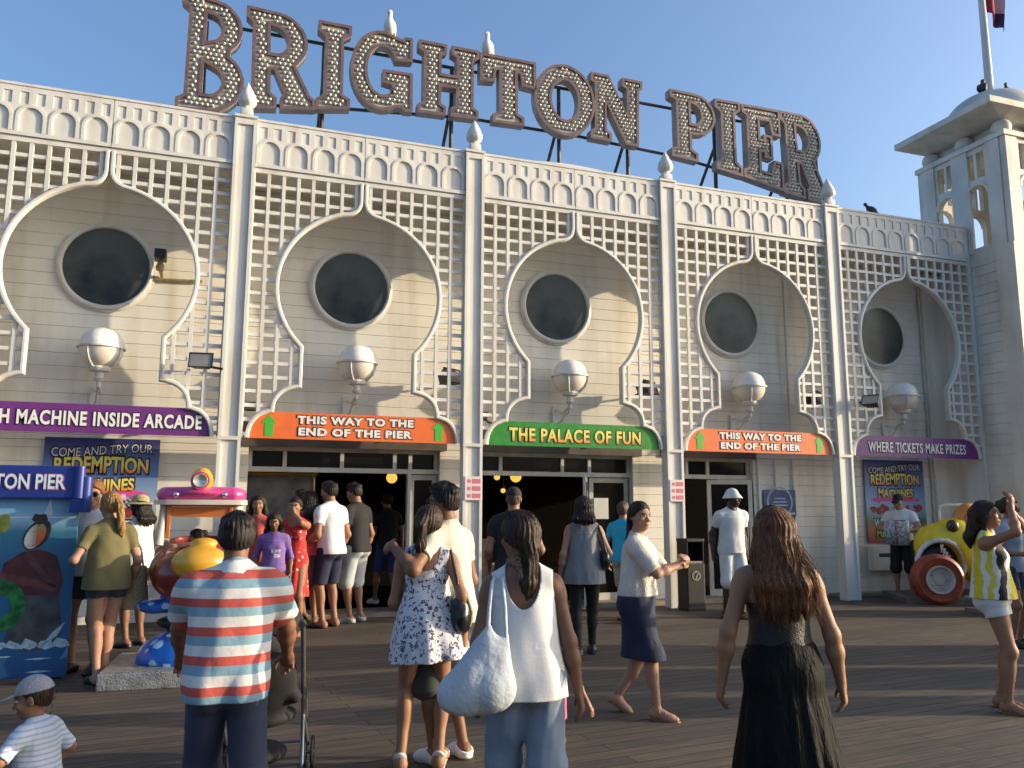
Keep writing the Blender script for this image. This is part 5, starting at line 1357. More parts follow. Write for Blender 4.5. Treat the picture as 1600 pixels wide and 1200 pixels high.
def g_dress(j, top=1.25, hem=.72, straps=True, o=.010, r1=(.27, .24), fold=.05, nf=8, seed=3, pw=1.0, waist=1.16, back=.15, amp=.004, c1=(0, -.02), low=None):
    L = torso(j, o)+[loft((j.P0[0], j.P0[1], waist), (j.P0[0]+c1[0], j.P0[1]+c1[1], hem), (.14*j.bk, .11*j.bk), r1, .05, fold=fold, nf=nf, ph=seed, pw=pw)]
    R = np.stack([j.rx, j.fy, j.d], 1); up = j.nb
    if straps: balls = [ell(up-j.fy*.09+j.d*.02, (.098, .16, back), .01, R), ell(up+j.fy*.11+j.d*.03, (.09, .16, .12), .01, R)]+[ell(sh+j.rx*s*.085, (.105, .2, .15), .01, R) for s, sh in ((-1, j.sl), (1, j.sr))]
    else: balls = []
    pl = [((0, 0, hem), (0, 0, -1))]
    if not straps: pl.append(((0, 0, top), nrm(V3(0, 0.05, 1))))
    return L, folds(cut_planes(pl, balls), amp, 22, seed, .4)
def g_band(j, z0, z1, o=.02): 
    L = torso(j, o)
    return L, cut_planes([((0, 0, z0), (0, 0, -1)), ((0, 0, z1), (0, 0, 1))])
def g_blouse(j, hem=.98, seed=5):
    L = torso(j, .016)+[loft(j.chest+j.d*.08, V3(j.P0[0], j.P0[1], hem-.02), (.135, .10), (.185, .155), .08, ux=j.rx, fold=.05, nf=7, pw=.5)]
    for s in (-1, 1): L += arm(j, s, .030, 0, .92)
    return L, folds(cut_planes([((0, 0, hem), (0, 0, -1))], [ell(j.nb+j.d*.07+j.fy*.03, (.10, .095, .085), .01)]), .006, 20, seed, .6)
def g_collar(j):
    R = np.stack([j.rx, j.fy, j.d], 1); L = [loft(j.nb-j.d*.03-j.fy*.012, j.nb+j.d*.035-j.fy*.012, (.105, .10), (.072, .072), .01, ux=j.rx)]
    return L, cut_planes([], [cone(j.nb-j.d*.1, j.nb+j.d*.2, .060, .060)])
def g_scarf(j): 
    L = [ell(j.nb+j.d*.045, (.085, .088, .045), .02, np.stack([j.rx, j.fy, j.d], 1)), cone(j.nb+j.d*.03-j.fy*.07, j.nb-j.d*.03-j.fy*.10, .03, .02, .03)]
    return L, folds(None, .008, 34, 3)
def glasses(j, m, s):
    mb = MB(); R = j.Rh
    def w(x, y, z): return ((j.hc+j.sh+R@(V3(x, y, z)*j.hsz))*s)
    for sx in (-1, 1):
        mb.tube([w(sx*.062, .082, .014), w(sx*.080, .05, .014), w(sx*.084, -.01, .012)], .0028, 6)
        mb.sph(w(sx*.034, .094, .008), (.026*s, .012*s, .022*s), 12, 8)
    mb.tube([w(-.02, .102, .016), w(.02, .102, .016)], .003, 6)
    return mb.build('sunglasses', m, j.obj, smooth=60)

def mk(*a, **k):
    j = person(*a, **k); return j
F_ = dict(sex='f'); M_ = dict(sex='m')
# --- near figures
j = mk('toddler in a grey peaked cap and finely striped white top', 0.90, -7.42, -7.9, 55, 0.79,
   dict(sex='m', hs=1.62, bulk=1.22, lean=8, wl=(-.36, .34, 1.22), wr=(.30, .10, 1.0), head=(15, -12, 0), hands=1.0), SK1,
   [('top', BABYST, lambda j: g_tee(j, o=.022, sleeve=.95, loose=.05, hem=.80, amp=.009, seed=4, neck=.08)), ('trousers', DENIM, lambda j: g_shorts(j, f1=1.7, o=.02)),
    ('hair', HDARK, lambda j: g_hair(j, 'capped', o=.004)), ('cap', CAPG, lambda j: g_cap(j, .07))]+shoes(SHOEW), res=.005)
j = mk('man in a polo shirt of broad red, white and blue stripes pushing a pushchair', 1.64, -7.60, 2.0, -4, 1.57,
   dict(sex='m', lean=17, bulk=1.07, sw=1.02, wl=(-.28, .44, .98), wr=(.27, .44, .98), pl=(-1, -.5, -.2), pr=(1, -.5, -.2), head=(4, -6, 0), hnl=(0, 0, -1), hnr=(0, 0, -1), curll=1.15, curlr=1.15, al=(-.12, .22, .085), ar=(.12, -.22, .12), fpr=25, py=-.05), SK2,
   [('polo_shirt', POLO, lambda j: g_tee(j, o=.022, hem=.87, sleeve=.72, loose=.026, hemr=-.02, amp=.011, seed=8, neck=.066, frq=17, sl_o=.012)), ('collar', WHITEC, g_collar), ('jeans', DENIM, lambda j: g_shorts(j, f1=1.95, o=.004, flare=.026, top=1.0)),
    ('hair', HBLACK, lambda j: g_hair(j, o=.016, amp=.0022))]+shoes(SHOEK), res=.005)
strman = j; fine_hair(j, HBLACK, 700, 4, .0014, short=True, o=.016)
j = mk('woman in a white vest and pale jeans with a dark ponytail and leopard scarf', 2.91, -7.95, 20.5, 2, 1.53,
   dict(sex='f', bulk=1.06, wl=(-.27, .02, .86), wr=(.275, -.01, .86), head=(32, -3, 0), al=(-.11, .1, .085), ar=(.11, -.12, .09), px=-.02, side=-2), SK2,
   [('vest', WHITET, lambda j: g_tank(j, hem=.845, loose=.022, back=.235, front=.10, strap=.066, amp=.011, seed=11, frq=15, zs=.35, flare=.035)), ('jeans', PALEJ, lambda j: g_shorts(j, f1=1.95, o=.014, flare=.03, top=1.02, amp=.009)),
    ('hair', HDARK, lambda j: g_hair(j, 'low', length=.40, o=.026)), ('scarf', LEOP, g_scarf)]+shoes(SHOEK), res=.005)
whitew = j; fine_hair(j, HDARK, 700, 5, .0013, .008, .027)
j = mk('woman with long wavy chestnut hair in a long strapless black dress', 4.07, -8.25, 37.0, 8, 1.56,
   dict(sex='f', bulk=1.10, sw=1.03, wl=(-.305, -.02, .875), wr=(.30, .03, .865), head=(12, -2, 0), pl=(-.5, -1, 0), pr=(.5, -1, 0)), SK5,
   [('dress', RUFF, lambda j: g_dress(j, top=1.262, hem=.03, straps=False, r1=(.34, .31), fold=.055, nf=17, pw=.85, waist=1.04, amp=.004, seed=6, o=.012, c1=(.02, -.05))),
    ('bodice', SEQ, lambda j: g_band(j, 1.03, 1.268, .0155)), ('hair', HBROWN, lambda j: g_hair(j, 'wavy', length=.48, seed=5, amp=.0022, o=.014))]+shoes(SHOEK), res=.005)
strand_mesh(j, HBROWN, j.obj, 650, .50, 7, wave=.026, spread=1.25, side=.05, r=.0013, s=j.s); fine_hair(j, HBROWN, 900, 3, .0012, .012, .017)
j = mk('woman in a short white sundress with navy flowers and a dark ponytail', 2.82, -6.42, 13.9, -4, 1.60,
   dict(sex='f', wl=(-.14, .24, 1.24), wr=(.265, -.07, .93), pl=(-.35, -.5, -1), head=(-18, 0, 4), al=(-.15, .0, .115), ar=(.10, .04, .115), fpl=-18, fpr=-18, hs=1.0), SK5,
   [('sundress', FLORAL, lambda j: g_dress(j, hem=.735, r1=(.275, .25), fold=.07, nf=7, seed=3, pw=.7, waist=1.19, back=.17, amp=.006, c1=(.03, -.04))),
    ('hair', HDARK, lambda j: g_hair(j, 'pony', length=.27, seed=2, o=.018))]+sole(SHOEW), res=.0055)
fine_hair(j, HDARK, 450, 6, .0013, .006, .013)
j = mk('man in a cream T-shirt with his arm round the woman in the sundress', 3.01, -6.28, 15.5, 58, 1.72,
   dict(sex='m', wl=(-.37, .20, 1.36), pl=(-.5, -.9, -.8), wr=(.24, .22, 1.0), hdl=(.55, 1, -.2), hnl=(.8, -.3, -.4), curll=.35, head=(10, -4, 0), al=(-.10, .04, .085), ar=(.11, -.05, .085), fyl=-20, fyr=-30), SK2,
   [('tee_shirt', CREAMT, lambda j: g_tee(j, hem=.86, seed=14, amp=.006, loose=.03)), ('shorts', DKSHORT, lambda j: g_shorts(j, f1=1.12, o=.02, flare=.04)), ('hair', HBLACK, lambda j: g_hair(j, o=.012))]+shoes(SHOEW), res=.006)
fine_hair(j, HBLACK, 420, 7, .0014, short=True, o=.012)
glasses(j, BLACK, j.s)
j = mk('child in pink shorts swinging one arm behind the woman in the white vest', 3.40, -7.02, 22.5, -12, 0.93,
   dict(sex='f', hs=1.35, bulk=.95, wr=(.46, -.14, .93), pr=(.2, -1, -.3), wl=(-.27, .1, .88), hs_=1, px=.05), SK5,
   [('top', LEOP, lambda j: g_tee(j, hem=.98, sleeve=.3)), ('shorts', PINKS, lambda j: g_shorts(j, f1=.45, flare=.03)), ('hair', HDARK, lambda j: g_hair(j, 'pony', length=.25))]+shoes(SHOEK), res=.005)
# --- middle distance
j = mk('woman walking in a white blouse and navy skirt with a long black ponytail', 4.71, -5.65, 28.0, -100, 1.62,
   dict(sex='f', wl=(-.05, .35, 1.245), wr=(.04, .37, 1.235), pl=(-.8, -.3, -.6), pr=(.8, -.3, -.6), head=(-38, -4, 0), hdl=(.5, .5, .5), hdr=(-.5, .5, .5), hnl=(.6, -.5, 0), hnr=(-.6, -.5, 0), curll=.9, curlr=.9,
        al=(-.09, -.20, .135), ar=(.09, .16, .085), fpl=28, px=-.0, lean=2), SK3,
   [('blouse', CREAMT if False else cl('ivory_lace', (0.58, 0.54, 0.48), bump=0.6, bscale=90), g_blouse), ('waistband', CHEV, lambda j: g_band(j, .93, 1.03, .022)), ('skirt', NAVY, lambda j: g_skirt(j, top=.98, hem=.47, r0=(.165, .125), r1=(.11, .15), fold=.01, pw=1.2, legs=True)),
    ('hair', HBLACK, lambda j: g_hair(j, 'low', length=.50, o=.012))]+sole(LEATH), res=.006)
j = mk('woman in white shorts and yellow striped top holding both hands to her forehead', 7.53, -6.43, 48.6, -98, 1.63,
   dict(sex='f', wl=(-.07, .17, 1.70), wr=(.10, .20, 1.69), pl=(-.7, .55, -.5), pr=(.75, .6, -.45), head=(0, 5, 0), hdl=(.25, .1, 1), hdr=(-.1, .1, 1), hnl=(.3, -1, 0), hnr=(-.3, -1, 0), curll=.5, curlr=.5, lean=-2, al=(-.12, -.02, .085), ar=(.11, .06, .085)), SK5,
   [('top', YSTR, lambda j: g_tank(j, hem=.93, loose=.025, back=.07, front=.08, seed=21)), ('shorts', WHITEC, lambda j: g_shorts(j, f1=.33, flare=.022, top=1.02)), ('hair', HDARK, lambda j: g_hair(j, 'bob', length=.30, seed=9))]+sole(LEATH), res=.006)
j = mk('woman in a grey sleeveless tunic and black leggings walking to the middle doorway', 5.41, -3.12, 24.5, 4, 1.70,
   dict(sex='f', wl=(-.27, .0, .87), wr=(.24, .16, 1.05), al=(-.09, -.12, .10), ar=(.09, .18, .085), fpl=15), SK3,
   [('tunic', GREYC, lambda j: g_tank(j, hem=.80, loose=.02, flare=.06, back=.07, amp=.006)), ('leggings', BLACKT, lambda j: g_shorts(j, f1=1.95, o=.006, flare=.004)), ('hair', HBLACK, lambda j: g_hair(j, 'bob', length=.21, o=.02))]+shoes(SHOEK, high=.06), res=.007)
j = mk('man in a black baseball cap and black printed T-shirt facing the middle doorway', 4.61, -3.05, 19.8, 0, 1.79,
   dict(sex='m', bulk=1.08, wl=(-.26, .14, .92), wr=(.24, .25, 1.05)), SK5,
   [('tee_shirt', BLACKT, lambda j: g_tee(j, seed=31, amp=.005)), ('shorts', DKSHORT, lambda j: g_shorts(j, f1=1.0, flare=.03)), ('hair', HGREY, lambda j: g_hair(j, 'capped', o=.002)), ('cap', CAPK, lambda j: g_cap(j, .07))]+shoes(SHOEK), res=.007)
blackcap = j
j = mk('man in white bucket hat, T-shirt and shorts by the right door', 8.61, -1.22, 34.2, -152, 1.80,
   dict(sex='m', wl=(-.25, -.06, .90), wr=(.24, -.10, .88), head=(38, -4, 0), stubble=.3, al=(-.10, .06, .085), ar=(.11, -.04, .085)), SK4,
   [('tee_shirt', WHITET, lambda j: g_tee(j, seed=41, deep=.012)), ('shorts', WHITEC, lambda j: g_shorts(j, f1=1.0, flare=.028, o=.012)), ('bucket_hat', WHITEC, lambda j: g_cap(j, bucket=True)), ('hair', HBLACK, lambda j: g_hair(j, 'capped', o=.001))]+shoes(LEATH, high=-.02), res=.007, z=.052)
j = mk('woman in a loose khaki T-shirt with a honey coloured ponytail', 0.63, -2.99, -6.1, 16, 1.70,
   dict(sex='f', wl=(-.24, .22, 1.12), wr=(.27, .05, .90), head=(18, -3, 0), al=(-.03, -.05, .085), ar=(.06, .06, .085), hip=.02, px=.06, kpl=(.2, 1, 0)), SK3,
   [('tee_shirt', OLIVE, lambda j: g_tee(j, hem=.86, loose=.06, sleeve=.6, amp=.010, seed=51, frq=15)), ('shorts', DENIM, lambda j: g_shorts(j, f1=.3, flare=.02)), ('hair', HBLOND, lambda j: g_hair(j, 'pony', length=.42, o=.016))]+shoes(SHOEK, high=-.02), res=.006)
j = mk('dark haired woman in a white vest raising both arms beside the kiddie ride', 0.77, -1.21, -4.3, 42, 1.64,
   dict(sex='f', wl=(-.12, .28, 1.62), wr=(.10, .26, 1.60), pl=(-1, .2, -.5), pr=(1, .1, -.5), hdl=(.3, .1, 1), hdr=(-.3, .1, 1)), SK2,
   [('vest', WHITET, lambda j: g_tank(j, hem=.92)), ('shorts', BLACKT, lambda j: g_shorts(j, f1=.35)), ('hair', HBLACK, lambda j: g_hair(j, 'bob', length=.24))]+shoes(SHOEK), res=.008, z=.05)
wt = j
j = mk('auburn haired man looking over the photo cut-out board', 0.43, -2.45, -6.9, 150, 1.80,
   dict(sex='m', head=(20, -5, 0)), SK3, [('tee_shirt', WHITET, lambda j: g_tee(j)), ('shorts', DKSHORT, lambda j: g_shorts(j)), ('hair', HRED, lambda j: g_hair(j, o=.02))]+shoes(SHOEK), res=.008, z=.016)
glasses(j, BLACK, j.s)
# --- the queue at the left doorway
purple = j = mk('girl in a purple T-shirt with her head bowed in the queue', 2.24, -1.15, 4.0, 178, 1.46,
   dict(sex='f', bulk=.92, bust=.5, head=(0, -16, 5), wl=(-.24, .05, .9), wr=(.22, .14, .98)), SK2, [('tee_shirt', PURPT, lambda j: g_tee(j, sleeve=1.1, amp=.005)), ('shorts', DENIM, lambda j: g_shorts(j, f1=.7)), ('hair', HBLACK, lambda j: g_hair(j, 'long', length=.28))]+shoes(SHOEK), res=.007, z=.054)
j = mk('girl in a red dress with white print holding a hand to her mouth', 2.50, -0.95, 5.1, 160, 1.64,
   dict(sex='f', wl=(-.02, .15, 1.55), pl=(-.9, .1, -.8), hdl=(.4, -.1, 1), hnl=(.2, -1, 0), head=(8, -4, 0), bust=.8), SK1, [('dress', REDPR, lambda j: g_dress(j, hem=.48, r1=(.20, .18), fold=.05, waist=1.18, back=.12)), ('hair', HBLACK, lambda j: g_hair(j, 'pony', length=.3))]+sole(LEATH), res=.007, z=.06)
j = mk('woman in a red top and brown skirt holding a handbag in the queue', 2.73, -0.41, 6.1, 22, 1.72,
   dict(sex='f', wr=(.27, .06, .88), bulk=1.05), SK1, [('top', REDT, lambda j: g_tank(j, hem=.92, back=.06)), ('skirt', BROWNS, lambda j: g_skirt(j, top=1.0, hem=.55, r0=(.16, .125), r1=(.18, .16), fold=.03)), ('hair', HBLACK, lambda j: g_hair(j, 'bob', length=.30))]+sole(LEATH), res=.008, z=.07)
redw = j
j = mk('man in a white T-shirt and navy shorts in the queue', 3.00, -0.50, 7.5, 48, 1.84,
   dict(sex='m', wl=(-.24, .2, 1.0), wr=(.24, .1, .9), head=(10, -8, 0), bulk=1.03), SK1, [('tee_shirt', WHITET, lambda j: g_tee(j, seed=61)), ('shorts', NAVY, lambda j: g_shorts(j, f1=.92, flare=.03)), ('hair', HBLACK, lambda j: g_hair(j, o=.012))]+shoes(SHOEK, high=-.03), res=.007, z=.07)
j = mk('man in a black T-shirt and pale grey shorts at the right of the queue', 3.40, -0.12, 9.2, 52, 1.84,
   dict(sex='m', wl=(-.24, .12, .88), wr=(.25, .06, .87), head=(8, -14, 0)), SK1, [('tee_shirt', BLACKT, lambda j: g_tee(j, seed=62)), ('shorts', LGREY, lambda j: g_shorts(j, f1=1.02, flare=.03)), ('hair', HBLACK, lambda j: g_hair(j, o=.008))]+shoes(SHOEG), res=.007, z=.07)
j = mk('man in blue shorts and white trainers in the gloom inside the left doorway', 4.15, 1.60, 11.2, 30, 1.72,
   dict(sex='m', wl=(-.22, .2, .95), al=(-.1, .18, .085), ar=(.12, -.1, .085)), SK1, [('tee_shirt', BLACKT, lambda j: g_tee(j)), ('shorts', BLUES, lambda j: g_shorts(j, f1=.95)), ('hair', HBLACK, lambda j: g_hair(j))]+shoes(SHOEW), res=.008, z=.09)
j = mk('woman in a coral top with long black hair at the left edge of the queue', 2.08, -0.42, 2.9, 150, 1.66,
   dict(sex='f', head=(30, -5, 0)), SK1, [('top', CORAL, lambda j: g_tee(j)), ('skirt', BROWNS, lambda j: g_skirt(j)), ('hair', HBLACK, lambda j: g_hair(j, 'long', length=.4))]+shoes(SHOEK), res=.008, z=.07)
j = mk('dark haired man in a brown shirt behind the girl in the red dress', 2.72, 0.20, 5.6, 70, 1.74,
   dict(sex='m', head=(-10, -5, 0)), SK1, [('tee_shirt', BROWNS, lambda j: g_tee(j)), ('shorts', DKSHORT, lambda j: g_shorts(j)), ('hair', HBLACK, lambda j: g_hair(j))]+shoes(SHOEK), res=.008, z=.07)
# --- right part
j = mk('short haired visitor in a turquoise T-shirt walking to the middle doorway', 6.89, -1.16, 27.1, -25, 1.60,
   dict(sex='m', bulk=.92, wr=(.24, .2, 1.0), al=(-.09, .1, .085), ar=(.09, -.12, .1)), SK3, [('tee_shirt', TURQ, lambda j: g_tee(j)), ('shorts', BEIGE, lambda j: g_shorts(j, f1=.95)), ('hair', HGREY, lambda j: g_hair(j, o=.014))]+shoes(SHOEK), res=.008, z=.054)
j = mk('man in a dark cap reading a newspaper before the right poster', 13.02, 0.08, 44.5, 172, 1.78,
   dict(sex='m', wl=(-.13, .30, 1.12), wr=(.15, .30, 1.14), pl=(-1, -.2, -.6), pr=(1, -.2, -.6), head=(-10, -20, 0), curll=.9, curlr=.9), SK3, [('tee_shirt', WHITET, lambda j: g_tee(j, seed=71)), ('shorts', BLACKT, lambda j: g_shorts(j, f1=1.0, flare=.03)), ('hair', HBLACK, lambda j: g_hair(j, 'capped', o=.002)), ('cap', CAPK, lambda j: g_cap(j, .07))]+shoes(SHOEW), res=.009, z=.07)
newsman = j
j = mk('woman in sunglasses and a pale blue top at the right edge of the scene', 10.46, -4.16, 50.2, -112, 1.70,
   dict(sex='f', wr=(.2, .25, 1.1), wl=(-.2, .2, 1.0)), SK1, [('top', PALEB, lambda j: g_tee(j, sleeve=.4)), ('shorts', DENIM, lambda j: g_shorts(j)), ('hair', HDARK, lambda j: g_hair(j, 'bun', o=.02))]+shoes(SHOEK), res=.007)
glasses(j, BLACK, j.s)
RIDEKID = mk('small girl with a black bun sitting in the pink roofed kiddie ride', 1.42, -2.72, -1.0, 70, 0.92,
   dict(sex='f', hs=1.3, pz=.62, al=(-.14, .42, .32), ar=(.14, .42, .32), wl=(-.2, .4, 1.0), wr=(.2, .4, 1.0), bust=.3, head=(-150, -8, 0) if False else (20, -8, 0)), SK2, [('dress', PINKS, lambda j: g_tee(j, hem=.5, sleeve=.4)), ('hair', HBLACK, lambda j: g_hair(j, 'bun', o=.014))], res=.006, z=.71)
decal(blackcap, lambda j: g_tee(j, seed=31, amp=.005), [[(.02, 1.36), (.05, 1.38), (-.02, 1.40), (-.07, 1.36), (-.085, 1.29), (-.06, 1.22), (-.03, 1.20), (-.055, 1.27), (-.045, 1.33)], [(-.04, 1.13), (.0, 1.16), (.05, 1.14), (.03, 1.11), (-.03, 1.10)], [(.03, 1.30), (.07, 1.31), (.07, 1.25), (.05, 1.20), (.04, 1.24)]], False, LETW)
decal(purple, lambda j: g_tee(j, sleeve=1.1, amp=.005), [[(-.10, 1.20), (-.02, 1.20), (-.02, 1.25), (-.10, 1.25)], [(-.10, 1.13), (-.01, 1.13), (-.01, 1.185), (-.10, 1.185)], [(.0, 1.20), (.03, 1.20), (.03, 1.25), (.0, 1.25)]], True, mat('print_lilac', (.50, .44, .60), .7, var=.3, vscale=60))
decal(newsman, lambda j: g_tee(j, seed=71), [[(-.12, 1.27), (.12, 1.27), (.10, 1.31), (-.10, 1.31)], [(-.03, 1.20), (.03, 1.20), (.03, 1.255), (-.03, 1.255)]], True, mat('print_slate', (.10, .12, .18), .7, var=.2))
for o in bpy.data.objects:
    if '_s' in o: del o['_s']
# ------------------------------------------------------------------ bags
def local(j, lab, cat, name, group=None):
    o = thing(name, lab, cat, j.obj.location[:], j.obj.rotation_euler.z, group); return o
def soft(j, o, name, mt, prims, post=None, res=.006):
    v, F = surface(prims, res/j.s, post); return np_mesh(name, (v+j.sh)*j.s, F, mt, o)
def strap(j, o, name, mt, pts, r):
    mb = MB(); mb.tube([((V3(*p)+j.sh)*j.s) for p in pts], r, 8); return mb.build(name, mt, o, smooth=60)
TOTE = cl('white_cloth_bag', (0.46, 0.50, 0.54), bump=0.35, bscale=30, var=0.1)
b = local(whitew, 'large slouchy white cloth bag hanging from the shoulder of the woman in the white vest', 'bag', 'shoulder_bag')
sx = whitew.sl[0]; sz = whitew.sl[2]
sk = [ell((sx-.07, -.225, .90), (.135, .085, .075), .14), ell((sx-.175, -.21, .875), (.065, .07, .055), .10), ell((sx+.035, -.23, .905), (.075, .06, .065), .10), cone((sx-.06, -.225, .95), (sx-.012, -.205, 1.21), .085, .016, .14, (V3(0, 1, 0), 1.5)), cone((sx+.03, -.225, .95), (sx+.078, -.205, 1.17), .07, .016, .09, (V3(0, 1, 0), 1.5)), cone((sx-.15, -.215, .90), (sx-.03, -.21, 1.10), .05, .03, .12, (V3(0, 1, 0), 1.5))]
soft(whitew, b, 'sack', TOTE, sk, folds(None, .008, 26, 5, .35), .005)
strap(whitew, b, 'strap', TOTE, [(sx-.015, -.215, 1.19), (sx-.008, -.17, 1.30), (sx+.005, -.085, sz+.030), (sx+.02, -.01, sz+.060), (sx+.02, .07, sz+.02), (sx+.0, .11, 1.28)], [.009]*6)
strap(whitew, b, 'strap', TOTE, [(sx+.075, -.21, 1.16), (sx+.07, -.17, 1.30), (sx+.055, -.085, sz+.040), (sx+.06, -.01, sz+.070), (sx+.05, .07, sz+.03), (sx+.03, .11, 1.28)], [.009]*6)
# handbag of the woman in the sundress
fl_ = [o for o in bpy.data.objects if o.get('label', '').startswith('woman in a short white sundress')][0]
class J_: pass
def jfrom(o, s): q = J_(); q.obj = o; q.s = s; q.sh = np.zeros(3); return q
BAGK = mat('black_patent_leather', (0.010, 0.010, 0.011), 0.3, var=0.1, bump=0.15, bscale=30)
jf = jfrom(fl_, 1.60/1.75)
b = local(jf, 'black leather handbag at the hip of the woman in the sundress', 'bag', 'handbag')
soft(jf, b, 'pouch', BAGK, [ell((.245, -.08, 1.0), (.08, .13, .125), .05), cone((.235, -.14, 1.10), (.235, .0, 1.10), .04, .04, .06)], folds(None, .005, 20, 2))
strap(jf, b, 'strap', BAGK, [(.235, -.15, 1.10), (.215, -.13, 1.25), (.165, -.05, 1.43), (.16, .02, 1.435), (.225, .05, 1.25), (.235, .02, 1.10)], .009)
strap(jf, b, 'trim', mat('bag_trim_tan', (0.30, 0.25, 0.17), 0.5, var=.1), [(.285, -.165, 1.13), (.315, -.13, 1.03), (.30, -.11, .94)], .012)
# straw basket
sbk = thing('straw_bag', 'tall woven straw bag hanging beside the khaki woman', 'bag', (0.86, -2.80, 0.62))
STRAW = mat('woven_straw', (0.50, 0.40, 0.20), 0.8, var=0.25, vscale=60, bump=0.8, bscale=70, stretch=(1, 1, 3))
mb = MB(); mb.lathe([(0.0, 0.0), (.105, .005), (.135, .05), (.135, .12), (.118, .26), (.105, .40), (.097, .405), (.11, .26), (.125, .12), (.12, .05), (0, .02)], (0, 0, 0), 28, sq=(1, .72), lob=lambda a, z: .012*math.sin(z*190)); mb.build('basket', STRAW, sbk, smooth=60)
mb = MB(); mb.tube([(-.08, -.05, .38), (-.06, -.03, .55), (-.0, .0, .66), (.05, -.03, .55), (.08, -.05, .38)], .009, 8); mb.build('handle', STRAW, sbk, smooth=60)
# brown handbag in the queue, tan shoulder bag, grey woman's bag
hb = local(redw, 'brown handbag in the hand of the woman in the red top', 'bag', 'handbag')
soft(redw, hb, 'pouch', mat('brown_leather', (0.12, 0.065, 0.04), 0.45, var=.2), [ell((.30, .02, .60), (.075, .14, .10), .04)], None, .007)
strap(redw, hb, 'handle', mat('brown_leather', (0, 0, 0)), [(.30, -.07, .67), (.285, -.01, .79), (.285, .05, .80), (.30, .11, .67)], .009)
gw = [o for o in bpy.data.objects if o.get('label', '').startswith('woman in a grey sleeveless tunic')][0]; jg = jfrom(gw, 1.70/1.75)
hb = local(jg, 'dark shoulder bag of the woman in the grey tunic', 'bag', 'shoulder_bag')
soft(jg, hb, 'pouch', BAGK, [ell((.235, -.05, 1.06), (.06, .12, .12), .04)], None, .007)
strap(jg, hb, 'strap', BAGK, [(.235, -.14, 1.14), (.20, -.11, 1.30), (.16, -.02, 1.435), (.19, .06, 1.30), (.235, .04, 1.14)], .01)
# newspaper
jn = newsman; npp = local(jn, 'open newspaper held low by the man in the dark cap', 'newspaper', 'newspaper')
mb = MB(); n = 10
for sgn in (-1, 1):
    vs = []
    for i in range(n+1):
        for k in range(2):
            u = i/n; vs.append(tuple((V3(.01+sgn*.20*u, .43+.06*math.sin(u*2.6)+k*.0, 1.30-.40*k-.0*u)+jn.sh)*jn.s))
    mb.add(vs, [(2*i, 2*i+1, 2*i+3, 2*i+2) for i in range(n)])
npo = mb.build('sheet', mat('newsprint', (0.46, 0.45, 0.43), 0.8, var=0.45, vscale=26, vcol=(0.07, 0.08, 0.11)), npp, smooth=40)
md = npo.modifiers.new('thick', 'SOLIDIFY'); md.thickness = .006
# small phone in the hands of the woman with raised arms
ph = thing('phone', 'small pink phone held up by the dark haired woman in the vest', 'phone', (0, 0, 0)); ph.location = wt.obj.location; ph.rotation_euler = wt.obj.rotation_euler
mb = MB(); c = (V3(0, .34, 1.72)+wt.sh)*wt.s; mb.box(c[0]-.035, c[0]+.035, c[1]-.005, c[1]+.005, c[2]-.07, c[2]+.07, .003); mb.build('case', PINK, ph)
# straw hat worn beyond the khaki woman
sh_ = thing('sun_hat', 'pale straw sun hat on the dark haired woman with raised arms', 'hat'); sh_.location = wt.obj.location; sh_.rotation_euler = wt.obj.rotation_euler
c = (wt.hc+wt.sh+V3(0, -.01, .06))*wt.s
mb = MB(); mb.lathe([(.0, .09), (.05, .085), (.088, .05), (.098, .0), (.17, -.02), (.172, -.026), (.095, -.012)], tuple(c), 28, sq=(1, 1.1)); mb.build('crown', STRAW, sh_, smooth=50)

# ------------------------------------------------------------------ pushchair
pc = thing('pushchair', 'black folding pushchair with thin wheels pushed by the man in the striped polo', 'pushchair', (1.77, -7.08, 0), R_(-9))
FAB = cl('pushchair_cloth', (0.011, 0.011, 0.014), bump=.1); TUBE = mat('pushchair_tube', (0.30, 0.30, 0.31), 0.3, metal=.8, var=0.05); RUB = mat('tyre_rubber', (0.02, 0.02, 0.02), 0.7, var=.1)
mb = MB()
for s in (-1, 1):
    x = s*.235
    mb.tube([(x*1.0, -.02, .99), (x, .05, .95), (x*.98, .30, .72), (x*.95, .62, .40), (x, .98, .14)], .013, 8)
    mb.tube([(x*.95, .62, .40), (x, .42, .14)], .012, 8); mb.tube([(x*.95, .40, .63), (x*.95, .80, .50), (x*.95, .98, .28)], .012, 8)
mb.tube([(-.23, .42, .16), (.23, .42, .16)], .01, 8); mb.tube([(-.23, .98, .16), (.23, .98, .16)], .01, 8)
mb.build('frame', TUBE, pc, smooth=50)
for s in (-1, 1):
    g2 = MB(); g2.tube([(s*.235, -.075, .985), (s*.235, .02, .985)], .018, 10); g2.build('grip', RUB, pc, smooth=50)
v, F = surface([ell((0, .33, .66), (.20, .09, .27), .04, rot((1, 0, 0), .45)), ell((0, .55, .42), (.19, .20, .06), .05), ell((0, .48, .93), (.215, .19, .13), .03, None, [((0, 0, .88), (0, 0, -1))]), cone((-.19, .36, .55), (-.19, .62, .50), .035, .03, .04), cone((.19, .36, .55), (.19, .62, .50), .035, .03, .04)], .009, folds(None, .003, 24, 9))
np_mesh('seat', v, F, FAB, pc)
v, F = surface([ell((0, .55, .22), (.15, .17, .06), .04)], .009, folds(None, .004, 22, 4)); np_mesh('basket', v, F, FAB, pc)
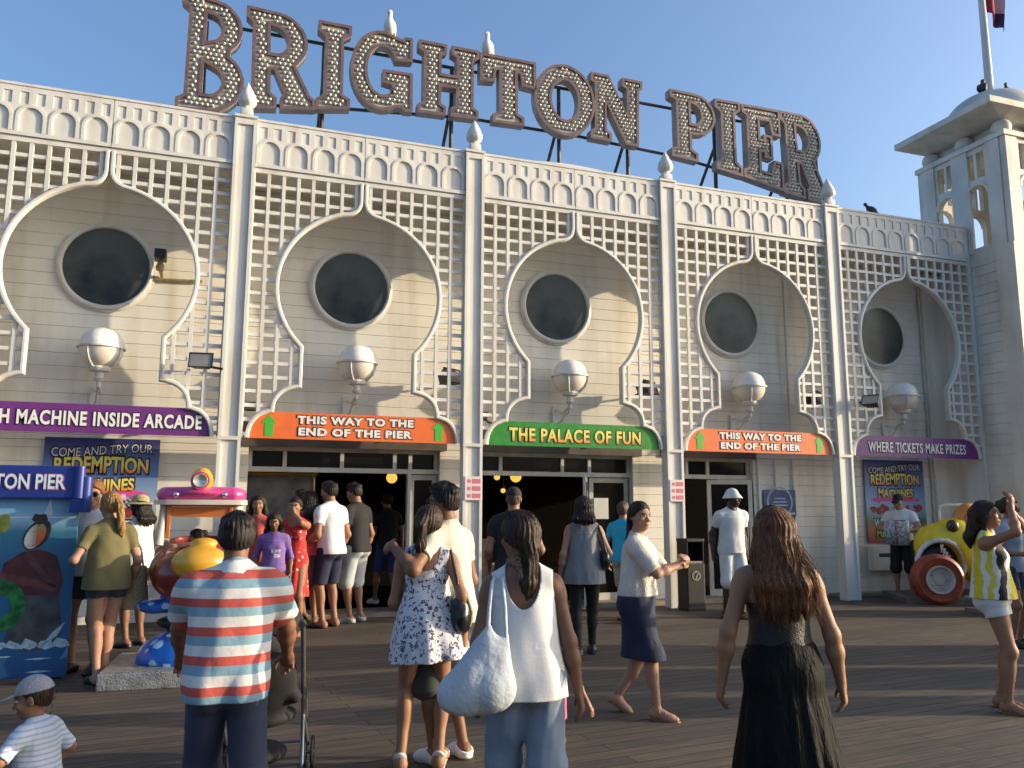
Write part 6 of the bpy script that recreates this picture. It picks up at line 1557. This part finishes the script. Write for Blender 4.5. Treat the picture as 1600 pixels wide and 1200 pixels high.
for s in (-1, 1):
    for y, r in ((.42, .095), (.98, .095)):
        w_ = MB(); 
        for dx in (-.022, .022): w_.lathe([(r-.02, -.010), (r-.004, -.010), (r, 0), (r-.004, .010), (r-.02, .010), (r-.02, -.010)], (s*.245+dx, y, r), 24, axis=(1, 0, 0))
        wo_ = w_.build('wheel', RUB, pc, smooth=50)
        w2 = MB()
        for dx in (-.022, .022):
            w2.lathe([(.0, -.006), (r-.022, -.004), (r-.022, .004), (0, .006)], (s*.245+dx, y, r), 20, axis=(1, 0, 0))
        w2.tube([(s*.21, y, r), (s*.28, y, r)], .012, 8); hub = w2.build('hub', TUBE, pc, smooth=50); hub.parent = wo_

# ------------------------------------------------------------------ photo cut-out board
cb = thing('cutout_board', 'blue seaside photo cut-out board with oval face holes and lettered header', 'board', (0.33, -2.72, 0), R_(-4))
SEA = ramp_mat('painted_sea', 'Z', [(0.0, (0.012, 0.06, 0.17)), (0.25, (0.02, 0.11, 0.26)), (0.55, (0.015, 0.10, 0.24)), (0.80, (0.04, 0.17, 0.27)), (0.86, (0.22, 0.40, 0.52)), (1.0, (0.10, 0.30, 0.60))], .35, .1)
HOLE = [(c_[0]*math.cos(-.5)-c_[1]*math.sin(-.5)-.355, c_[0]*math.sin(-.5)+c_[1]*math.cos(-.5)+1.31) for c_ in [(.078*math.cos(a_*PI/12), .128*math.sin(a_*PI/12)) for a_ in range(24)]]
HOLE2 = [(x-.78, z+.02) for x, z in HOLE]
mb = MB(); mb.prism([(-1.75, .03), (0, .03), (0, 1.68), (-1.75, 1.68)], 0, .03, [HOLE, HOLE2]); mb.build('panel', SEA, cb)
HB = mat('header_blue', (0.015, 0.035, 0.22), 0.35, var=.08)
mb = MB(); mb.box(-1.8, -.02, -.10, .04, 1.66, 1.965, .01); mb.build('header', HB, cb)
mb = MB(); mb.lathe([(0, 1.53), (.062, 1.53), (.062, 1.86), (0, 1.86)], (.052, -.04, 0), 20); mb.box(-.06, .05, -.10, -.045, 1.53, 1.657); mb.lathe([(0, 1.662), (.05, 1.662), (.05, 1.962), (0, 1.962)], (-.0, -.075, 0), 20); mb.build('scroll', HB, cb, smooth=40)
mb = MB(); put_text(mb, 'BRIGHTON PIER', -.60, 1.812, 1.00, .155, -.1045, .045); mb.build('lettering_outline', mat('print_rose', (.45, .12, .22), .5, var=0), cb)
mb = MB(); put_text(mb, 'BRIGHTON PIER', -.60, 1.814, .975, .138, -.1085, .02); mb.build('lettering', mat('print_ice', (.55, .70, .78), .5, var=0), cb)
def paint(name, col, polys, d, var=.25, vs=8):
    q = MB()
    for p in polys: q.prism(p, -d, -.0008)
    return q.build(name, mat('board_'+name, col, .45, var=var, vscale=vs), cb)
for off in (0, -.78):
    H = [(x+off+0, z) for x, z in HOLE]; cx = -.355+off
    big = [(cx+(x-cx)*1.28+.015, 1.315+(z-1.315)*1.2+.012) for x, z in H]
    q = MB(); q.prism(big, -.002, -.0008, [H]); q.prism([(cx+.03+.07*math.cos(a_*PI/4), 1.46+.05*math.sin(a_*PI/4)+.02*(a_ % 2)) for a_ in range(8)], -.0016, -.0008); q.build('painted_hair', mat('board_hair', (.035, .02, .015), .5, var=.2), cb)
    paint('painted_shirt', (.11, .022, .028), [[(cx-.26, .78), (cx+.24, .76), (cx+.27, .90), (cx+.20, 1.13), (cx+.06, 1.19), (cx-.10, 1.16), (cx-.24, 1.06)]], .0024)
    paint('painted_arm', (.17, .045, .04), [[(cx-.30, .92), (cx-.05, .86), (cx+.20, .80), (cx+.22, .86), (cx-.02, .93), (cx-.28, .99)], [(cx+.16, .84), (cx+.24, .82), (cx+.0, 1.12), (cx-.04, 1.18), (cx-.08, 1.13)]], .0030)
    paint('painted_skirt', (.075, .085, .09), [[(cx-.10, .78), (cx+.24, .79), (cx+.30, .42), (cx+.18, .28), (cx-.02, .27), (cx-.18, .36)]], .0018, .35, 5)
q = MB(); q.prism(arc(-.62, .68, .24, 0, 345, 26), -.0036, -.0008, [arc(-.62, .68, .11, 0, 345, 20)]); q.build('painted_ring', mat('board_ring', (.02, .22, .05), .45, var=.4, vscale=10), cb)
paint('painted_paddle', (.30, .34, .05), [[(-.62+.05*math.cos(a_*PI/8), 1.43+.09*math.sin(a_*PI/8)) for a_ in range(16)]], .0022)
paint('painted_bottle', (.34, .38, .42), [[(-.72, 1.0), (-.64, 1.0), (-.64, 1.28), (-.70, 1.36), (-.74, 1.28)]], .0026)
rr = random.Random(4); wv = []
for x0 in np.arange(-1.7, -.12, .13): wv.append([(x0, .30+.05*rr.random()), (x0+.08, .26+.04*rr.random()), (x0+.16, .29+.06*rr.random()), (x0+.12, .335+.05*rr.random()), (x0+.04, .345+.04*rr.random())])
wv.append([(-.24, .29), (-.10, .40), (-.04, .52), (-.07, .50), (-.14, .43)])
for i in range(9): x0 = rr.uniform(-1.6, -.3); z0 = rr.uniform(.08, .24); wv.append([(x0, z0), (x0+.12, z0-.008), (x0+.24, z0+.004), (x0+.12, z0+.012)])
paint('painted_foam', (.42, .56, .64), wv, .0021, .2, 20)
paint('painted_sail', (.50, .55, .62), [[(-.30, 1.50), (-.22, 1.50), (-.245, 1.66)], [(-1.75, 1.475), (-.02, 1.475), (-.02, 1.49), (-1.75, 1.49)]], .0014, .1)
mb = MB(); mb.box(-1.70, -1.62, .031, .45, 0, .05); mb.box(-.12, -.04, .031, .45, 0, .05); mb.box(-.10, -.06, .031, .07, .0502, 1.6); mb.box(-1.68, -1.64, .031, .07, .0502, 1.6); mb.build('stand', DARKM, cb)

# ------------------------------------------------------------------ coin ride with the pink roof
rd = thing('kiddie_ride', 'red toy boat coin ride with pink roof and yellow lamp on a blue wave base', 'ride', (1.42, -2.85, 0), R_(-4))
TREAD = mat('tread_plate', (0.36, 0.36, 0.35), 0.4, metal=.55, var=.2, vscale=14, bump=.5, bscale=60)
RIDERED = mat('ride_red', (0.24, 0.018, 0.016), 0.28, var=.25, vscale=5, coat=.4); RIDEYEL = mat('ride_yellow', (0.66, 0.34, 0.02), 0.28, var=.12, vscale=4, coat=.4); RIDEPINK = mat('ride_pink', (0.55, 0.06, 0.24), 0.3, var=.1, coat=.4)
RIDECREAM = mat('ride_cream', (0.55, 0.50, 0.44), 0.4, var=.12); RIDEORG = mat('ride_orange', (0.55, 0.16, 0.03), 0.35, var=.1)
def wavemat():
    return spot_mat('ride_wave_blue', (0.01, 0.11, 0.46), (0.42, 0.62, 0.75), 7, .30, None, .05, .3)
WAVE = wavemat()
mb = MB(); mb.box(-.72, .62, -.60, .52, 0.0, .145, .01); mb.box(-.70, .60, -.58, .50, .1455, .155); mb.build('platform', TREAD, rd)
v, F = surface([ell((-.10, -.05, .18), (.40, .36, .24), .05, None, [((0, 0, .157), (0, 0, -1))])], .012, folds(None, .012, 10, 3)); np_mesh('wave_base', v, F, WAVE, rd)
v, F = surface([cone((-.05, 0, .38), (-.05, 0, .62), .19, .15, .05), ell((-.12, 0, .50), (.22, .16, .07), .05)], .012); np_mesh('pedestal', v, F, BLACK, rd)
v, F = surface([ell((-.10, -.06, .72), (.19, .24, .15), .06), ell((-.34, -.05, .66), (.17, .16, .075), .06), ell((.25, -.06, .68), (.26, .24, .12), .06)], .012, folds(None, .015, 14, 6)); np_mesh('wave', v, F, WAVE, rd)
body = [ell((0, .05, .98), (.44, .42, .30), .06, None, [((0, 0, 1.30), (0, 0, 1))]), ell((-.02, -.25, .95), (.36, .28, .26), .10), ell((0, .25, 1.12), (.43, .30, .20), .08, None, [((0, 0, 1.31), (0, 0, 1))])]
v, F = surface(body, .011, cut_planes([], [ell((0, .12, 1.32), (.30, .26, .22), .01)])); np_mesh('hull', v, F, RIDERED, rd)
st_ = MB(); rr = random.Random(11)
for i in range(9):
    a_ = -PI/2+rr.uniform(-1.0, 1.0); zz_ = rr.uniform(.80, 1.08); rr_ = .05
    ex = (.41*math.cos(a_), .42*math.sin(a_)); 
    st_.sph((ex[0]*.93, ex[1]*1.02-.08, zz_), (.035, .02, .04), 8, 6)
st_.build('spots', RIDECREAM, rd, smooth=40, stuff=True)
v, F = surface([ell((.06, -.47, 1.07), (.25, .19, .165), .04), ell((.08, -.40, 1.25), (.12, .10, .05), .04)], .010); np_mesh('nose', v, F, RIDEYEL, rd)
mb = MB()
for s in (-1, 1): mb.tube([(s*.36, -.05, 1.22), (s*.34, -.02, 1.45), (s*.33, .02, 1.62)], [.045, .04, .045], 10); mb.tube([(s*.36, .36, 1.22), (s*.34, .36, 1.62)], .04, 10)
mb.build('post', RIDECREAM, rd, smooth=50)
mb = MB()
for s in (-1, 1): mb.box(s*.285-.018, s*.285+.018, -.06, -.02, 1.28, 1.585, .006)
mb.box(-.30, .30, -.06, -.02, 1.586, 1.62, .006); mb.box(-.265, .265, -.05, -.03, 1.49, 1.585); mb.build('windscreen_frame', RIDEORG, rd)
v, F = surface([cone((-.30, -.06, 1.70), (.30, -.06, 1.70), .075, .075, .03), cone((-.30, .42, 1.70), (.30, .42, 1.70), .075, .075, .03), ell((0, .18, 1.72), (.40, .36, .07), .03), cone((-.34, -.02, 1.70), (-.34, .4, 1.70), .07, .07, .03), cone((.34, -.02, 1.70), (.34, .4, 1.70), .07, .07, .03)], .011); np_mesh('canopy', v, F, RIDEPINK, rd)
mb = MB(); 
ring = [(-.37, .44), (-.42, .40), (-.425, -.05), (-.38, -.13), (-.30, -.155), (.30, -.155), (.38, -.13), (.425, -.05), (.42, .40), (.37, .44)]
mb.prism(ring, 1.605, 1.652, axis='z'); mb.build('canopy_edge', RIDECREAM, rd, smooth=30)
for x, nm in ((-.22, 0), (.22, 0)):
    q = MB(); q.sph((x, -.135, 1.70), (.028, .02, .028), 12, 8); q.build('canopy_light', CHROME, rd, smooth=60)
v, F = surface([ell((0, -.06, 1.84), (.105, .09, .125), .03), cone((0, -.13, 1.845), (0, -.17, 1.835), .085, .078, .02)], .008); lm = np_mesh('roof_lamp', v, F, RIDEYEL, rd)
q = MB(); q.lathe([(0, .0), (.035, .004), (.062, .018), (.068, .0)], (0, -.250, 1.835), 20, axis=(0, -1, 0)); q2 = q.build('lens', mat('lamp_lens', (.62, .60, .52), .12, metal=.5, var=.1), rd, smooth=60); q2.parent = lm
q = MB(); q.lathe([(.071, -.01), (.085, -.012), (.085, .012), (.071, .012)], (0, -.246, 1.835), 20, axis=(0, -1, 0)); q3 = q.build('rim', RIDEPINK, rd, smooth=50); q3.parent = lm

# ------------------------------------------------------------------ yellow spotted ride on the right
yr = thing('kiddie_ride', 'yellow spotted creature car ride with a gaping white lipped mouth and big red tyres', 'ride', (13.22, -0.46, 0.06), R_(-25))
YEL = spot_mat('spotted_yellow', (0.60, 0.46, 0.015), (0.10, 0.16, 0.02), 3.6, .24, (0.03, 0.035, 0.02), .05, .3)
mouth = ell((-.12, -.52, .62), (.36, .34, .40), .01, rot((0, 1, 0), .45))
yb = [ell((.24, -.18, .88), (.55, .36, .50), .10), ell((.80, -.12, .74), (.55, .40, .42), .15), ell((-.20, -.22, .92), (.22, .28, .32), .15), ell((.72, -.30, .45), (.35, .30, .22), .12)]
v, F = surface(yb, .015, cut_planes([((0, 0, .18), (0, 0, -1))], [mouth])); np_mesh('shell', v, F, YEL, yr)
lip = []
for i in range(15):
    a_ = R_(-20+i*15); a2 = R_(-20+(i+1)*15)
    f = lambda t: V3(-.12+.375*math.cos(t)*math.cos(.45)+.40*math.sin(t)*math.sin(.45), -.47+.03*math.cos(2*t), .62-.385*math.cos(t)*math.sin(.45)+.405*math.sin(t)*math.cos(.45))
    p, q = f(a_), f(a2); lip.append(cone(p, q, .035, .035, .02))
v, F = surface(lip, .010); np_mesh('lip', v, F, mat('ride_lip_white', (.62, .62, .60), .35, var=.1), yr)
v, F = surface([ell((-.12, -.26, .62), (.35, .22, .38), .01, rot((0, 1, 0), .45))], .015); np_mesh('mouth', v, F, BLACK, yr)
q = MB()
for i in range(6): q.tube([(-.10+.035*i, -.50, .95-.06*i), (-.12+.03*i, -.52, .82-.05*i)], [.028, .006], 6)
q.build('teeth', RIDECREAM, yr, smooth=50)
def wheel(x, y, z, r, par):
    t_ = MB(); t_.lathe([(r*.55, -.13), (r*.86, -.15), (r, -.09), (r*1.01, 0), (r, .09), (r*.86, .15), (r*.55, .13), (r*.55, -.13)], (x, y, z), 36, axis=(0, -1, 0)); w0 = t_.build('wheel', mat('ride_tyre_red', (.30, .05, .02), .45, var=.2, vscale=8), par, smooth=40)
    h_ = MB(); h_.lathe([(0, .12), (r*.2, .12), (r*.25, .10), (r*.47, .10), (r*.50, .16), (r*.56, .165), (r*.57, .10), (r*.57, -.1), (0, -.1)], (x, y, z), 30, axis=(0, -1, 0))
    for i in range(5): a_ = i*2*PI/5; h_.sph((x+r*.33*math.cos(a_), y-.105, z+r*.33*math.sin(a_)), .022, 8, 6)
    h0 = h_.build('rim', RIDECREAM, par, smooth=35); h0.parent = w0
wheel(-.26, -.62, .40, .40, yr); wheel(1.25, -.55, .36, .36, yr); wheel(1.25, .25, .36, .36, yr)
v, F = surface([ell((.12, -.44, 1.25), (.10, .07, .11), .02)], .01); np_mesh('eye', v, F, mat('ride_eye', (.05, .03, .02), .25, var=.2), yr)
v, F = surface([ell((.42, -.2, 1.36), (.20, .10, .28), .03, rot((0, 1, 0), .35))], .012, cut_planes([], [ell((.46, -.31, 1.34), (.13, .07, .19), .01, rot((0, 1, 0), .35))])); np_mesh('ear', v, F, mat('ride_ear_orange', (.62, .24, .02), .3, var=.15), yr)
v, F = surface([ell((.455, -.255, 1.34), (.125, .03, .185), .01, rot((0, 1, 0), .35))], .01); np_mesh('ear_lining', v, F, mat('ride_ear_pink', (.60, .12, .14), .35, var=.1), yr)
v, F = surface([ell((1.15, -.1, .95), (.38, .35, .13), .05), ell((.9, 0, .5), (.4, .3, .3), .05)], .014); np_mesh('seat', v, F, RIDERED, yr)
mb = MB(); mb.tube([(.14, .10, .9), (.14, .10, 1.52), (.18, .10, 1.59), (.24, .10, 1.61), (1.3, .10, 1.61), (1.38, .10, 1.55), (1.4, .10, 1.47), (1.4, .10, .7)], .022, 10); mb.build('hoop_rail', WHITE, yr, smooth=60)
mb = MB(); mb.box(-.75, 1.6, -.62, .6, -.03, .11, .02); mb.build('platform', mat('ride_plate', (.14, .12, .10), .6, var=.2), yr)
# second ride at the edge of the frame
r2 = thing('kiddie_ride', 'yellow and dark red ride with a pale blue lip, cut off by the right edge', 'ride', (13.05, -2.15, 0.03), R_(-10))
v, F = surface([ell((.1, 0, .98), (.55, .42, .34), .08), ell((.2, 0, .45), (.42, .36, .45), .08)], .014, cut_planes([((0, 0, .86), (0, 0, -1))])); np_mesh('shell', v, F, YEL, r2)
v, F = surface([ell((.12, 0, .50), (.50, .38, .44), .08)], .014, cut_planes([((0, 0, .80), (0, 0, 1)), ((0, 0, .04), (0, 0, -1))])); np_mesh('hull', v, F, RIDERED, r2)
v, F = surface([ell((.1, 0, .83), (.57, .44, .055), .02)], .012); np_mesh('lip', v, F, mat('ride_lip_blue', (.35, .48, .60), .35, var=.1), r2)
mb = MB(); mb.box(-.6, .8, -.5, .5, -.03, .06, .02); mb.build('platform', mat('ride_plate', (.14, .12, .10), .6), r2)

# ------------------------------------------------------------------ bins by the pillars
def bin_(x, y, z, lab, rz=0):
    o = thing('litter_bin', lab, 'bin', (x, y, z), rz, 'black bins by the pillars')
    mb = MB(); mb.box(-.15, .15, -.15, .15, 0, .70, .012); mb.box(-.155, .155, -.155, .155, .02, .06, .006); mb.build('body', BLACK, o)
    mb = MB()
    for s in (-1, 1): mb.box(s*.145-.012*(s > 0)-.0, s*.145+.012*(s < 0), -.145, .145, .7005, 1.02)
    mb.box(-.155, .155, -.155, .155, 1.0205, 1.07, .01); mb.box(-.132, .132, .11, .14, .7005, 1.02); mb.build('hood', BLACK, o)
    mb = MB(); mb.box(-.13, .13, -.14, .10, .7005, .735, .006); mb.build('ash_tray', mat('tray_metal', (.30, .25, .19), .5, metal=.4, var=.2), o)
    mb = MB(); mb.prism(arc(0, .52, .075, 0, 345, 18), -.156, -.1505, [arc(0, .52, .055, 0, 345, 18)]); mb.prism([(-.03, .46), (.0, .46), (.05, .58), (.03, .58)], -.156, -.1505); mb.build('emblem', mat('emblem_grey', (.32, .31, .27), .5, var=.1), o)
    return o
bin_(8.45, -0.36, 0.065, 'black bin with a metal tray in front of the pillar left of the right doorway')
bin_(5.44, 0.10, 0.07, 'black bin half hidden beside the pillar left of the middle doorway')

# ------------------------------------------------------------------ huts added out of view to the right to cast shade bands on the deck
def hut(x, y, w, d, h, lab):
    o = thing('shade_hut', lab, 'hut', (x, y, 0), R_(-6))
    mb = MB(); mb.box(-w/2, w/2, -d/2, d/2, 0, h); mb.build('wall', WHITE, o)
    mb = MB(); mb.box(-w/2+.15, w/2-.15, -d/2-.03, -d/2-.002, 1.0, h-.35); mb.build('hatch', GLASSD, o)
    mb = MB(); mb.add([(-w/2-.2, -d/2-.2, h+.002), (w/2+.2, -d/2-.2, h+.002), (w/2+.2, d/2+.2, h+.002), (-w/2-.2, d/2+.2, h+.002), (0, 0, h+.55)], [(0, 1, 4), (1, 2, 4), (2, 3, 4), (3, 0, 4), (3, 2, 1, 0)]); mb.build('roof', DARKM, o)
hut(13.6, -5.65, 1.5, .95, 2.5, 'unseen white hut added to shade the deck, the nearest to the facade')
hut(13.8, -7.05, 1.3, .80, 2.35, 'narrow unseen white hut added to shade the deck, the middle one')
hut(13.7, -8.15, 1.2, .45, 2.2, 'slimmest unseen white hut added to shade the deck, the farthest out')
